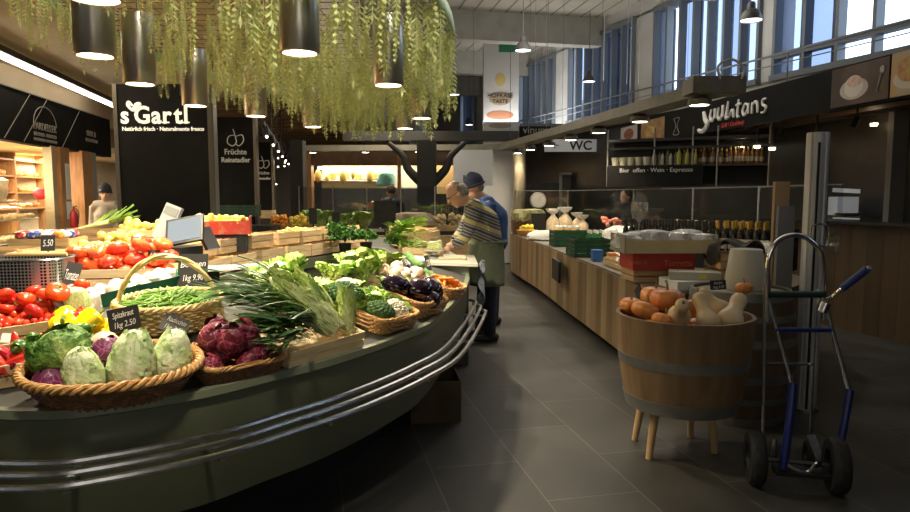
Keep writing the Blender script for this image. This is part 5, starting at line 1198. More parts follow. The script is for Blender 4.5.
for px, py, Y, s, rx, rz, l in ((631, 305, 3.98, .68, .2, 0, 'small orange pumpkin at the left rim of the tub'), (645, 310, 3.78, .78, .3, 2, 'smooth orange pumpkin right of the small one at the left rim'), (655, 296, 4.08, .92, .1, 1, 'orange pumpkin partly hidden at the back left of the tub'), (667, 299, 3.85, 1.0, -.05, 3, 'largest orange pumpkin with upright stem, topmost in the tub'), (688, 309, 3.88, .8, .5, 4, 'ribbed orange pumpkin between the butternuts'), (663, 321, 3.66, .66, .4, 2, 'orange pumpkin low at the front of the tub')):
    hok.put(TM(tp(px, py, Y-.05), rx=rx, rz=rz, s=s), l, 'pumpkin')
for px, py, Y, ax, s, l in ((680, 313, 3.62, (-.15, -.75, .5), .95, 'butternut squash pointing at the camera with its round end up'), (706, 317, 3.68, (-.1, .55, .75), 1.05, 'butternut squash with its neck up in the middle of the tub'), (732, 316, 3.72, (.55, .6, .62), 1.15, 'large butternut squash leaning over the right rim of the tub'), (716, 306, 3.98, (-.5, .3, .5), .95, 'butternut squash lying behind the middle one')):
    P0 = tp(px, py, Y-.05); but.put(lay(but, P0, P0+Vector(ax), 0, s), l, 'squash')
# fillers
for i, (x, y) in enumerate(((.0, .0), (-.15, .05), (.14, .1), (.1, -.12), (-.1, -.14), (.0, .22), (.2, -.02))):
    hok.put(TM((tc_.x+x, tc_.y+y, .735), rz=i, s=.85), 'orange pumpkin buried in the lower layer of the tub', 'pumpkin', 'lower layer pumpkins in the tub')
# ----- upright barrel
bc = V(1.96, 4.50, 0); br_ = empty('wine_barrel', 'upright dark wine barrel standing behind the pumpkin tub', 'barrel', loc=bc)
dkw = pm('barrel_dark', (.085, .055, .032), (.14, .09, .05), rough=.6, scale=3, stretch=(5, 5, .6), lo=.3, hi=.7)
prb = [(.30, 0), (.335, .12), (.365, .30), (.375, .44), (.365, .60), (.335, .78), (.315, .885), (.30, .885), (.298, .865), (0, .865)]
staves(prb, 22).build('staves', dkw, parent=br_)
M().lathe([(0, .866), (.297, .866)], 40).build('head', pm('barrel_head', (.20, .17, .12), (.26, .22, .16), rough=.5, scale=4, stretch=(1, 9, 1)), parent=br_)
for z0, z1 in ((.0, .06), (.16, .2), (.30, .35), (.54, .59), (.70, .74), (.83, .887)):
    def rz_(z):
        for (a, b), (c, d) in zip(prb[:7], prb[1:7]):
            if b <= z <= d: return a+(c-a)*(z-b)/(d-b)
        return .315
    M().lathe([(rz_(z0)+.004, z0), (rz_(z1)+.004, z1), (rz_(z1), z1), (rz_(z0), z0)], 64).build('hoop', hoop, parent=br_)
# white conical pot on the barrel
o = M().lathe([(0, 0), (.135, 0), (.14, .01), (.105, .275), (.10, .28), (0, .278)], 40).build('white_cone_pot', pm('shade_cream', (.60, .57, .48), rough=.5), loc=(bc.x+.06, bc.y+.06, .868), label='upturned cream white pot standing on the upright barrel', cat='pot')
hok.put(TM((bc.x-.06, bc.y-.20, .912), s=.58, rz=2), 'tiny orange pumpkin on top of the upright barrel', 'pumpkin')
chalk_sign(718, 285, 4.18, .10, .06, ['Kürbis', '1kg 3.20'], 'small chalk sign leaning on the tiny pumpkin on the barrel', rz=0, roll=-.05, tilt=.15, stick=.0)
# ----- silver post
pp = V(2.49, 4.58, 0); po = empty('aluminium_post', 'tall ribbed aluminium post with a wire loop, right of the barrel', 'post', loc=pp)
m = M()
def lobp(a, r, z): return 1-.10*(abs(math.sin(a*2.5)) < .12)
m.lathe([(.072, 0), (.072, 1.93), (.070, 1.945), (0, 1.945)], 60, lob=lobp); m.build('column', pm('alu', (.52, .53, .54), rough=.5, metal=.5), parent=po)
M().lathe([(0, 0), (.09, 0), (.09, .02), (.07, .03)], 30).build('foot', steel, parent=po)
M().box((-.03, -.075, .95), (.012, .012, 1.85)).build('rail', dkmetal, parent=po, smooth=False)
for i, (x, y, w, z0, z1, mt, l) in enumerate(((2.45, 4.98, .11, 0, 1.62, pm('raw_plank', (.40, .27, .15), rough=.6), 'upright raw wooden plank left of the aluminium post'), (2.43, 4.86, .12, 0, 1.44, pm('grey_panel', (.20, .20, .20), rough=.5), 'upright grey metal panel in front of the wooden plank'))):
    M().box((x, y, (z0+z1)/2), (w, .04, z1-z0)).build(('wooden_plank', 'metal_panel')[i], mt, smooth=False, label=l, cat=('plank', 'panel')[i])
# ----- hand truck
ht = empty('hand_truck', 'chrome and blue hand truck with rubber wheels at the right', 'hand truck', loc=(1.74, 3.4, 0))
o_ = V(1.74, 3.4, 0)
def hp(px, py, Y): return aty(px, py, Y)-o_
blue = pm('truck_blue', (.012, .025, .16), rough=.35); rub = pm('rubber', (.012, .012, .012), rough=.75)
arch = [hp(768, 322, 3.42), hp(768, 290, 3.42), hp(768, 262, 3.42), hp(773, 247, 3.42), hp(783, 238, 3.42), hp(795, 235, 3.42), hp(808, 239, 3.42), hp(819, 250, 3.42), hp(823, 264, 3.42), hp(824, 290, 3.42), hp(824, 320, 3.42)]
M().tube(catmull(arch, 5), .0125, 10).build('upper_loop', chrome, parent=ht)
M().tube([hp(767, 294.5, 3.42), hp(825, 294.5, 3.42)], .018, 8).build('back_bar', pm('truck_darkgreen', (.015, .04, .03), rough=.4), parent=ht)
for (a, b, c, d) in (((768, 300), (777, 330), (792, 384), (791, 388)), ((824, 300), (832, 330), (849, 390), (850, 394))):
    M().tube([hp(*a, 3.42), hp(*b, 3.40), hp(*c, 3.34)], .0125, 10).build('frame_tube', chrome, parent=ht)
M().tube(catmull([hp(793, 383, 3.34), hp(789, 425, 3.30), hp(783, 468, 3.28)], 5), [.021]*11, 10).build('lower_tube', blue, parent=ht)
M().tube(catmull([hp(850, 390, 3.34), hp(843, 430, 3.30), hp(836, 470, 3.28)], 5), [.021]*11, 10).build('lower_tube', blue, parent=ht)
M().tube([hp(775, 330, 3.40), hp(832, 330, 3.40)], .013, 8).build('cross_bar', blue, parent=ht)
M().tube([hp(767, 364, 3.50), hp(813, 364, 3.50)], .008, 8).build('cross_bar', chrome, parent=ht)
M().tube([hp(765, 280, 3.45), hp(763, 440, 3.52)], .009, 8).build('rear_tube', steel, parent=ht)
M().tube([hp(818, 290, 3.45), hp(813, 360, 3.5), hp(811, 440, 3.54)], .009, 8).build('rear_tube', steel, parent=ht)
M().tube(catmull([hp(785, 464, 3.28), hp(797, 471, 3.26), hp(808, 472, 3.26), hp(816, 464, 3.27), hp(822, 465, 3.28)], 5), .011, 8).build('toe_bar', chrome, parent=ht)
M().tube([V(1.58, 3.36, .14)-o_, V(1.95, 3.26, .14)-o_], .012, 8).build('axle', dkmetal, parent=ht)
m = M(); m.box(V(1.78, 3.28, .10)-o_, (.26, .10, .02), Euler((0, 0, -.2)).to_matrix()); m.build('toe_plate', dkmetal, parent=ht, smooth=False)
M().tube([hp(775, 440, 3.5), hp(772, 470, 3.44)], .012, 8).build('wheel_bracket', steel, parent=ht); M().bar(hp(811, 435, 3.5), hp(822, 466, 3.4), .04, .015).build('wheel_bracket', steel, parent=ht)
def wheel(c, r, w, rz):
    R = (Euler((0, 0, rz)).to_matrix() @ Euler((0, pi/2, 0)).to_matrix())
    t = M().lathe([(r*.55, -w/2), (r*.9, -w/2), (r, -w*.25), (r, w*.25), (r*.9, w/2), (r*.55, w/2), (r*.52, 0), (r*.55, -w/2)], 36, R=R, lob=lambda a, rr, z: 1+.012*(sin(a*24) > .3)*(rr > r*.93)).build('wheel', rub, parent=ht, loc=c-o_)
    M().lathe([(0, -w*.3), (r*.5, -w*.25), (r*.54, -w*.4), (r*.54, w*.4), (r*.5, w*.25), (0, w*.3)], 24, R=R).build('hub', dkmetal, parent=t)
wheel(V(1.58, 3.36, .145), .143, .075, -.25); wheel(V(1.95, 3.26, .145), .143, .075, -.25)
wheel(V(1.96, 3.52, .09), .088, .05, -.25)
M().tube([hp(824, 303, 3.42), hp(833, 296, 3.40), hp(841, 289, 3.36)], .010, 8).build('handle_bracket', chrome, parent=ht)
t = M().tube([hp(838, 292, 3.37), hp(870, 267, 3.22)], .012, 10).build('handle', chrome, parent=ht); M().tube([hp(843, 288, 3.35), hp(868, 268.5, 3.23)], .019, 12).build('grip', pm('grip_blue', (.02, .05, .22), rough=.5), parent=t)
M().tube([hp(826, 303, 3.42), hp(822, 312, 3.42)], .024, 10).build('clamp', steel, parent=ht)
m = M(); pts = catmull([hp(811, 232, 4.45)+o_, hp(812, 226, 4.45)+o_, hp(820, 224, 4.45)+o_, hp(828, 226, 4.45)+o_, hp(829, 235, 4.45)+o_, hp(826, 246, 4.45)+o_, hp(818, 244, 4.45)+o_, hp(811, 238, 4.45)+o_], 4, True); M().tube([p-pp for p in pts], .005, 6, closed=True).build('wire_loop', chrome, parent=po)
# ---- wooden bar wall at right
WA, WB = onz(833, 326.5, 0), onz(930, 349, 0); WA.z = WB.z = 0; dW = (WB-WA).normalized()
bar_ = empty('wooden_bar_front', 'brown wooden bar front of the kiosk at the right edge', 'bar')
k = 0; bmats = [onwood('bar_oak_%s' % n, c1, c2, 2.5) for n, c1, c2 in (('dark', (.075, .046, .022), (.12, .075, .038)), ('mid', (.09, .056, .028), (.14, .09, .046)), ('low', (.06, .037, .018), (.10, .062, .03)))]
for s in [x*.2 for x in range(-6, 16)]:
    a = WA+dW*s; b = a+dW*.197; m = M(); m.bar(a+V(0, 0, .6), b+V(0, 0, .6), .03, 1.2); m.build('plank', bmats[k % 3], parent=bar_, smooth=False); k += 1
m = M(); m.bar(WA-dW*1.2+V(0, 0, 1.215), WA+dW*3.2+V(0, 0, 1.215), .3, .03); m.build('bar_top', dkmetal, parent=bar_, smooth=False)
# =================== KIOSK ON THE RIGHT ===================
K0 = V(3.4, 10.9, 0); K1 = V(4.1, 6.3, 0); KD = (K1-K0).normalized(); KN = V(KD.y, -KD.x, 0)
if KN.x > 0: KN = -KN
KA, KB = K0-KD*.9, K1+KD*2.2
bn_ = empty('kiosk_banner', 'long black banner board with a white hand drawn shop name over the right kiosk', 'sign')
m = M(); m.bar(KA+V(0, 0, 2.61), KB+V(0, 0, 2.61), .10, .43); m.build('board', boardblk, parent=bn_, smooth=False)
def kmat(px, z, off=.056):
    k = (px-455)/F*1.004; s = (k*K0.y-K0.x)/(KD.x-k*KD.y); p = K0+KD*s+KN*off+V(0, 0, z); X = KD; Y = V(0, 0, 1); Z = X.cross(Y)
    return Matrix(((X.x, Y.x, Z.x, p.x), (X.y, Y.y, Z.y, p.y), (X.z, Y.z, Z.z, p.z), (0, 0, 0, 1)))
wl = pm('sign_white', (.78, .78, .78), rough=.5); rdp = pm('sign_red_print', (.55, .05, .05), rough=.5)
# hand drawn letters as strokes in (x right, y up) metres
def strokes(Ms, lst, r, mat, parent, flat=.35, name='lettering', sxx=1):
    for pts in lst:
        q = [Ms @ V(x*sxx, y, 0) for x, y in pts]; rr_ = r if not isinstance(r, tuple) else None
        q = catmull(q, 6); n_ = len(q); M().tube(q, [r*(.75+.5*sin(pi*i/n_)) for i in range(n_)], 6).build(name, mat, parent=parent)
MS = kmat(700, 2.455, .06); W_ = 1
S_ = [(.02, -.06), (.14, -.055), (.22, .0), (.20, .07), (.12, .12), (.07, .17)]
strokes(MS, [[(-.06, .0), (.06, -.03), (.19, .0), (.24, .07), (.16, .13), (.10, .24)]], .034, wl, bn_, sxx=.82)
strokes(MS, [[(.34, .25), (.31, .15), (.38, .09), (.45, .15), (.46, .25), (.47, .12)], [(.57, .26), (.55, .14), (.62, .09), (.69, .16), (.70, .27), (.71, .12)], [(.85, .31), (.82, .16), (.80, .09), (.90, .10)], [(.90, .10), (.95, .16), (1.0, .17), (1.02, .08)]], .019, wl, bn_, sxx=.82)
strokes(MS, [[(1.15, .30), (1.13, .18), (1.13, .08), (1.18, .08)], [(1.07, .23), (1.22, .24)], [(1.40, .20), (1.33, .22), (1.27, .14), (1.32, .08), (1.40, .14), (1.42, .22), (1.42, .09)], [(1.52, .22), (1.52, .08)], [(1.52, .18), (1.60, .22), (1.65, .17), (1.66, .08)], [(1.86, .23), (1.78, .22), (1.79, .16), (1.86, .13), (1.83, .07), (1.75, .07)]], .015, wl, bn_, sxx=.82)
text('Grill / Ocakbaşı', .085, kmat(720, 2.425), rdp, bn_, align='LEFT')
def pic(px0, px1, z0, z1, name, mat):
    a = kmat(px0, 0, .056).translation; b = kmat(px1, 0, .056).translation; m = M(); m.bar(a+V(0, 0, (z0+z1)/2), b+V(0, 0, (z0+z1)/2), .008, z1-z0); return m.build(name, mat, parent=bn_, smooth=False)
pic(828, 884, 2.42, 2.81, 'photo_panel', pm('panel_brown', (.045, .03, .022), (.12, .07, .05), rough=.4, scale=2.5))
# cup picture: flat discs
def disc(px, z, r, sq, mat, off, name='print', n=24):
    B = kmat(px, z, off); m = M(); m.v = [tuple(B @ V(r*cos(2*pi*k/n), r*sq*sin(2*pi*k/n), 0)) for k in range(n)]; m.t = [0]*n; m.f = [tuple(range(n))]; return m.build(name, mat, parent=bn_, smooth=False)
disc(850, 2.575, .19, .55, pm('print_cream', (.55, .50, .45), rough=.5), .062); disc(850, 2.60, .125, .85, pm('print_cup', (.72, .68, .64), rough=.5), .064); disc(850.5, 2.645, .10, .5, pm('print_foam', (.60, .36, .28), (.75, .6, .5), rough=.5, scale=25), .066)
m = M(); m.tube([kmat(873, 2.50, .064).translation, kmat(877, 2.68, .064).translation], .008, 5); m.build('print', pm('print_spoon', (.4, .38, .36)), parent=bn_); disc(877.5, 2.70, .028, 1.3, pm('print_spoon', (.4, .38, .36)), .066)
pic(886, 925, 2.42, 2.82, 'photo_panel', pm('panel_pasta', (.40, .36, .30), (.50, .30, .10), rough=.4, scale=6)); disc(905, 2.57, .19, .5, pm('print_cream', (.5, .5, .5)), .062); disc(904, 2.65, .14, .8, pm('print_pasta', (.50, .34, .08), (.40, .16, .07), rough=.5, scale=18), .064)
pic(621, 637, 2.42, 2.76, 'photo_panel', pm('panel_pale', (.42, .40, .40), rough=.4)); disc(629, 2.62, .22, .45, pm('print_meat', (.32, .10, .06), (.16, .05, .03), rough=.5, scale=14), .062)
pic(641, 664, 2.42, 2.78, 'photo_panel', pm('panel_grill', (.20, .08, .045), (.34, .24, .05), rough=.4, scale=7)); disc(650, 2.58, .2, .45, pm('print_banana', (.55, .46, .12), (.3, .12, .05), scale=10), .062)
strokes(kmat(676, 2.5, .06), [[(-.09, .2), (.09, .2), (.02, .08), (.09, -.04), (-.09, -.04), (-.02, .08), (-.09, .2)]], .004, grey, bn_, name='hourglass_motif')
# kiosk soffit, back wall
ws = pm('soffit_wood', (.26, .13, .06), (.34, .18, .085), rough=.55, scale=3, stretch=(1, 8, 1))
def kb(m, off0, off1, z, th, e0=0, e1=0):
    a = KA-KN*off0-KD*e0; b = KB-KN*off0+KD*e1; c = KB-KN*off1+KD*e1; d = KA-KN*off1-KD*e0; return m.prism([(a.x, a.y), (b.x, b.y), (c.x, c.y), (d.x, d.y)], z-th/2, z+th/2)
struct(kb(M(), .06, 5.0, 2.50, .04).build('ceiling_kiosk', ws, smooth=False))
struct(kb(M(), .06, 5.0, 2.72, .04).build('ceiling_kiosk', black, smooth=False))
m = M(); wbox(m, -9, 14, -.05, 2.88, -.06, .06); struct(m.build('wall_right_dark_panel', pm('kiosk_dark', (.018, .018, .018), (.03, .028, .026), rough=.35), smooth=False))  # dark panel added over the pale wall to keep the kiosk background dark
struct(kb(M(), 4.6, 4.7, 1.3, 2.6, 3, 0).build('wall_kiosk', pm('kiosk_dark', (.018, .018, .018), (.03, .028, .026), rough=.35), smooth=False))
tr_ = empty('track_rail', 'black ceiling track with small spotlights under the kiosk soffit', 'track light')
a = KA-KN*.5+V(0, 0, 2.40); b = KB-KN*.5+V(0, 0, 2.40); M().bar(a, b, .04, .04).build('rail', black, parent=tr_, smooth=False)
for k in range(6):
    q = a.lerp(b, (k+.5)/6); m = M(); m.tube([q, q+V(0, 0, .1)], .012, 6); m.tube([q-V(0, 0, .02), q+V(-.05, 0, -.14)], .035, 10); m.build('spotlight', black, parent=tr_)
# wooden plank soffit lamps
for i, (px, py, Y) in enumerate(((757, 148, 8.6), (772, 150, 8.2), (816, 146, 7.6), (874, 126, 7.8), (741, 147, 9), (843, 150, 8.4))):
    p = aty(px, py, Y); e = empty('ceiling_downlight', 'small glowing downlight under the kiosk soffit, %s' % ['left of the aluminium post', 'just left of the post top', 'right beside the post top', 'brightest at the right', 'farthest left', 'between post and right edge'][i], 'lamp', loc=p)
    M().lathe([(0, 0), (.035, 0), (.04, .03), (0, .03)], 14).build('glow', pm('spot_glow', (1, .75, .45), emit=7), parent=e); M().tube([(0, 0, .03), (0, 0, max(.04, 2.48-p.z))], .012, 6).build('mount', black, parent=e)
# hanging bottle shelf box
hb = empty('hanging_bar_cabinet', 'long black hanging cabinet with an open bottle shelf in front of the kiosk', 'cabinet', loc=(0, 0, 0))
A1 = aty(607, 185, 9.6); A2 = aty(768, 185, 8.7); A1.z = A2.z = 0; hd = (A2-A1).normalized(); hn = V(hd.y, -hd.x, 0)
def hbar(m, z0, z1, off, th, s0=0, s1=1): a = A1.lerp(A2, s0)+hn*off; b = A1.lerp(A2, s1)+hn*off; return m.bar(a+V(0, 0, (z0+z1)/2), b+V(0, 0, (z0+z1)/2), th, z1-z0)
hbar(M(), 1.64, 1.93, 0, .04, 0, .62).build('front_board', boardblk, parent=hb, smooth=False); hbar(M(), 1.64, 1.67, -.22, .44).build('bottom_board', black, parent=hb, smooth=False)
hbar(M(), 1.91, 1.94, -.22, .44).build('shelf_board', black, parent=hb, smooth=False); hbar(M(), 1.64, 2.3, -.44, .03).build('back_board', black, parent=hb, smooth=False)
hbar(M(), 2.27, 2.31, -.22, .44).build('top_board', dkmetal, parent=hb, smooth=False); hbar(M(), 2.16, 2.19, -.0, .03).build('rail', dkmetal, parent=hb, smooth=False)
for s in (0, .31, .55, .70, 1):
    p = A1.lerp(A2, s); M().tube([V(p.x, p.y, 1.64), V(p.x, p.y, 2.45)], .012, 6).build('upright', pm('upright_grey', (.25, .25, .25), rough=.4, metal=.5), parent=hb)
text('Bier  offen · Wein · Espresso', .085, Matrix.Translation(A1.lerp(A2, .32)+hn*.022+V(0, 0, 1.84)) @ Matrix.Rotation(math.atan2(hd.y, hd.x), 4, 'Z') @ Matrix.Rotation(pi/2, 4, 'X'), pm('sign_grey_white', (.5, .5, .5)), hb)
b_clear = bottle('clear_bottle', pm('pale_glass', (.40, .42, .30), (.5, .5, .42), rough=.15), blk, .26, .035); b_yel = bottle('yellow_bottle', pm('yellow_glass', (.42, .40, .10), rough=.15), gold, .28, .035); b_brn = bottle('spirit_bottle', pm('brown_glass', (.16, .07, .02), rough=.15), gold, .27, .035, label_mat=paperl); cup = Proto(M().lathe([(0, 0), (.03, 0), (.045, .09), (.04, .09), (.028, .01), (0, .01)], 12).build('cup', pm('cup_cream', (.60, .58, .42), rough=.4)))
rr = random.Random(9)
for k in range(36):
    s = .04+k*.0262; p = A1.lerp(A2, s)-hn*(.12+.12*(k % 2)); 
    if k < 10: pr, l, g = (cup, 'stack cup of pale porcelain on the hanging bar shelf', 'cups on the hanging shelf')
    elif k < 16: pr, l, g = (b_clear, 'pale glass bottle on the hanging bar shelf', 'pale bottles on the hanging shelf')
    elif k < 21: pr, l, g = (b_yel, 'yellow bottle on the hanging bar shelf', 'yellow bottles on the hanging shelf')
    else: pr, l, g = (b_brn, 'brown spirit bottle at the right half of the hanging shelf', 'spirit bottles on the hanging shelf')
    pr.put(TM((p.x, p.y, 1.941), rz=k, s=rr.uniform(.75, .95) if pr is not cup else 1.3), l, 'bottle' if pr is not cup else 'cup', g)
# lit window bar at right, grey wall
p0, p1 = onz(834, 222, 1.23), None
wb = empty('serving_window', 'dark serving window with bright white frame above the wooden bar', 'window')
a = aty(833, 190, 8.2); b = aty(893, 193, 8.0); M().bar(a, b, .05, .05).build('frame', pm('frame_bright', (.55, .55, .55), rough=.4, emit=.15), parent=wb, smooth=False)
a2 = aty(833, 218, 8.2); b2 = aty(885, 220, 8.0); M().bar(a2, b2, .05, .02).build('frame', pm('frame_bright', (.55, .55, .55)), parent=wb, smooth=False); M().bar(b+V(-.1, 0, .02), b+V(-.1, 0, -.5), .06, .06, up=(0, 1, 0)).build('frame', black, parent=wb, smooth=False)
M().box(aty(905, 196, 7.6), (.42, .1, 2.0)).build('grey_partition', pm('partition_grey', (.22, .22, .22), rough=.7), smooth=False, label='grey partition wall at the right edge above the wooden bar', cat='partition')
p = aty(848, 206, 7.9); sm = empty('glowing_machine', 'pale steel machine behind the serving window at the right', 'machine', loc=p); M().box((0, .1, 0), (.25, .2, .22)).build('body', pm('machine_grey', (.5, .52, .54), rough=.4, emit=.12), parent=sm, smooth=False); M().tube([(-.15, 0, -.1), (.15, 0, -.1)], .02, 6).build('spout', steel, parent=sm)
struct(M().box((5.8, 10.3, 1.3), (.1, 9, 2.6)).build('wall_kiosk_side', pm('kiosk_dark', (.018, .018, .018)), smooth=False))
# soft bread-ring texture on dark wall: small lit things
# ----- sneeze glass
gl = glassmat('sneeze_glass', (.88, .91, .93), refl=.06, rough=.03)
SG = [V(1.2, 13.3, 0), V(2.15, 12.6, 0), V(2.75, 10.2, 0), V(3.02, 8.4, 0), V(3.12, 6.8, 0), V(3.1, 5.3, 0)]
nm = ['at its far end', 'second from the far end', 'third from the far end', 'fourth from the far end', 'at its near end']
for i in range(5):
    a, b = SG[i], SG[i+1]; t = empty('glass_screen', 'clear glass screen along the back of the oak counter, '+nm[i], 'glass screen')
    m = M(); m.bar(a+V(0, 0, 1.32), b+V(0, 0, 1.32), .01, .56); m.build('pane', gl, parent=t, smooth=False)
    M().bar(a+V(0, 0, 1.605), b+V(0, 0, 1.605), .014, .012).build('edge', pm('glass_edge', (.12, .14, .14), rough=.5), parent=t, smooth=False)
    M().tube([a+V(0, 0, .77), a+V(0, 0, 1.61)], .014, 8).build('support', steel, parent=t)
# ----- dark interior behind counter (bar fronts)
dk_ = pm('bar_dark', (.022, .021, .020), (.035, .033, .03), rough=.4)
M().box((4.0, 10.4, .55), (1.4, 2.2, 1.1)).build('dark_bar_block', dk_, smooth=False, label='dark bar block between the oak counter and the kiosk', cat='bar')
M().box((1.95, 15.3, .9), (1.2, .5, 1.8)).build('dark_shop_front', dk_, smooth=False, label='dark shop front beneath the toilet sign', cat='shop front')
# WC sign, door, vinum sign, column
p = aty(572, 145.5, 14); w_ = empty('toilet_sign', 'white sign reading WC hanging over the dark passage', 'sign', loc=p); M().box((.0, 0, 0), (1.15, .04, .26)).build('board', pm('sign_pale', (.45, .46, .46), rough=.5, emit=.12), parent=w_, smooth=False)
text('WC', .27, Matrix.Translation((.18, -.022, -.09)) @ Matrix.Rotation(pi/2, 4, 'X'), black, w_, bold=.006); text('←', .2, Matrix.Translation((-.35, -.022, -.06)) @ Matrix.Rotation(pi/2, 4, 'X'), black, w_)
M().tube([(0, 0, .13), (0, 0, 2.0)], .01, 5).build('hanger', cable, parent=w_)
p = aty(541, 130, 15.5); v_ = empty('vinum_sign', 'black board with pale lettering over the far passage', 'sign', loc=p); M().box((0, 0, -.03), (1.0, .08, .34)).build('board', boardblk, parent=v_, smooth=False); text('vinum.in', .24, Matrix.Translation((-.02, -.045, -.08)) @ Matrix.Rotation(pi/2, 4, 'X'), grey, v_)
M().tube([(0, 0, .2), (0, 0, 2.2)], .01, 5).build('hanger', cable, parent=v_)
p = aty(573, 185, 15.0); d_ = empty('passage_door', 'small framed door seen under the toilet sign', 'door', loc=(p.x, p.y, 0)); m = M()
for x in (-.28, .28): m.box((x, 0, 1.0), (.06, .05, 2.0))
m.box((0, 0, 2.0), (.62, .05, .06)); m.build('frame', pm('door_frame_grey', (.30, .30, .30), rough=.5), parent=d_, smooth=False); M().box((0, .03, 1.0), (.5, .03, 1.95)).build('leaf', pm('door_dark', (.05, .045, .04)), parent=d_, smooth=False)
M().box(aty(594, 156, 15.2), (.32, .08, .50)).build('lit_board', pm('board_ochre', (.40, .25, .10), rough=.6), smooth=False, label='ochre wooden board right of the toilet sign', cat='board')
p = aty(500, 150, 14.8); cl = empty('white_column', 'tall white column carrying painted food pictures and a green tag', 'column', loc=(p.x, p.y, 0)); M().box((0, 0, 2.52), (.76, .5, 5.0)).build('shaft', pm('column_white', (.50, .50, .50), rough=.7), parent=cl, smooth=False)
M().box((.18, -.27, 4.72), (.46, .03, .28)).build('green_tag', pm('tag_green', (.02, .16, .07), rough=.5), parent=cl, smooth=False)
def cprint(x, z, w, h, mt): M().ball((x, -.252, z), (w/2, .004, h/2), 18, 6).build('printed_motif', mt, parent=cl)
cprint(-.02, 3.6, .5, .30, pm('print_tan', (.35, .26, .18))); cprint(-.02, 3.25, .6, .2, pm('print_rust', (.40, .18, .10))); cprint(-.02, 4.0, .22, .3, pm('print_gold', (.55, .42, .15))); cprint(-.02, 3.02, .5, .12, pm('print_tan2', (.28, .24, .2)))
text('HOFKÄSE', .13, Matrix.Translation((-.02, -.262, 3.62)) @ Matrix.Rotation(pi/2, 4, 'X'), black, cl); text('TASTE', .12, Matrix.Translation((-.02, -.262, 3.50)) @ Matrix.Rotation(pi/2, 4, 'X'), black, cl)
M().box(aty(473, 168, 13.5), (.80, .1, .72)).build('pale_wall_panel', pm('panel_white', (.42, .43, .44), rough=.6, emit=.05), smooth=False, label='pale wall panel with three dark rods behind the two men', cat='panel')
for i, px in enumerate((464, 471, 477)):
    a, b = aty(px, 175+(i == 1)*0, 13.4), aty(px, 190, 13.4); M().tube([a, b+V(0, 0, -.2)], .015, 6).build('dark_rod', black, label='dark rod on the pale panel behind the men, %s' % ['left one', 'middle one', 'right one'][i], cat='rod')
tk = aty(519, 190, 14.1); M().tube(catmull([V(tk.x, tk.y, 0), V(tk.x-.03, tk.y, 1), V(tk.x+.02, tk.y, 1.8), V(tk.x-.02, tk.y, 2.62)], 6), [.17, .16, .15, .15, .14, .14, .13, .13, .13, .13, .13, .13, .13, .13, .13, .13, .14, .14, .15], 14).build('tree_trunk_post', pm('bark_pale', (.25, .21, .13), (.34, .29, .19), rough=.9, scale=5, bump=.4), label='pale bare tree trunk post right of the pale wall panel', cat='post')
# ----- suspended steel frame with lamps
fm = pm('frame_olive', (.17, .165, .14), (.21, .20, .17), rough=.45, metal=.3)
sf = empty('suspended_lamp_frame', 'long olive steel lamp frame hanging above the right counter', 'lamp frame')
Fa = aty(722, 86, 6.3); Fb = aty(505, 150, 14.2); Fc = aty(292, 146, 14.6)
for a, b, z0, nm_ in ((Fa, Fb, 2.52, 'beam'), (Fb+V(.3, 0, 0), Fc, 2.52, 'beam')):
    a = V(a.x, a.y, 2.53); b = V(b.x, b.y, 2.53); M().bar(a, b, .30, .12).build(nm_, fm, parent=sf, smooth=False)
M().box((Fa.x-.02, Fa.y+.15, 2.555), (.50, .30, .15)).build('end_cap', fm, parent=sf, smooth=False)
M().bar(V(Fb.x-3.5, Fb.y+.4, 2.80), V(Fb.x+.3, Fb.y+.4, 2.80), .3, .2).build('upper_beam', dkmetal, parent=sf, smooth=False)
lp = 0
def disc_lamp(name, loc, r, label, e=0, col=(1, .84, .62), cat='lamp', group=None, ang=120):
    t = empty(name, label, cat, loc=loc, group=group); M().lathe([(0, 0), (r*.8, 0), (r*.82, .012), (0, .012)], 24).build('diffuser', lampw, parent=t); M().lathe([(r*.82, -.004), (r, -.002), (r, .05), (r*.5, .09), (0, .09)], 24).build('housing', fm, parent=t)
    if e: spot('frame_lamp', V(*loc)-V(0, 0, .02), e, col, ang=ang)
    return t
od = ['nearest', 'second', 'third', 'fourth', 'fifth', 'sixth', 'farthest']
for i, (lx, ly) in enumerate(((2.35, 6.45), (2.18, 7.9), (2.0, 9.3), (1.82, 10.5), (1.65, 11.7), (1.45, 12.8), (1.3, 13.8))):
    disc_lamp('round_lamp', (lx, ly, 2.38), .11, '%s round glowing lamp under the long olive frame over the right counter' % od[i], e=(24, 60, 52, 46, 42, 36, 30)[i])
for i, f in enumerate((.1, .35, .6, .85)):
    q = V(Fc.x, Fc.y, 0).lerp(V(Fb.x, Fb.y, 0), f); disc_lamp('round_lamp', (q.x, q.y, 2.44), .10, 'small round lamp under the far cross beam, %s from the left' % ['first', 'second', 'third', 'fourth'][i], e=14)
for i, f in enumerate((.05, .35, .65, .95)):
    q = V(Fa.x, Fa.y, 0).lerp(V(Fb.x, Fb.y, 0), f); M().tube([(q.x, q.y, 2.66), (q.x, q.y, 5.14)], .006, 5).build('hanging_cable', cable, parent=sf)
lo_ = catmull([V(Fa.x-.02, Fa.y, 2.6), V(Fa.x-.04, Fa.y, 2.72), V(Fa.x+.08, Fa.y, 2.78), V(Fa.x+.2, Fa.y, 2.7), V(Fa.x+.18, Fa.y, 2.6)], 6); M().tube(lo_, .012, 6).build('cable_loop', pm('loop_grey', (.5, .5, .5)), parent=sf)
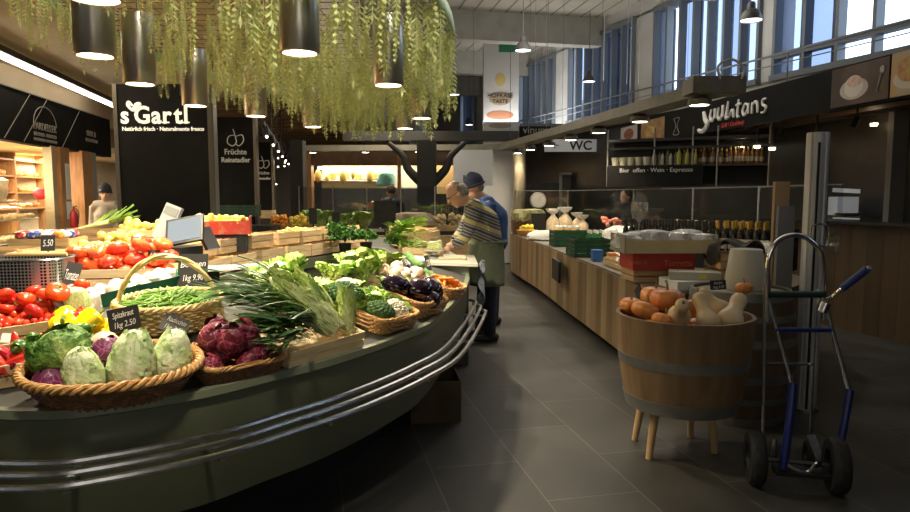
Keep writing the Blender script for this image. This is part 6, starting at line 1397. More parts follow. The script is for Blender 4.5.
# bell pendants
def bell(px, py, w, label, e=10):
    Y = .255*F/w; p = aty(px, py, Y); t = empty('bell_pendant_lamp', label, 'pendant lamp', loc=p)
    M().lathe([(.128, 0), (.124, .04), (.09, .11), (.05, .14), (.045, .2), (.03, .22), (0, .22)], 24).build('shade', pm('bell_grey', (.07, .07, .07), rough=.4), parent=t); M().lathe([(0, .012), (.118, .012)], 24).build('diffuser', pm('bell_light', (1, .97, .92), emit=4.5), parent=t); M().tube([(0, 0, .26), (0, 0, 5.14-p.z)], .008, 5).build('cable', cable, parent=t)
bell(751, 21, 21, 'dark bell pendant lamp nearest the camera, before the windows'); bell(589, 82, 12.5, 'dark bell pendant lamp before the middle window'); bell(523, 51, 16, 'dark bell pendant lamp right of the white column'); bell(454, 95, 11, 'dark bell pendant lamp between canopy and white column'); bell(469, 125, 8.5, 'dark bell pendant lamp farthest away left of the column')
# thin hanging wires
rr = random.Random(3)
for i in range(16):
    px = rr.uniform(470, 720); Y = rr.uniform(9, 14); p = aty(px, 100, Y); M().tube([(p.x, p.y, 2.75), (p.x, p.y, 5.14)], .003, 4).build('hanging_wire', cable, label='thin grey wire hanging from the hall ceiling over the right side', cat='wire', group='thin hanging wires')
M().bar(aty(455, 74, 10), aty(520, 10, 6.5), .05, .05).build('diagonal_conduit', pm('conduit', (.42, .40, .35)), smooth=False, label='pale diagonal conduit under the ceiling left of the windows', cat='conduit') if 0 else None
# ----- left black advert pillars
def pillar(px0, px1, pyt, Y, label, lines, logo=False, side=.10):
    a = aty(px0, pyt, Y); b = aty(px1, pyt, Y); zt = a.z; t = empty('black_sign_pillar', label, 'sign pillar', loc=((a.x+b.x)/2, Y, 0)); w = b.x-a.x
    M().box((0, side/2, zt/2), (w, side, zt)).build('panel', boardblk, parent=t, smooth=False)
    for s in (-1, 1): M().box((s*(w/2+.02), side/2, zt/2), (.05, side+.03, zt)).build('edge', pm('edge_bronze', (.16, .14, .11), rough=.35, metal=.5), parent=t, smooth=False)
    for s, sz, z, mt, bd, sh_ in lines: text(s, sz, Matrix.Translation((-.03 if sz > .28 else 0, -.006, z)) @ Matrix.Rotation(pi/2, 4, 'X'), mt, t, bold=bd, shear=sh_, sx=.93)
    return t, w, zt
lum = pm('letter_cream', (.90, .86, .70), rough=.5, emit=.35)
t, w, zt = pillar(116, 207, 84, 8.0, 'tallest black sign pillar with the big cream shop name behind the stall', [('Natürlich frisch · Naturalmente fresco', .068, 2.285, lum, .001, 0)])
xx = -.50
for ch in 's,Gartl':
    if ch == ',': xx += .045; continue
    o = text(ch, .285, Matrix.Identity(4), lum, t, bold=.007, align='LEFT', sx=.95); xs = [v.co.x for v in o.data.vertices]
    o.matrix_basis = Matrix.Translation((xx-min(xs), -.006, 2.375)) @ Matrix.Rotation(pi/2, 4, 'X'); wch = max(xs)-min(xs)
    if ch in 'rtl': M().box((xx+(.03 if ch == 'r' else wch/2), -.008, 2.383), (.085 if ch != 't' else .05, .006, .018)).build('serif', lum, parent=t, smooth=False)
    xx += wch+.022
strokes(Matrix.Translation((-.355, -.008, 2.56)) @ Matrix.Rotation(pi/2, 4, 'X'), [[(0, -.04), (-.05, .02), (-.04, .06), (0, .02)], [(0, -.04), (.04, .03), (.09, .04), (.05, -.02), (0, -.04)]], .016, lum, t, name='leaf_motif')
M().box((w/2+.055, .05, zt/2), (.02, .12, zt)).build('side_return', pm('edge_grey', (.10, .10, .09), rough=.4), parent=t, smooth=False)
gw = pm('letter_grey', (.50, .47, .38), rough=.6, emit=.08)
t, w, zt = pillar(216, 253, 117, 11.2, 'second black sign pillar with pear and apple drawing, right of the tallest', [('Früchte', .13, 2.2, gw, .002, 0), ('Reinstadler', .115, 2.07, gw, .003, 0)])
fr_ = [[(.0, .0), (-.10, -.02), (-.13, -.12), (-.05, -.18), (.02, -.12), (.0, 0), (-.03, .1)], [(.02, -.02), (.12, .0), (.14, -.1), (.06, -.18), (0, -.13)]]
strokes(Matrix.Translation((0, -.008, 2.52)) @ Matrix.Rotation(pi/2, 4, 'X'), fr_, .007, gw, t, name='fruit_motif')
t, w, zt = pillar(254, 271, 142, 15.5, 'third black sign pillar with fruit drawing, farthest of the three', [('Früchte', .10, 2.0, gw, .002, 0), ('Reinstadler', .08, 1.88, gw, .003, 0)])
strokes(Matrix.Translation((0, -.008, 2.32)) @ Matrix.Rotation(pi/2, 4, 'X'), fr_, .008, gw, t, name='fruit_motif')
# track lights on the left
tl = empty('track_rail', 'black ceiling track with spotlights running behind the black sign pillars', 'track light')
a, b = aty(262, 122, 9.5), aty(291, 163, 20); M().bar(a, b, .05, .05).build('rail', black, parent=tl, smooth=False)
for k in range(7):
    q = a.lerp(b, (k+.3)/7); s = M().tube([q, q+V(.04, -.05, -.16)], .05, 10).build('spotlight', black, parent=tl); M().ball(q+V(.045, -.06, -.17), .022, 10, 6).build('bulb', pm('bulb_soft', (1, .86, .66), emit=4), parent=s)
    M().tube([q, q+V(0, 0, max(.05, 3.38-q.z))], .012, 5).build('hanger', black, parent=tl)
rr = random.Random(21)
for k in range(9):
    p = aty(rr.uniform(272, 298), rr.uniform(158, 196), rr.uniform(18, 24)); M().ball((0, 0, 0), .025, 8, 6).build('distant_lamp', pm('bulb_soft', (1, .86, .66), emit=4), loc=p, label='tiny distant lamp glowing deep in the hall left of centre', cat='lamp', group='distant lamps')
# ----- central far shop
cs2 = empty('far_shop', 'brightly lit cheese shop with long light tubes in the back of the hall', 'shop')
Yc = 16.5; x0 = aty(308, 0, Yc).x; x1 = aty(520, 0, Yc).x
wv = pm('shop_cream', (.75, .68, .50), rough=.7); bwn = pm('shop_fascia_brown', (.12, .065, .03), (.17, .09, .045), rough=.5)
M().box(((x0+x1)/2, Yc+.02, 2.42), (x1-x0, .12, .34)).build('fascia', bwn, parent=cs2, smooth=False)
M().box(((x0+x1)/2-.9, Yc+1.3, 2.1), (x1-x0-1.8, .06, .9)).build('back_wall', wv, parent=cs2, smooth=False); M().box(((x0+x1)/2-.9, Yc+1.25, .85), (x1-x0-1.8, .08, 1.7)).build('cupboard', dk_, parent=cs2, smooth=False)
M().box(((x0+x1)/2, Yc+.8, 2.62), (x1-x0, 1.8, .06)).build('roof', bwn, parent=cs2, smooth=False)
for i, (pa, pb) in enumerate(((318, 352), (357, 390))):
    a = aty(pa, 168, Yc+.6); b = aty(pb, 169, Yc+.6); M().bar(a, b, .06, .05).build('light_tube', pm('tube_white', (1, .93, .80), emit=5), parent=cs2, smooth=False)
a = aty(312, 180, Yc+1.1); b = aty(392, 181, Yc+1.1); M().bar(a, b, .25, .03).build('shelf', white, parent=cs2, smooth=False)
M().box((x0-.1, Yc, 1.3), (.25, .3, 2.6)).build('side_post', wd, parent=cs2, smooth=False); M().box((aty(398, 0, Yc).x, Yc, 1.3), (.08, .2, 2.6)).build('side_post', wd, parent=cs2, smooth=False)
M().box(((x0+x1)/2, Yc-.3, .5), (x1-x0, .5, 1.0)).build('shop_counter', dk_, parent=cs2, smooth=False)
chz = [Proto(M().lathe([(0, 0), (r, 0), (r, h), (0, h)], 14).build('cheese', pm(n, c, rough=.5))) for n, c, r, h in (('cheese_yellow', (.78, .55, .10), .13, .14), ('cheese_orange', (.72, .34, .08), .10, .12), ('cheese_ivory', (.82, .74, .5), .12, .1))]
for k in range(17):
    p = aty(316+k*4.6, 183, Yc+1.1); chz[k % 3].put(TM((p.x, p.y-.02, a.z-.17 + (0 if k % 2 else .19)-.0), s=rr.uniform(.8, 1.2)) if 0 else TM((p.x, p.y, a.z+.017), s=rr.uniform(.8, 1.3)), ('yellow', 'orange', 'ivory')[k % 3]+' cheese on the shelf of the far lit shop', 'cheese', ('yellow', 'orange', 'ivory')[k % 3]+' cheeses in the far shop')
ham = Proto(M().ball((0, 0, 0), (.09, .09, .17), 10, 8).build('hanging_cheese', pm('cheese_hang', (.80, .55, .14), rough=.5)))
for k, (px, py) in enumerate(((318, 176), (327, 179), (343, 177), (353, 175), (370, 177))):
    p = aty(px, py, Yc+.4); o = ham.put(TM(p, s=(1 if k % 2 == 0 else .6)), 'yellow pear shaped cheese hanging in the far lit shop', 'cheese', 'hanging cheeses in the far shop')
p = aty(386, 180, Yc+.2); put_bag('mint_coat', pm('mint', (.20, .55, .45), rough=.6), (p.x, p.y, p.z-.15), .22, .15, .34, 'mint green bundle at the right of the far lit shop', 5, cat='bundle')
area('shop_light', ((x0+x1)/2-.9, Yc+.6, 2.4), 4, 45, (1, .9, .72), sy=1)
bt = bottle('far_bottle', gd, gold, .3, .04)
for k in range(12):
    p = aty(444+k*1.0-2, 180, Yc-.4); bt.put(TM((p.x-.1+.07*(k % 6), p.y+.1*(k//6), 1.0), s=1), 'dark bottle on the counter of the far shop left of the man', 'bottle', 'bottles on the far shop counter')
M().box((aty(448, 165, Yc).x, Yc+.9, 2.0), (1.2, .05, .9)).build('lit_back_board', pm('board_warm', (.50, .32, .12), rough=.7), smooth=False, label='warm wooden back board of the far shop behind the bottles', cat='board')
# tree-like support
ts = empty('branching_steel_support', 'black branching tree shaped support under the cross beam, left of the men', 'support'); q = aty(427, 200, 12.6)
M().box((q.x, q.y, 1.27), (.36, .3, 2.54)).build('trunk', black, parent=ts, smooth=False)
for s in (-1, 1): M().tube(catmull([V(q.x+s*.1, q.y, 1.75), V(q.x+s*.35, q.y, 2.0), V(q.x+s*.45, q.y, 2.25), V(q.x+s*.72, q.y, 2.5)], 6), [.10-.003*k for k in range(19)], 10).build('branch', black, parent=ts)
q = aty(299, 200, 12.6); M().box((q.x, q.y, 1.27), (.24, .3, 2.54)).build('dark_post', black, smooth=False, label='dark square post carrying the left end of the cross beam', cat='post')
# ----- second stand behind the stall
st2 = empty('far_produce_stand', 'long far produce stand behind a glass screen beyond the green stall', 'stand')
xa, xb = aty(268, 0, 11.5).x, aty(470, 0, 11.5).x
M().box(((xa+xb)/2, 11.6, .42), (xb-xa, 1.1, .84)).build('base', woodcr, parent=st2, smooth=False); M().box(((xa+xb)/2, 11.7, .87), (xb-xa, 1.0, .06)).build('top', black, parent=st2, smooth=False)
nms = ['leftmost', 'second', 'third', 'fourth', 'rightmost']
for i in range(5):
    a = xa+.3+(xb-xa-.3)*i/5; b = xa+.3+(xb-xa-.3)*(i+1)/5-.02; t = empty('glass_screen', '%s clear glass panel behind the far produce stand' % nms[i], 'glass screen'); M().box(((a+b)/2, 12.15, 1.36), (b-a, .01, .62)).build('pane', gl, parent=t, smooth=False); M().tube([(a, 12.15, .85), (a, 12.15, 1.68)], .012, 6).build('support', steel, parent=t)
rr = random.Random(31)
far = [('orange', (.80, .32, .04)), ('lemon', (.85, .65, .08)), ('green_apple', (.40, .52, .12)), ('red_apple', (.50, .07, .04)), ('potato', (.50, .38, .20))]
fp = {n: Proto(M().ball((0, 0, 0), .045, 9, 6).build(n, pm('far_'+n, c, rough=.4, rnd=.15))) for n, c in far}
secs = [(-3.05, .9, 'orange', 1.12), (-2.72, .9, 'lemon', 1.12), (-2.4, .9, 'lemon', 1.04), (-2.05, .9, 'green_apple', 1.04), (-1.7, .9, 'green_apple', 1.04), (-1.0, .9, 'potato', 1.04), (-.65, .9, 'red_apple', 1.0), (-.3, .9, 'potato', 1.0), (.02, .9, 'potato', 1.0)]
for i, (x, _, n, z) in enumerate(secs):
    y = 11.45
    putcrate(CR, x, y, .905, 0, 'wooden crate on the far produce stand, number counted from the left: %s' % ['one', 'two', 'three', 'four', 'five', 'six', 'seven', 'eight', 'nine'][i], s=.75)
    for X, Y_, Z, r in pack(26, .042, .155, .13, 8, 0, seed=60+i): fp[n].put(TM((x+X, y+Y_, .98+Z-.03)), n.replace('_', ' ')+' in the crates of the far produce stand', n.split('_')[-1], n.replace('_', ' ')+' pile on the far stand')
for i, (px, py, Y, s) in enumerate(((430, 220, 10.9, 1.2), (318, 222, 10.9, 1.6), (342, 216, 11.1, 1.2), (365, 212, 11.3, 1.4))):
    p = aty(px, py, Y)
    if i: lett.put(TM((p.x, p.y, 1.0), s=s*1.2, rz=i), ['', 'pale cabbage at the left of the far stand', 'green lettuce in the middle of the far stand', 'leafy lettuce right of the middle on the far stand'][i], 'lettuce')
    else:
        put_bag('dried_garlic_braids', pm('garlic_braid', (.30, .25, .16), (.45, .38, .26), rough=.8, scale=18, bump=.6), (p.x-.9+.6, p.y+.3, .98), .35, .18, .25, 'heap of brown dried garlic braids on the far stand left of the man', 9, lob=.2, cat='garlic')
for i, (px, py, w, h) in enumerate(((385, 211, .34, .42), (313, 213, .12, .25), (336, 216, .12, .22))):
    p = aty(px, py+3, 10.4); t = empty('dark_display_board', ['large dark upright board before the far stand', 'small dark upright board at the left of the far stand', 'small dark upright board before the pale cabbages'][i], 'board', loc=p); M().box((0, 0, 0), (w, .03, h)).build('board', slate, parent=t, smooth=False); M().tube([(0, 0, -h/2), (0, 0, -p.z+.0)], .012, 6).build('stand', black, parent=t)
# left mid stand with green crates between pillars
M().box(aty(232, 222, 10.6)+V(0, 0, -.55), (1.4, .6, 1.0)).build('dark_stand', dk_, smooth=False, label='dark stand under the green crate between the sign pillars', cat='stand')
p = aty(232, 210, 10.6); plastic_crate('green_plastic_crate', .8, .4, .18, pm('crate_dkgreen', (.01, .05, .03)), 'dark green plastic crate on the stand between the black sign pillars', (p.x, p.y, p.z-.1), 0)
p = aty(198, 208, 9.8); put_bag('white_flowers', pm('petal_white', (.72, .72, .64), (.4, .5, .3), rough=.7, scale=20), (p.x, p.y, p.z-.2), .16, .12, .28, 'white flowers beside the tallest sign pillar', 6, lob=.3, cat='flowers')
M().box((p.x+.05, p.y, (p.z-.2)/2), (.4, .3, p.z-.2)).build('brown_box_stand', woodcr, smooth=False, label='brown wooden box under the white flowers', cat='box')
p = aty(261, 213, 13.0); putcrate(CRL, p.x, p.y, p.z-.1, 0, 'pale crate of fruit beneath the third sign pillar', s=1.2); M().box((p.x, p.y, (p.z-.1)/2), (.5, .36, p.z-.1)).build('dark_stand', dk_, smooth=False, label='dark stand under the pale crate beneath the third sign pillar', cat='stand')
# =================== CANOPY ===================
CC = V(-1.5, 6.0, 0); CA, CB_ = 1.5, 3.4
can = empty('garland_canopy_frame', 'oval wire canopy frame with a pale green rim hanging over the stall', 'canopy')
rim = [V(CC.x+CA*cos(t), CC.y+CB_*sin(t), 0) for t in [2*pi*k/80 for k in range(80)]]
m = M(); m.v = [tuple(p+V(0, 0, z)) for z in (2.84, 2.96) for p in rim]; m.t = [0]*160; m.f = [(i, (i+1) % 80, 80+(i+1) % 80, 80+i) for i in range(80)]; o = m.build('rim_band', pm('rim_pale_green', (.42, .55, .30), rough=.5), parent=can)
sd = o.modifiers.new('thickness', 'SOLIDIFY'); sd.thickness = .02
m = M()
for k in range(-9, 10):
    x = k*CA/9.5; h = CB_*sqrt(max(0, 1-(x/CA)**2)); m.tube([(CC.x+x, CC.y-h, 2.93), (CC.x+x, CC.y+h, 2.93)], .004, 4)
for k in range(-20, 21):
    y = k*CB_/20.5; w = CA*sqrt(max(0, 1-(y/CB_)**2)); m.tube([(CC.x-w, CC.y+y, 2.93), (CC.x+w, CC.y+y, 2.93)], .004, 4)
m.build('wire_grid', pm('wire_rust', (.22, .15, .09), rough=.5, metal=.5), parent=can)
for a in (20, 80, 150, 210, 270, 330):
    p = V(CC.x+CA*.95*cos(RD(a)), CC.y+CB_*.95*sin(RD(a)), 0); M().tube([p+V(0, 0, 2.93), p+V(0, 0, 5.14 if p.x > -1.8 else 3.4)], .006, 5).build('suspension_cable', cable, parent=can)
m_gar = pm('garland_leaf', (.60, .64, .28), (.74, .77, .42), rough=.6, scale=5, rnd=.12)
def _tr():
    nt = m_gar.node_tree; b = nt.nodes['Principled BSDF']; t = nt.nodes.new('ShaderNodeBsdfTranslucent'); t.inputs[0].default_value = (.68, .72, .30, 1); mx = nt.nodes.new('ShaderNodeMixShader'); mx.inputs[0].default_value = .4
    nt.links.new(b.outputs[0], mx.inputs[1]); nt.links.new(t.outputs[0], mx.inputs[2]); nt.links.new(mx.outputs[0], nt.nodes['Material Output'].inputs[0])
_tr()
def garland(n, seed):
    rnd = random.Random(seed); m = M(); z = 0; pts = []; x = y = 0
    for k in range(n):
        pts.append((x, y, z)); x += rnd.uniform(-.006, .006); y += rnd.uniform(-.006, .006); z -= .038
    m.tube(pts, .0025, 4)
    for k in range(1, n):
        L = .072*(1 if k < n-4 else .8)*rnd.uniform(.8, 1.15); a0 = rnd.uniform(-.35, .35)+k*.05+seed
        for s in (0, pi):
            a = a0+s; d = V(cos(a)*.75, sin(a)*.75, -.66); sd_ = V(-sin(a), cos(a), 0); b = V(*pts[k])
            up_ = sd_.cross(d).normalized()*.006
            q = [b, b+d*L*.45+sd_*L*.24, b+d*L, b+d*L*.45-sd_*L*.24, b+d*L*.45+up_]; m.add(q, [(0, 1, 4), (1, 2, 4), (2, 3, 4), (3, 0, 4)])
    b = V(*pts[-1]); m.add([b, b+V(.012, 0, -.03), b+V(0, 0, -.07), b+V(-.012, 0, -.03)], [(0, 1, 2, 3)])
    return Proto(m.build('leaf_garland', m_gar, smooth=False))
gar = [garland(n, 70+n) for n in (8, 10, 12, 14, 15, 17)]
# tubular pendants
tubes_ = [(-1.51, 2.85), (-2.13, 4.0), (-2.34, 5.0), (-.90, 3.92), (-.50, 5.05), (-2.4, 6.2), (-.36, 7.2), (-2.08, 7.0), (-1.72, 8.1), (-.62, 8.3)]
dn = ['nearest, at the top left', 'second nearest on the left', 'third on the left above the tallest sign', 'nearest on the right of the canopy', 'second on the right of the canopy', 'right above the tallest sign pillar edge', 'at the right tip of the canopy', 'fourth on the left of the canopy', 'farthest in the middle', 'farthest on the right']
chr2 = pm('pendant_metal', (.50, .47, .42), rough=.32, metal=1)
for i, (x, y) in enumerate(tubes_):
    t = empty('cylinder_pendant_lamp', 'metal cylinder pendant lamp in the leafy canopy, '+dn[i], 'pendant lamp', loc=(x, y, 2.34))
    M().lathe([(.112, .0), (.115, .004), (.115, .50), (.11, .505), (0, .505)], 32).build('cylinder', chr2, parent=t); M().lathe([(.112, .0), (.098, -.004), (.095, .02)], 32).build('trim_ring', pm('ring_brown', (.30, .19, .11), rough=.4), parent=t); M().lathe([(0, .004), (.097, .004)], 32).build('diffuser', lampw, parent=t); M().tube([(0, 0, .5), (0, 0, .8 if x < -1.8 else 2.8)], .006, 5).build('cable', cable, parent=t)
    spot('pendant_spot', (x, y, 2.33), (120, 165, 150, 225, 235, 120, 100, 100, 95, 95)[i], (1, .84, .60), ang=125, blend=.9, rad=.09)
t = empty('cylinder_pendant_lamp', 'unseen metal cylinder pendant lamp added before the near end of the canopy', 'pendant lamp', loc=(-.75, 1.55, 2.6))
M().lathe([(.112, .0), (.115, .004), (.115, .50), (.11, .505), (0, .505)], 32).build('cylinder', chr2, parent=t); M().lathe([(0, .004), (.097, .004)], 32).build('diffuser', lampw, parent=t); M().tube([(0, 0, .5), (0, 0, 2.54)], .006, 5).build('cable', cable, parent=t)
spot('pendant_spot', (-.75, 1.55, 2.59), 75, (1, .86, .64), ang=125, blend=.9, rad=.09)  # unseen pendant and spot, added to light the near stall from the front
rr = random.Random(17); cnt = 0; tries = 0; glist = []
while cnt < 300 and tries < 5000:
    tries += 1; a = rr.uniform(0, 6.283); q = sqrt(rr.random())
    if cnt % 3 == 0: q = rr.uniform(.93, 1.0)
    x = CC.x+CA*q*cos(a)*.99; y = CC.y+CB_*q*sin(a)*.99
    if y < 2.75: continue
    if any((x-X)**2+(y-Y)**2 < .17**2 for X, Y in tubes_): continue
    if any((x-X)**2+(y-Y)**2 < .07**2 for X, Y in glist): continue
    glist.append((x, y)); g = gar[rr.randrange(6)]; s = rr.uniform(.85, 1.12)*(.62 if x < -1.75 else 1)
    g.put(TM((x, y, 2.93-rr.uniform(0, .06)), rx=rr.uniform(-.05, .05), ry=rr.uniform(-.05, .05), rz=rr.uniform(0, 6.28), s=s), 'yellow green leaf garland hanging from the wire canopy over the stall', 'garland', 'leaf garlands hanging from the canopy'); cnt += 1
m = M(); srcs = [(g.root.data.vertices, g.root.data.polygons) for g in gar]
for k in range(480):
    a = rr.uniform(0, 6.283); q = sqrt(rr.random()); x = CC.x+CA*q*cos(a)*.97; y = 6.2+(CB_-.2)*q*sin(a)
    if y < 4.6 or any((x-X)**2+(y-Y)**2 < .16**2 for X, Y in tubes_): continue
    vs, fs = srcs[rr.randrange(6)]; T = TM((x, y, 2.92), rz=rr.uniform(0, 6.28), s=rr.uniform(.85, 1.1)*(.62 if x < -1.75 else 1)); m.add([T @ v.co for v in vs], [tuple(p.vertices) for p in fs])
m.build('garland_mass', m_gar, smooth=False, label='dense mass of further leaf garlands filling the middle of the canopy', cat='garlands', kind='stuff')
# fill lights: added without fixtures to lift the hall, ceiling and garlands
area('hall_fill', (1.5, 9, 4.6), 3, 40, (1, .92, .8)); area('hall_fill', (2.5, 4, 4.6), 2, 4, (1, .92, .8)); area('hall_fill', (-1.5, 13, 3.25), 2, 50, (1, .85, .6)); area('hall_fill', (-4.6, 7, 3.3), 1.5, 30, (1, .85, .62)); area('hall_up_fill', (.5, -1.5, 2.0), 1.6, 10, (1, .93, .82), rot=(RD(122), 0, 0)); spot('canopy_fill', (1.2, .8, 4.7), 520, (1, .95, .78), ang=50, blend=.6, rad=.3, rot=(V(-1.7, 4.6, 2.75)-V(1.2, .8, 4.7)).to_track_quat('-Z', 'Y').to_euler()); area('hall_up_fill', (2.2, 9.5, 3.05), 2, 48, (1, .97, .9), rot=(RD(180), 0, 0)); area('hall_up_fill', (1.6, 15, 3.1), 2, 38, (1, .97, .9), rot=(RD(180), 0, 0)); SC.view_settings.view_transform = 'Standard'; SC.view_settings.look = 'None'; SC.view_settings.exposure = .9; SC.view_settings.gamma = 1
# =================== PEOPLE ===================
skin = pm('skin', (.52, .29, .19), (.58, .34, .23), rough=.55, scale=9)
def stripe_mat():
    m = bpy.data.materials.new('striped_sweater'); m.use_nodes = True; nt = m.node_tree; N = nt.nodes; L = nt.links; b = N['Principled BSDF']; b.inputs['Roughness'].default_value = .9
    tc = N.new('ShaderNodeTexCoord'); mp = N.new('ShaderNodeMapping'); L.new(tc.outputs['Object'], mp.inputs[0]); mp.inputs['Rotation'].default_value = (0, RD(-22), 0)
    sx = N.new('ShaderNodeSeparateXYZ'); L.new(mp.outputs[0], sx.inputs[0]); mu = N.new('ShaderNodeMath'); mu.operation = 'MULTIPLY'; mu.inputs[1].default_value = 5.6; L.new(sx.outputs[2], mu.inputs[0])
    fr = N.new('ShaderNodeMath'); fr.operation = 'FRACT'; L.new(mu.outputs[0], fr.inputs[0]); r = N.new('ShaderNodeValToRGB'); r.color_ramp.interpolation = 'CONSTANT'; L.new(fr.outputs[0], r.inputs[0])
    g = (.10, .105, .11, 1); w = (.34, .34, .33, 1); y = (.52, .46, .22, 1); d = (.055, .055, .07, 1)
    els = r.color_ramp.elements; seq = [(0, y), (.24, g), (.36, w), (.42, d), (.52, w), (.58, g), (.68, w), (.74, d), (.88, w), (.94, g)]
    els[0].position = 0; els[0].color = y; els[1].position = .24; els[1].color = g
    for p, c in seq[2:]: e = els.new(p); e.color = c
    L.new(r.outputs[0], b.inputs['Base Color']); return m
def remesh(o, vox, sm=4):
    r = o.modifiers.new('remesh', 'REMESH'); r.mode = 'VOXEL'; r.voxel_size = vox; r.use_smooth_shade = True
    s = o.modifiers.new('smooth', 'SMOOTH'); s.iterations = sm; s.factor = .5
def limb(m, pts, rs, n=6):
    q = catmull(pts, n); R = []
    for i in range(len(rs)-1):
        for k in range(n): R.append(rs[i]+(rs[i+1]-rs[i])*k/n)
    R.append(rs[-1]); m.tube(q, R, 12)
def ell(m, c, r, R=None): m.ball(c, r, 16, 11, R=R)
def person(label, J, mats, face=(-1, 0), pitch=0, hair='short', hat=None, apron=None, glasses=False, vox=.011, extras=True, group=None):
    """J: joints hip, chest, neck, head, and per side (n near, f far): sh, el, wr, hp, kn, an. face: horizontal direction of the gaze"""
    top, legsm, shoe, hairm = mats; o0 = V(J['hip'].x, J['hip'].y, 0); root = empty('person', label, 'person', loc=o0, group=group)
    j = {k: v-o0 for k, v in J.items()}
    fx = V(face[0], face[1], 0).normalized(); side = V(-fx.y, fx.x, 0)
    Rf = Matrix((fx, side, V(0, 0, 1))).transposed() @ Euler((0, pitch, 0)).to_matrix() @ Matrix.Diagonal((1.1, 1.1, 1.1))
    hd = j['head']; P = lambda x, y, z: hd+Rf @ V(x, y, z)
    b = M()
    ell(b, P(0, 0, .025), (.098, .076, .10), Rf); ell(b, P(.025, 0, -.045), (.07, .058, .075), Rf); ell(b, P(.055, 0, -.095), (.028, .03, .022), Rf)
    b.tube([P(.085, 0, .02), P(.115, 0, -.025), P(.10, 0, -.035)], [.009, .016, .010], 8)
    for s in (-1, 1): ell(b, P(-.005, s*.077, -.005), (.018, .009, .032), Rf)
    ell(b, P(.088, 0, -.062), (.012, .024, .008), Rf); ell(b, P(.08, 0, .035), (.015, .045, .012), Rf)
    limb(b, [j['neck']-V(0, 0, .05), j['neck'], P(-.01, 0, -.06)], [.07, .056, .054])
    limb(b, [j['hip'], j['chest'], j['neck']], [.10, .09, .05])
    for q in 'nf':
        limb(b, [j['neck']-V(0, 0, .03), j['sh'+q]], [.04, .045]); limb(b, [j['sh'+q], j['el'+q], j['wr'+q]], [.05, .038, .025])
        limb(b, [j['hp'+q], j['kn'+q], j['an'+q]], [.085, .055, .038])
        w = j['wr'+q]; d = (w-j['el'+q]).normalized(); sd = d.cross(V(0, 0, 1)).normalized(); dn = sd.cross(d).normalized()
        if dn.z > 0: dn = -dn
        pc = w+d*.055; b.ball(pc, (.042, .042, .024), 12, 8, R=Matrix((d, sd, dn)).transposed())
        for i, (o_, L_) in enumerate(((-.028, .062), (-.010, .074), (.010, .070), (.027, .055))):
            f0 = w+d*.08+sd*o_; b.tube([w+d*.03+sd*o_*.7, f0, f0+d*L_*.45+dn*.012, f0+d*L_*.75+dn*.035], [.009, .0095, .0085, .007], 7)
        t0 = w+d*.03+sd*(-.03); b.tube([t0, t0+sd*-.022+d*.03+dn*.01, t0+sd*-.025+d*.055+dn*.03], [.012, .011, .008], 7)
    o = b.build('body', skin, parent=root); remesh(o, vox*.75, 3)
    c = M(); k = 1.0
    limb(c, [j['hip']+V(0, 0, -.05), j['hip']*.5+j['chest']*.5, j['chest'], j['neck']-V(0, 0, .03)], [.165, .17, .175, .085])
    for q in 'nf':
        limb(c, [j['chest']*.3+j['neck']*.7, j['sh'+q]], [.105, .09]); limb(c, [j['sh'+q], j['el'+q], j['wr'+q]*.9+j['el'+q]*.1], [.078, .058, .042])
    if hair == 'hood': ell(c, j['neck']+V(0, 0, .03), (.11, .11, .07))
    o = c.build('sweater' if apron else 'jacket', top, parent=root); remesh(o, vox)
    c = M()
    ell(c, j['hip']+V(0, 0, -.02), (.155, .17, .12))
    for q in 'nf': limb(c, [j['hp'+q], j['kn'+q], j['an'+q]+V(0, 0, -.01)], [.105, .078, .062])
    o = c.build('trousers', legsm, parent=root); remesh(o, vox)
    for q in 'nf':
        a = j['an'+q]; m = M(); m.grid(lambda u, v: tuple(V(a.x, a.y, 0)+fx*(-.09+.28*u)+side*(.048*cos(v*2*pi)*(1-.35*abs(u-.5)**2*4))+V(0, 0, max(.002, .052+.05*sin(v*2*pi)*(1-.35*u)-.01*u))), 12, 14, cv=True)
        m.ball(V(a.x, a.y, .055)+fx*.18, (.04, .04, .032), 10, 7); m.ball(V(a.x, a.y, .06)-fx*.05, (.05, .045, .05), 10, 7); m.tube([V(a.x, a.y, .05), a+V(0, 0, .02)], [.05, .055], 12); o = m.build('shoe', shoe, parent=root); remesh(o, .008, 2)
    h = M()
    if hat:
        h.grid(lambda u, v: tuple(P((.108-.108*(u**3)*.9)*cos(v*2*pi)-.012, (.09-.09*(u**3)*.9)*sin(v*2*pi), .02+.155*u**.8)), 9, 20, cv=True); h.tube([P(.104*cos(a)-.012, .088*sin(a), .025) for a in [2*pi*k/20 for k in range(20)]], .014, 8, closed=True); h.build('beanie', hat, parent=root)
        M().ball(P(.08, -.06, .055), .014, 8, 6).build('beanie_badge', white, parent=root)
        b2 = M(); b2.ball(P(-.05, 0, -.01), (.055, .078, .05), 12, 8, R=Rf); b2.build('hair', hairm, parent=root)
    elif hair == 'balding':
        for s in (-1, 1): h.ball(P(-.035, s*.052, .015), (.062, .032, .058), 12, 8, R=Rf, fn=lambda p: 1+.06*sin(13*p.x)*sin(11*p.z))
        h.ball(P(-.075, 0, .005), (.04, .066, .07), 12, 8, R=Rf, fn=lambda p: 1+.06*sin(13*p.y)); h.ball(P(-.01, 0, .075), (.075, .06, .05), 12, 8, R=Rf); o = h.build('hair', hairm, parent=root); remesh(o, .01, 2)
    else:
        h.ball(P(-.018, 0, .045), (.098, .085, .09), 16, 10, R=Rf, fn=lambda p: 1+.04*sin(13*p.x)*sin(11*p.y)); h.build('hair', hairm, parent=root)
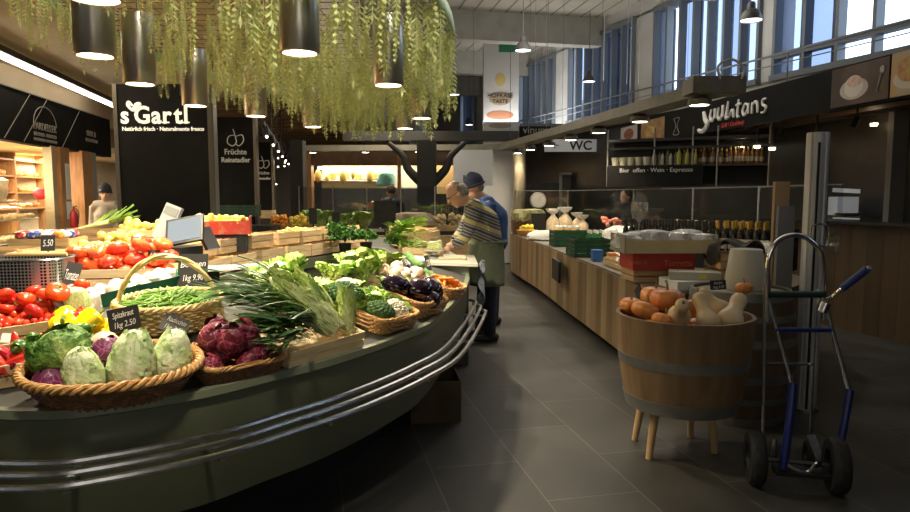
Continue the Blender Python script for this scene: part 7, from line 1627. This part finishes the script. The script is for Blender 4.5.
    for s in (-1, 1): M().ball(P(.086, s*.028, .012), (.006, .010, .006), 8, 6, R=Rf).build('eye', pm('eye_dark', (.03, .02, .02), rough=.2), parent=root)
    if glasses:
        g = M()
        for s in (-1, 1): g.tube([P(.10, s*.032+.024*cos(a), .010+.018*sin(a)) for a in [2*pi*k/14 for k in range(14)]], .0025, 5, closed=True); g.tube([P(.10, s*.056, .014), P(.0, s*.082, .018)], .0028, 5)
        g.tube([P(.10, -.01, .012), P(.10, .01, .012)], .0025, 5); g.build('glasses', dkmetal, parent=root)
    if apron:
        c0 = j['hip']
        def fa(u, v):
            a = -2.45+4.9*v; r = 1+.10*u; x = fx*(cos(a)*.185*r)+side*(sin(a)*.195*r); z = .07-.46*u
            return tuple(V(c0.x, c0.y, c0.z+z)+x+fx*(.03*sin(a*4+u*3)*u*.5)+fx*.01)
        o = M().grid(fa, 12, 40).build('apron', apron, parent=root); s_ = o.modifiers.new('thickness', 'SOLIDIFY'); s_.thickness = .008; s_.offset = 1
        M().tube([V(c0.x, c0.y, c0.z+.06)+fx*(cos(a)*.19)+side*(sin(a)*.20) for a in [2*pi*k/30 for k in range(30)]], .012, 6, closed=True).build('apron_string', apron, parent=root)
    return root
navy = pm('trousers_navy', (.012, .016, .035), (.02, .025, .05), rough=.9, scale=20); shoeb = pm('shoe_black', (.018, .018, .018), rough=.5); grh = pm('hair_grey', (.32, .30, .27), (.18, .16, .14), rough=.9, scale=30)
person('person in a striped sweater and olive apron bending over the white counter, wearing glasses', dict(hip=V(.345, 6.86, .98), chest=V(.28, 6.84, 1.25), neck=V(.155, 6.82, 1.44), head=V(.025, 6.80, 1.53), shn=V(.195, 6.63, 1.38), eln=V(.11, 6.54, 1.12), wrn=V(-.04, 6.50, 1.02),
    shf=V(.19, 7.0, 1.39), elf=V(.08, 7.02, 1.15), wrf=V(-.03, 6.82, 1.03), hpn=V(.36, 6.77, .93), knn=V(.36, 6.74, .50), ann=V(.36, 6.72, .10), hpf=V(.33, 6.96, .93), knf=V(.31, 6.97, .50), anf=V(.27, 6.98, .10)),
    (stripe_mat(), navy, shoeb, grh), face=(-1, -.12), pitch=.55, hair='balding', glasses=True, apron=pm('apron_olive', (.12, .145, .095), (.15, .175, .12), rough=.85, scale=8), vox=.01)
bluej = pm('jacket_blue', (.025, .07, .20), (.035, .09, .25), rough=.8, scale=10)
def offs(d, dx=0, dy=0, dz=0): return {k: v+V(dx, dy, dz) for k, v in d.items()}
stand_ = lambda x, y, h=1.7: (lambda s: dict(hip=V(x, y, .95*s), chest=V(x, y, 1.25*s), neck=V(x, y, 1.46*s), head=V(x, y, 1.60*s), shn=V(x-.19, y, 1.40*s), eln=V(x-.22, y-.02, 1.12*s), wrn=V(x-.2, y-.15, .9*s), shf=V(x+.19, y, 1.40*s), elf=V(x+.22, y-.02, 1.12*s), wrf=V(x+.2, y-.15, .9*s),
    hpn=V(x-.09, y, .9*s), knn=V(x-.1, y-.02, .5*s), ann=V(x-.11, y, .1), hpf=V(x+.09, y, .9*s), knf=V(x+.1, y-.02, .5*s), anf=V(x+.11, y, .1)))(h/1.75)
person('person in a navy beanie and blue jacket standing behind the man with the apron', dict(hip=V(.46, 7.75, .97), chest=V(.44, 7.72, 1.27), neck=V(.33, 7.70, 1.48), head=V(.225, 7.68, 1.60), shn=V(.38, 7.52, 1.42), eln=V(.33, 7.42, 1.15), wrn=V(.12, 7.40, 1.02),
    shf=V(.37, 7.9, 1.42), elf=V(.30, 7.95, 1.15), wrf=V(.12, 7.85, 1.04), hpn=V(.46, 7.66, .92), knn=V(.45, 7.64, .5), ann=V(.45, 7.62, .1), hpf=V(.45, 7.85, .92), knf=V(.44, 7.86, .5), anf=V(.43, 7.86, .1)),
    (bluej, navy, shoeb, grh), face=(-1, -.1), pitch=.35, hat=pm('beanie_navy', (.010, .013, .035), rough=.95, bump=.4, bscale=60), vox=.014)
dkj = pm('jacket_dark', (.02, .022, .03), rough=.9); bej = pm('jacket_beige', (.30, .26, .20), rough=.9); hbr = pm('hair_brown', (.05, .03, .02), rough=.9)
q = aty(106, 210, 10.8); person('person in a beige jacket standing at the glass door left of the tall sign', stand_(q.x, q.y, 1.68), (bej, dkj, shoeb, hbr), face=(.5, -1), vox=.02, hat=dkj)
q = aty(391, 205, 13.0); person('person in a dark jacket behind the far glass screen, left of the branching support', stand_(q.x, q.y, 1.72), (dkj, dkj, shoeb, hbr), face=(-.3, 1), vox=.02)
q = aty(620, 205, 11.6); person('person in dark clothes standing in the shade behind the oak counter', stand_(q.x+.1, q.y, 1.62), (dkj, dkj, shoeb, hbr), face=(-1, -.5), vox=.02)
# white cloth hanging at the counter end
p = onz(473, 300, .6); o = M().grid(lambda u, v: (.035*sin(u*9+v*3)+.02, .16*(v-.5)+.02*sin(u*5), -.42*u), 14, 12).build('hanging_cloth', pm('cloth_bluewhite', (.50, .54, .58), (.18, .24, .34), rough=.8, scale=14), loc=(.235, 6.35, .89), label='white and blue cloth hanging at the end of the weighing counter', cat='cloth')
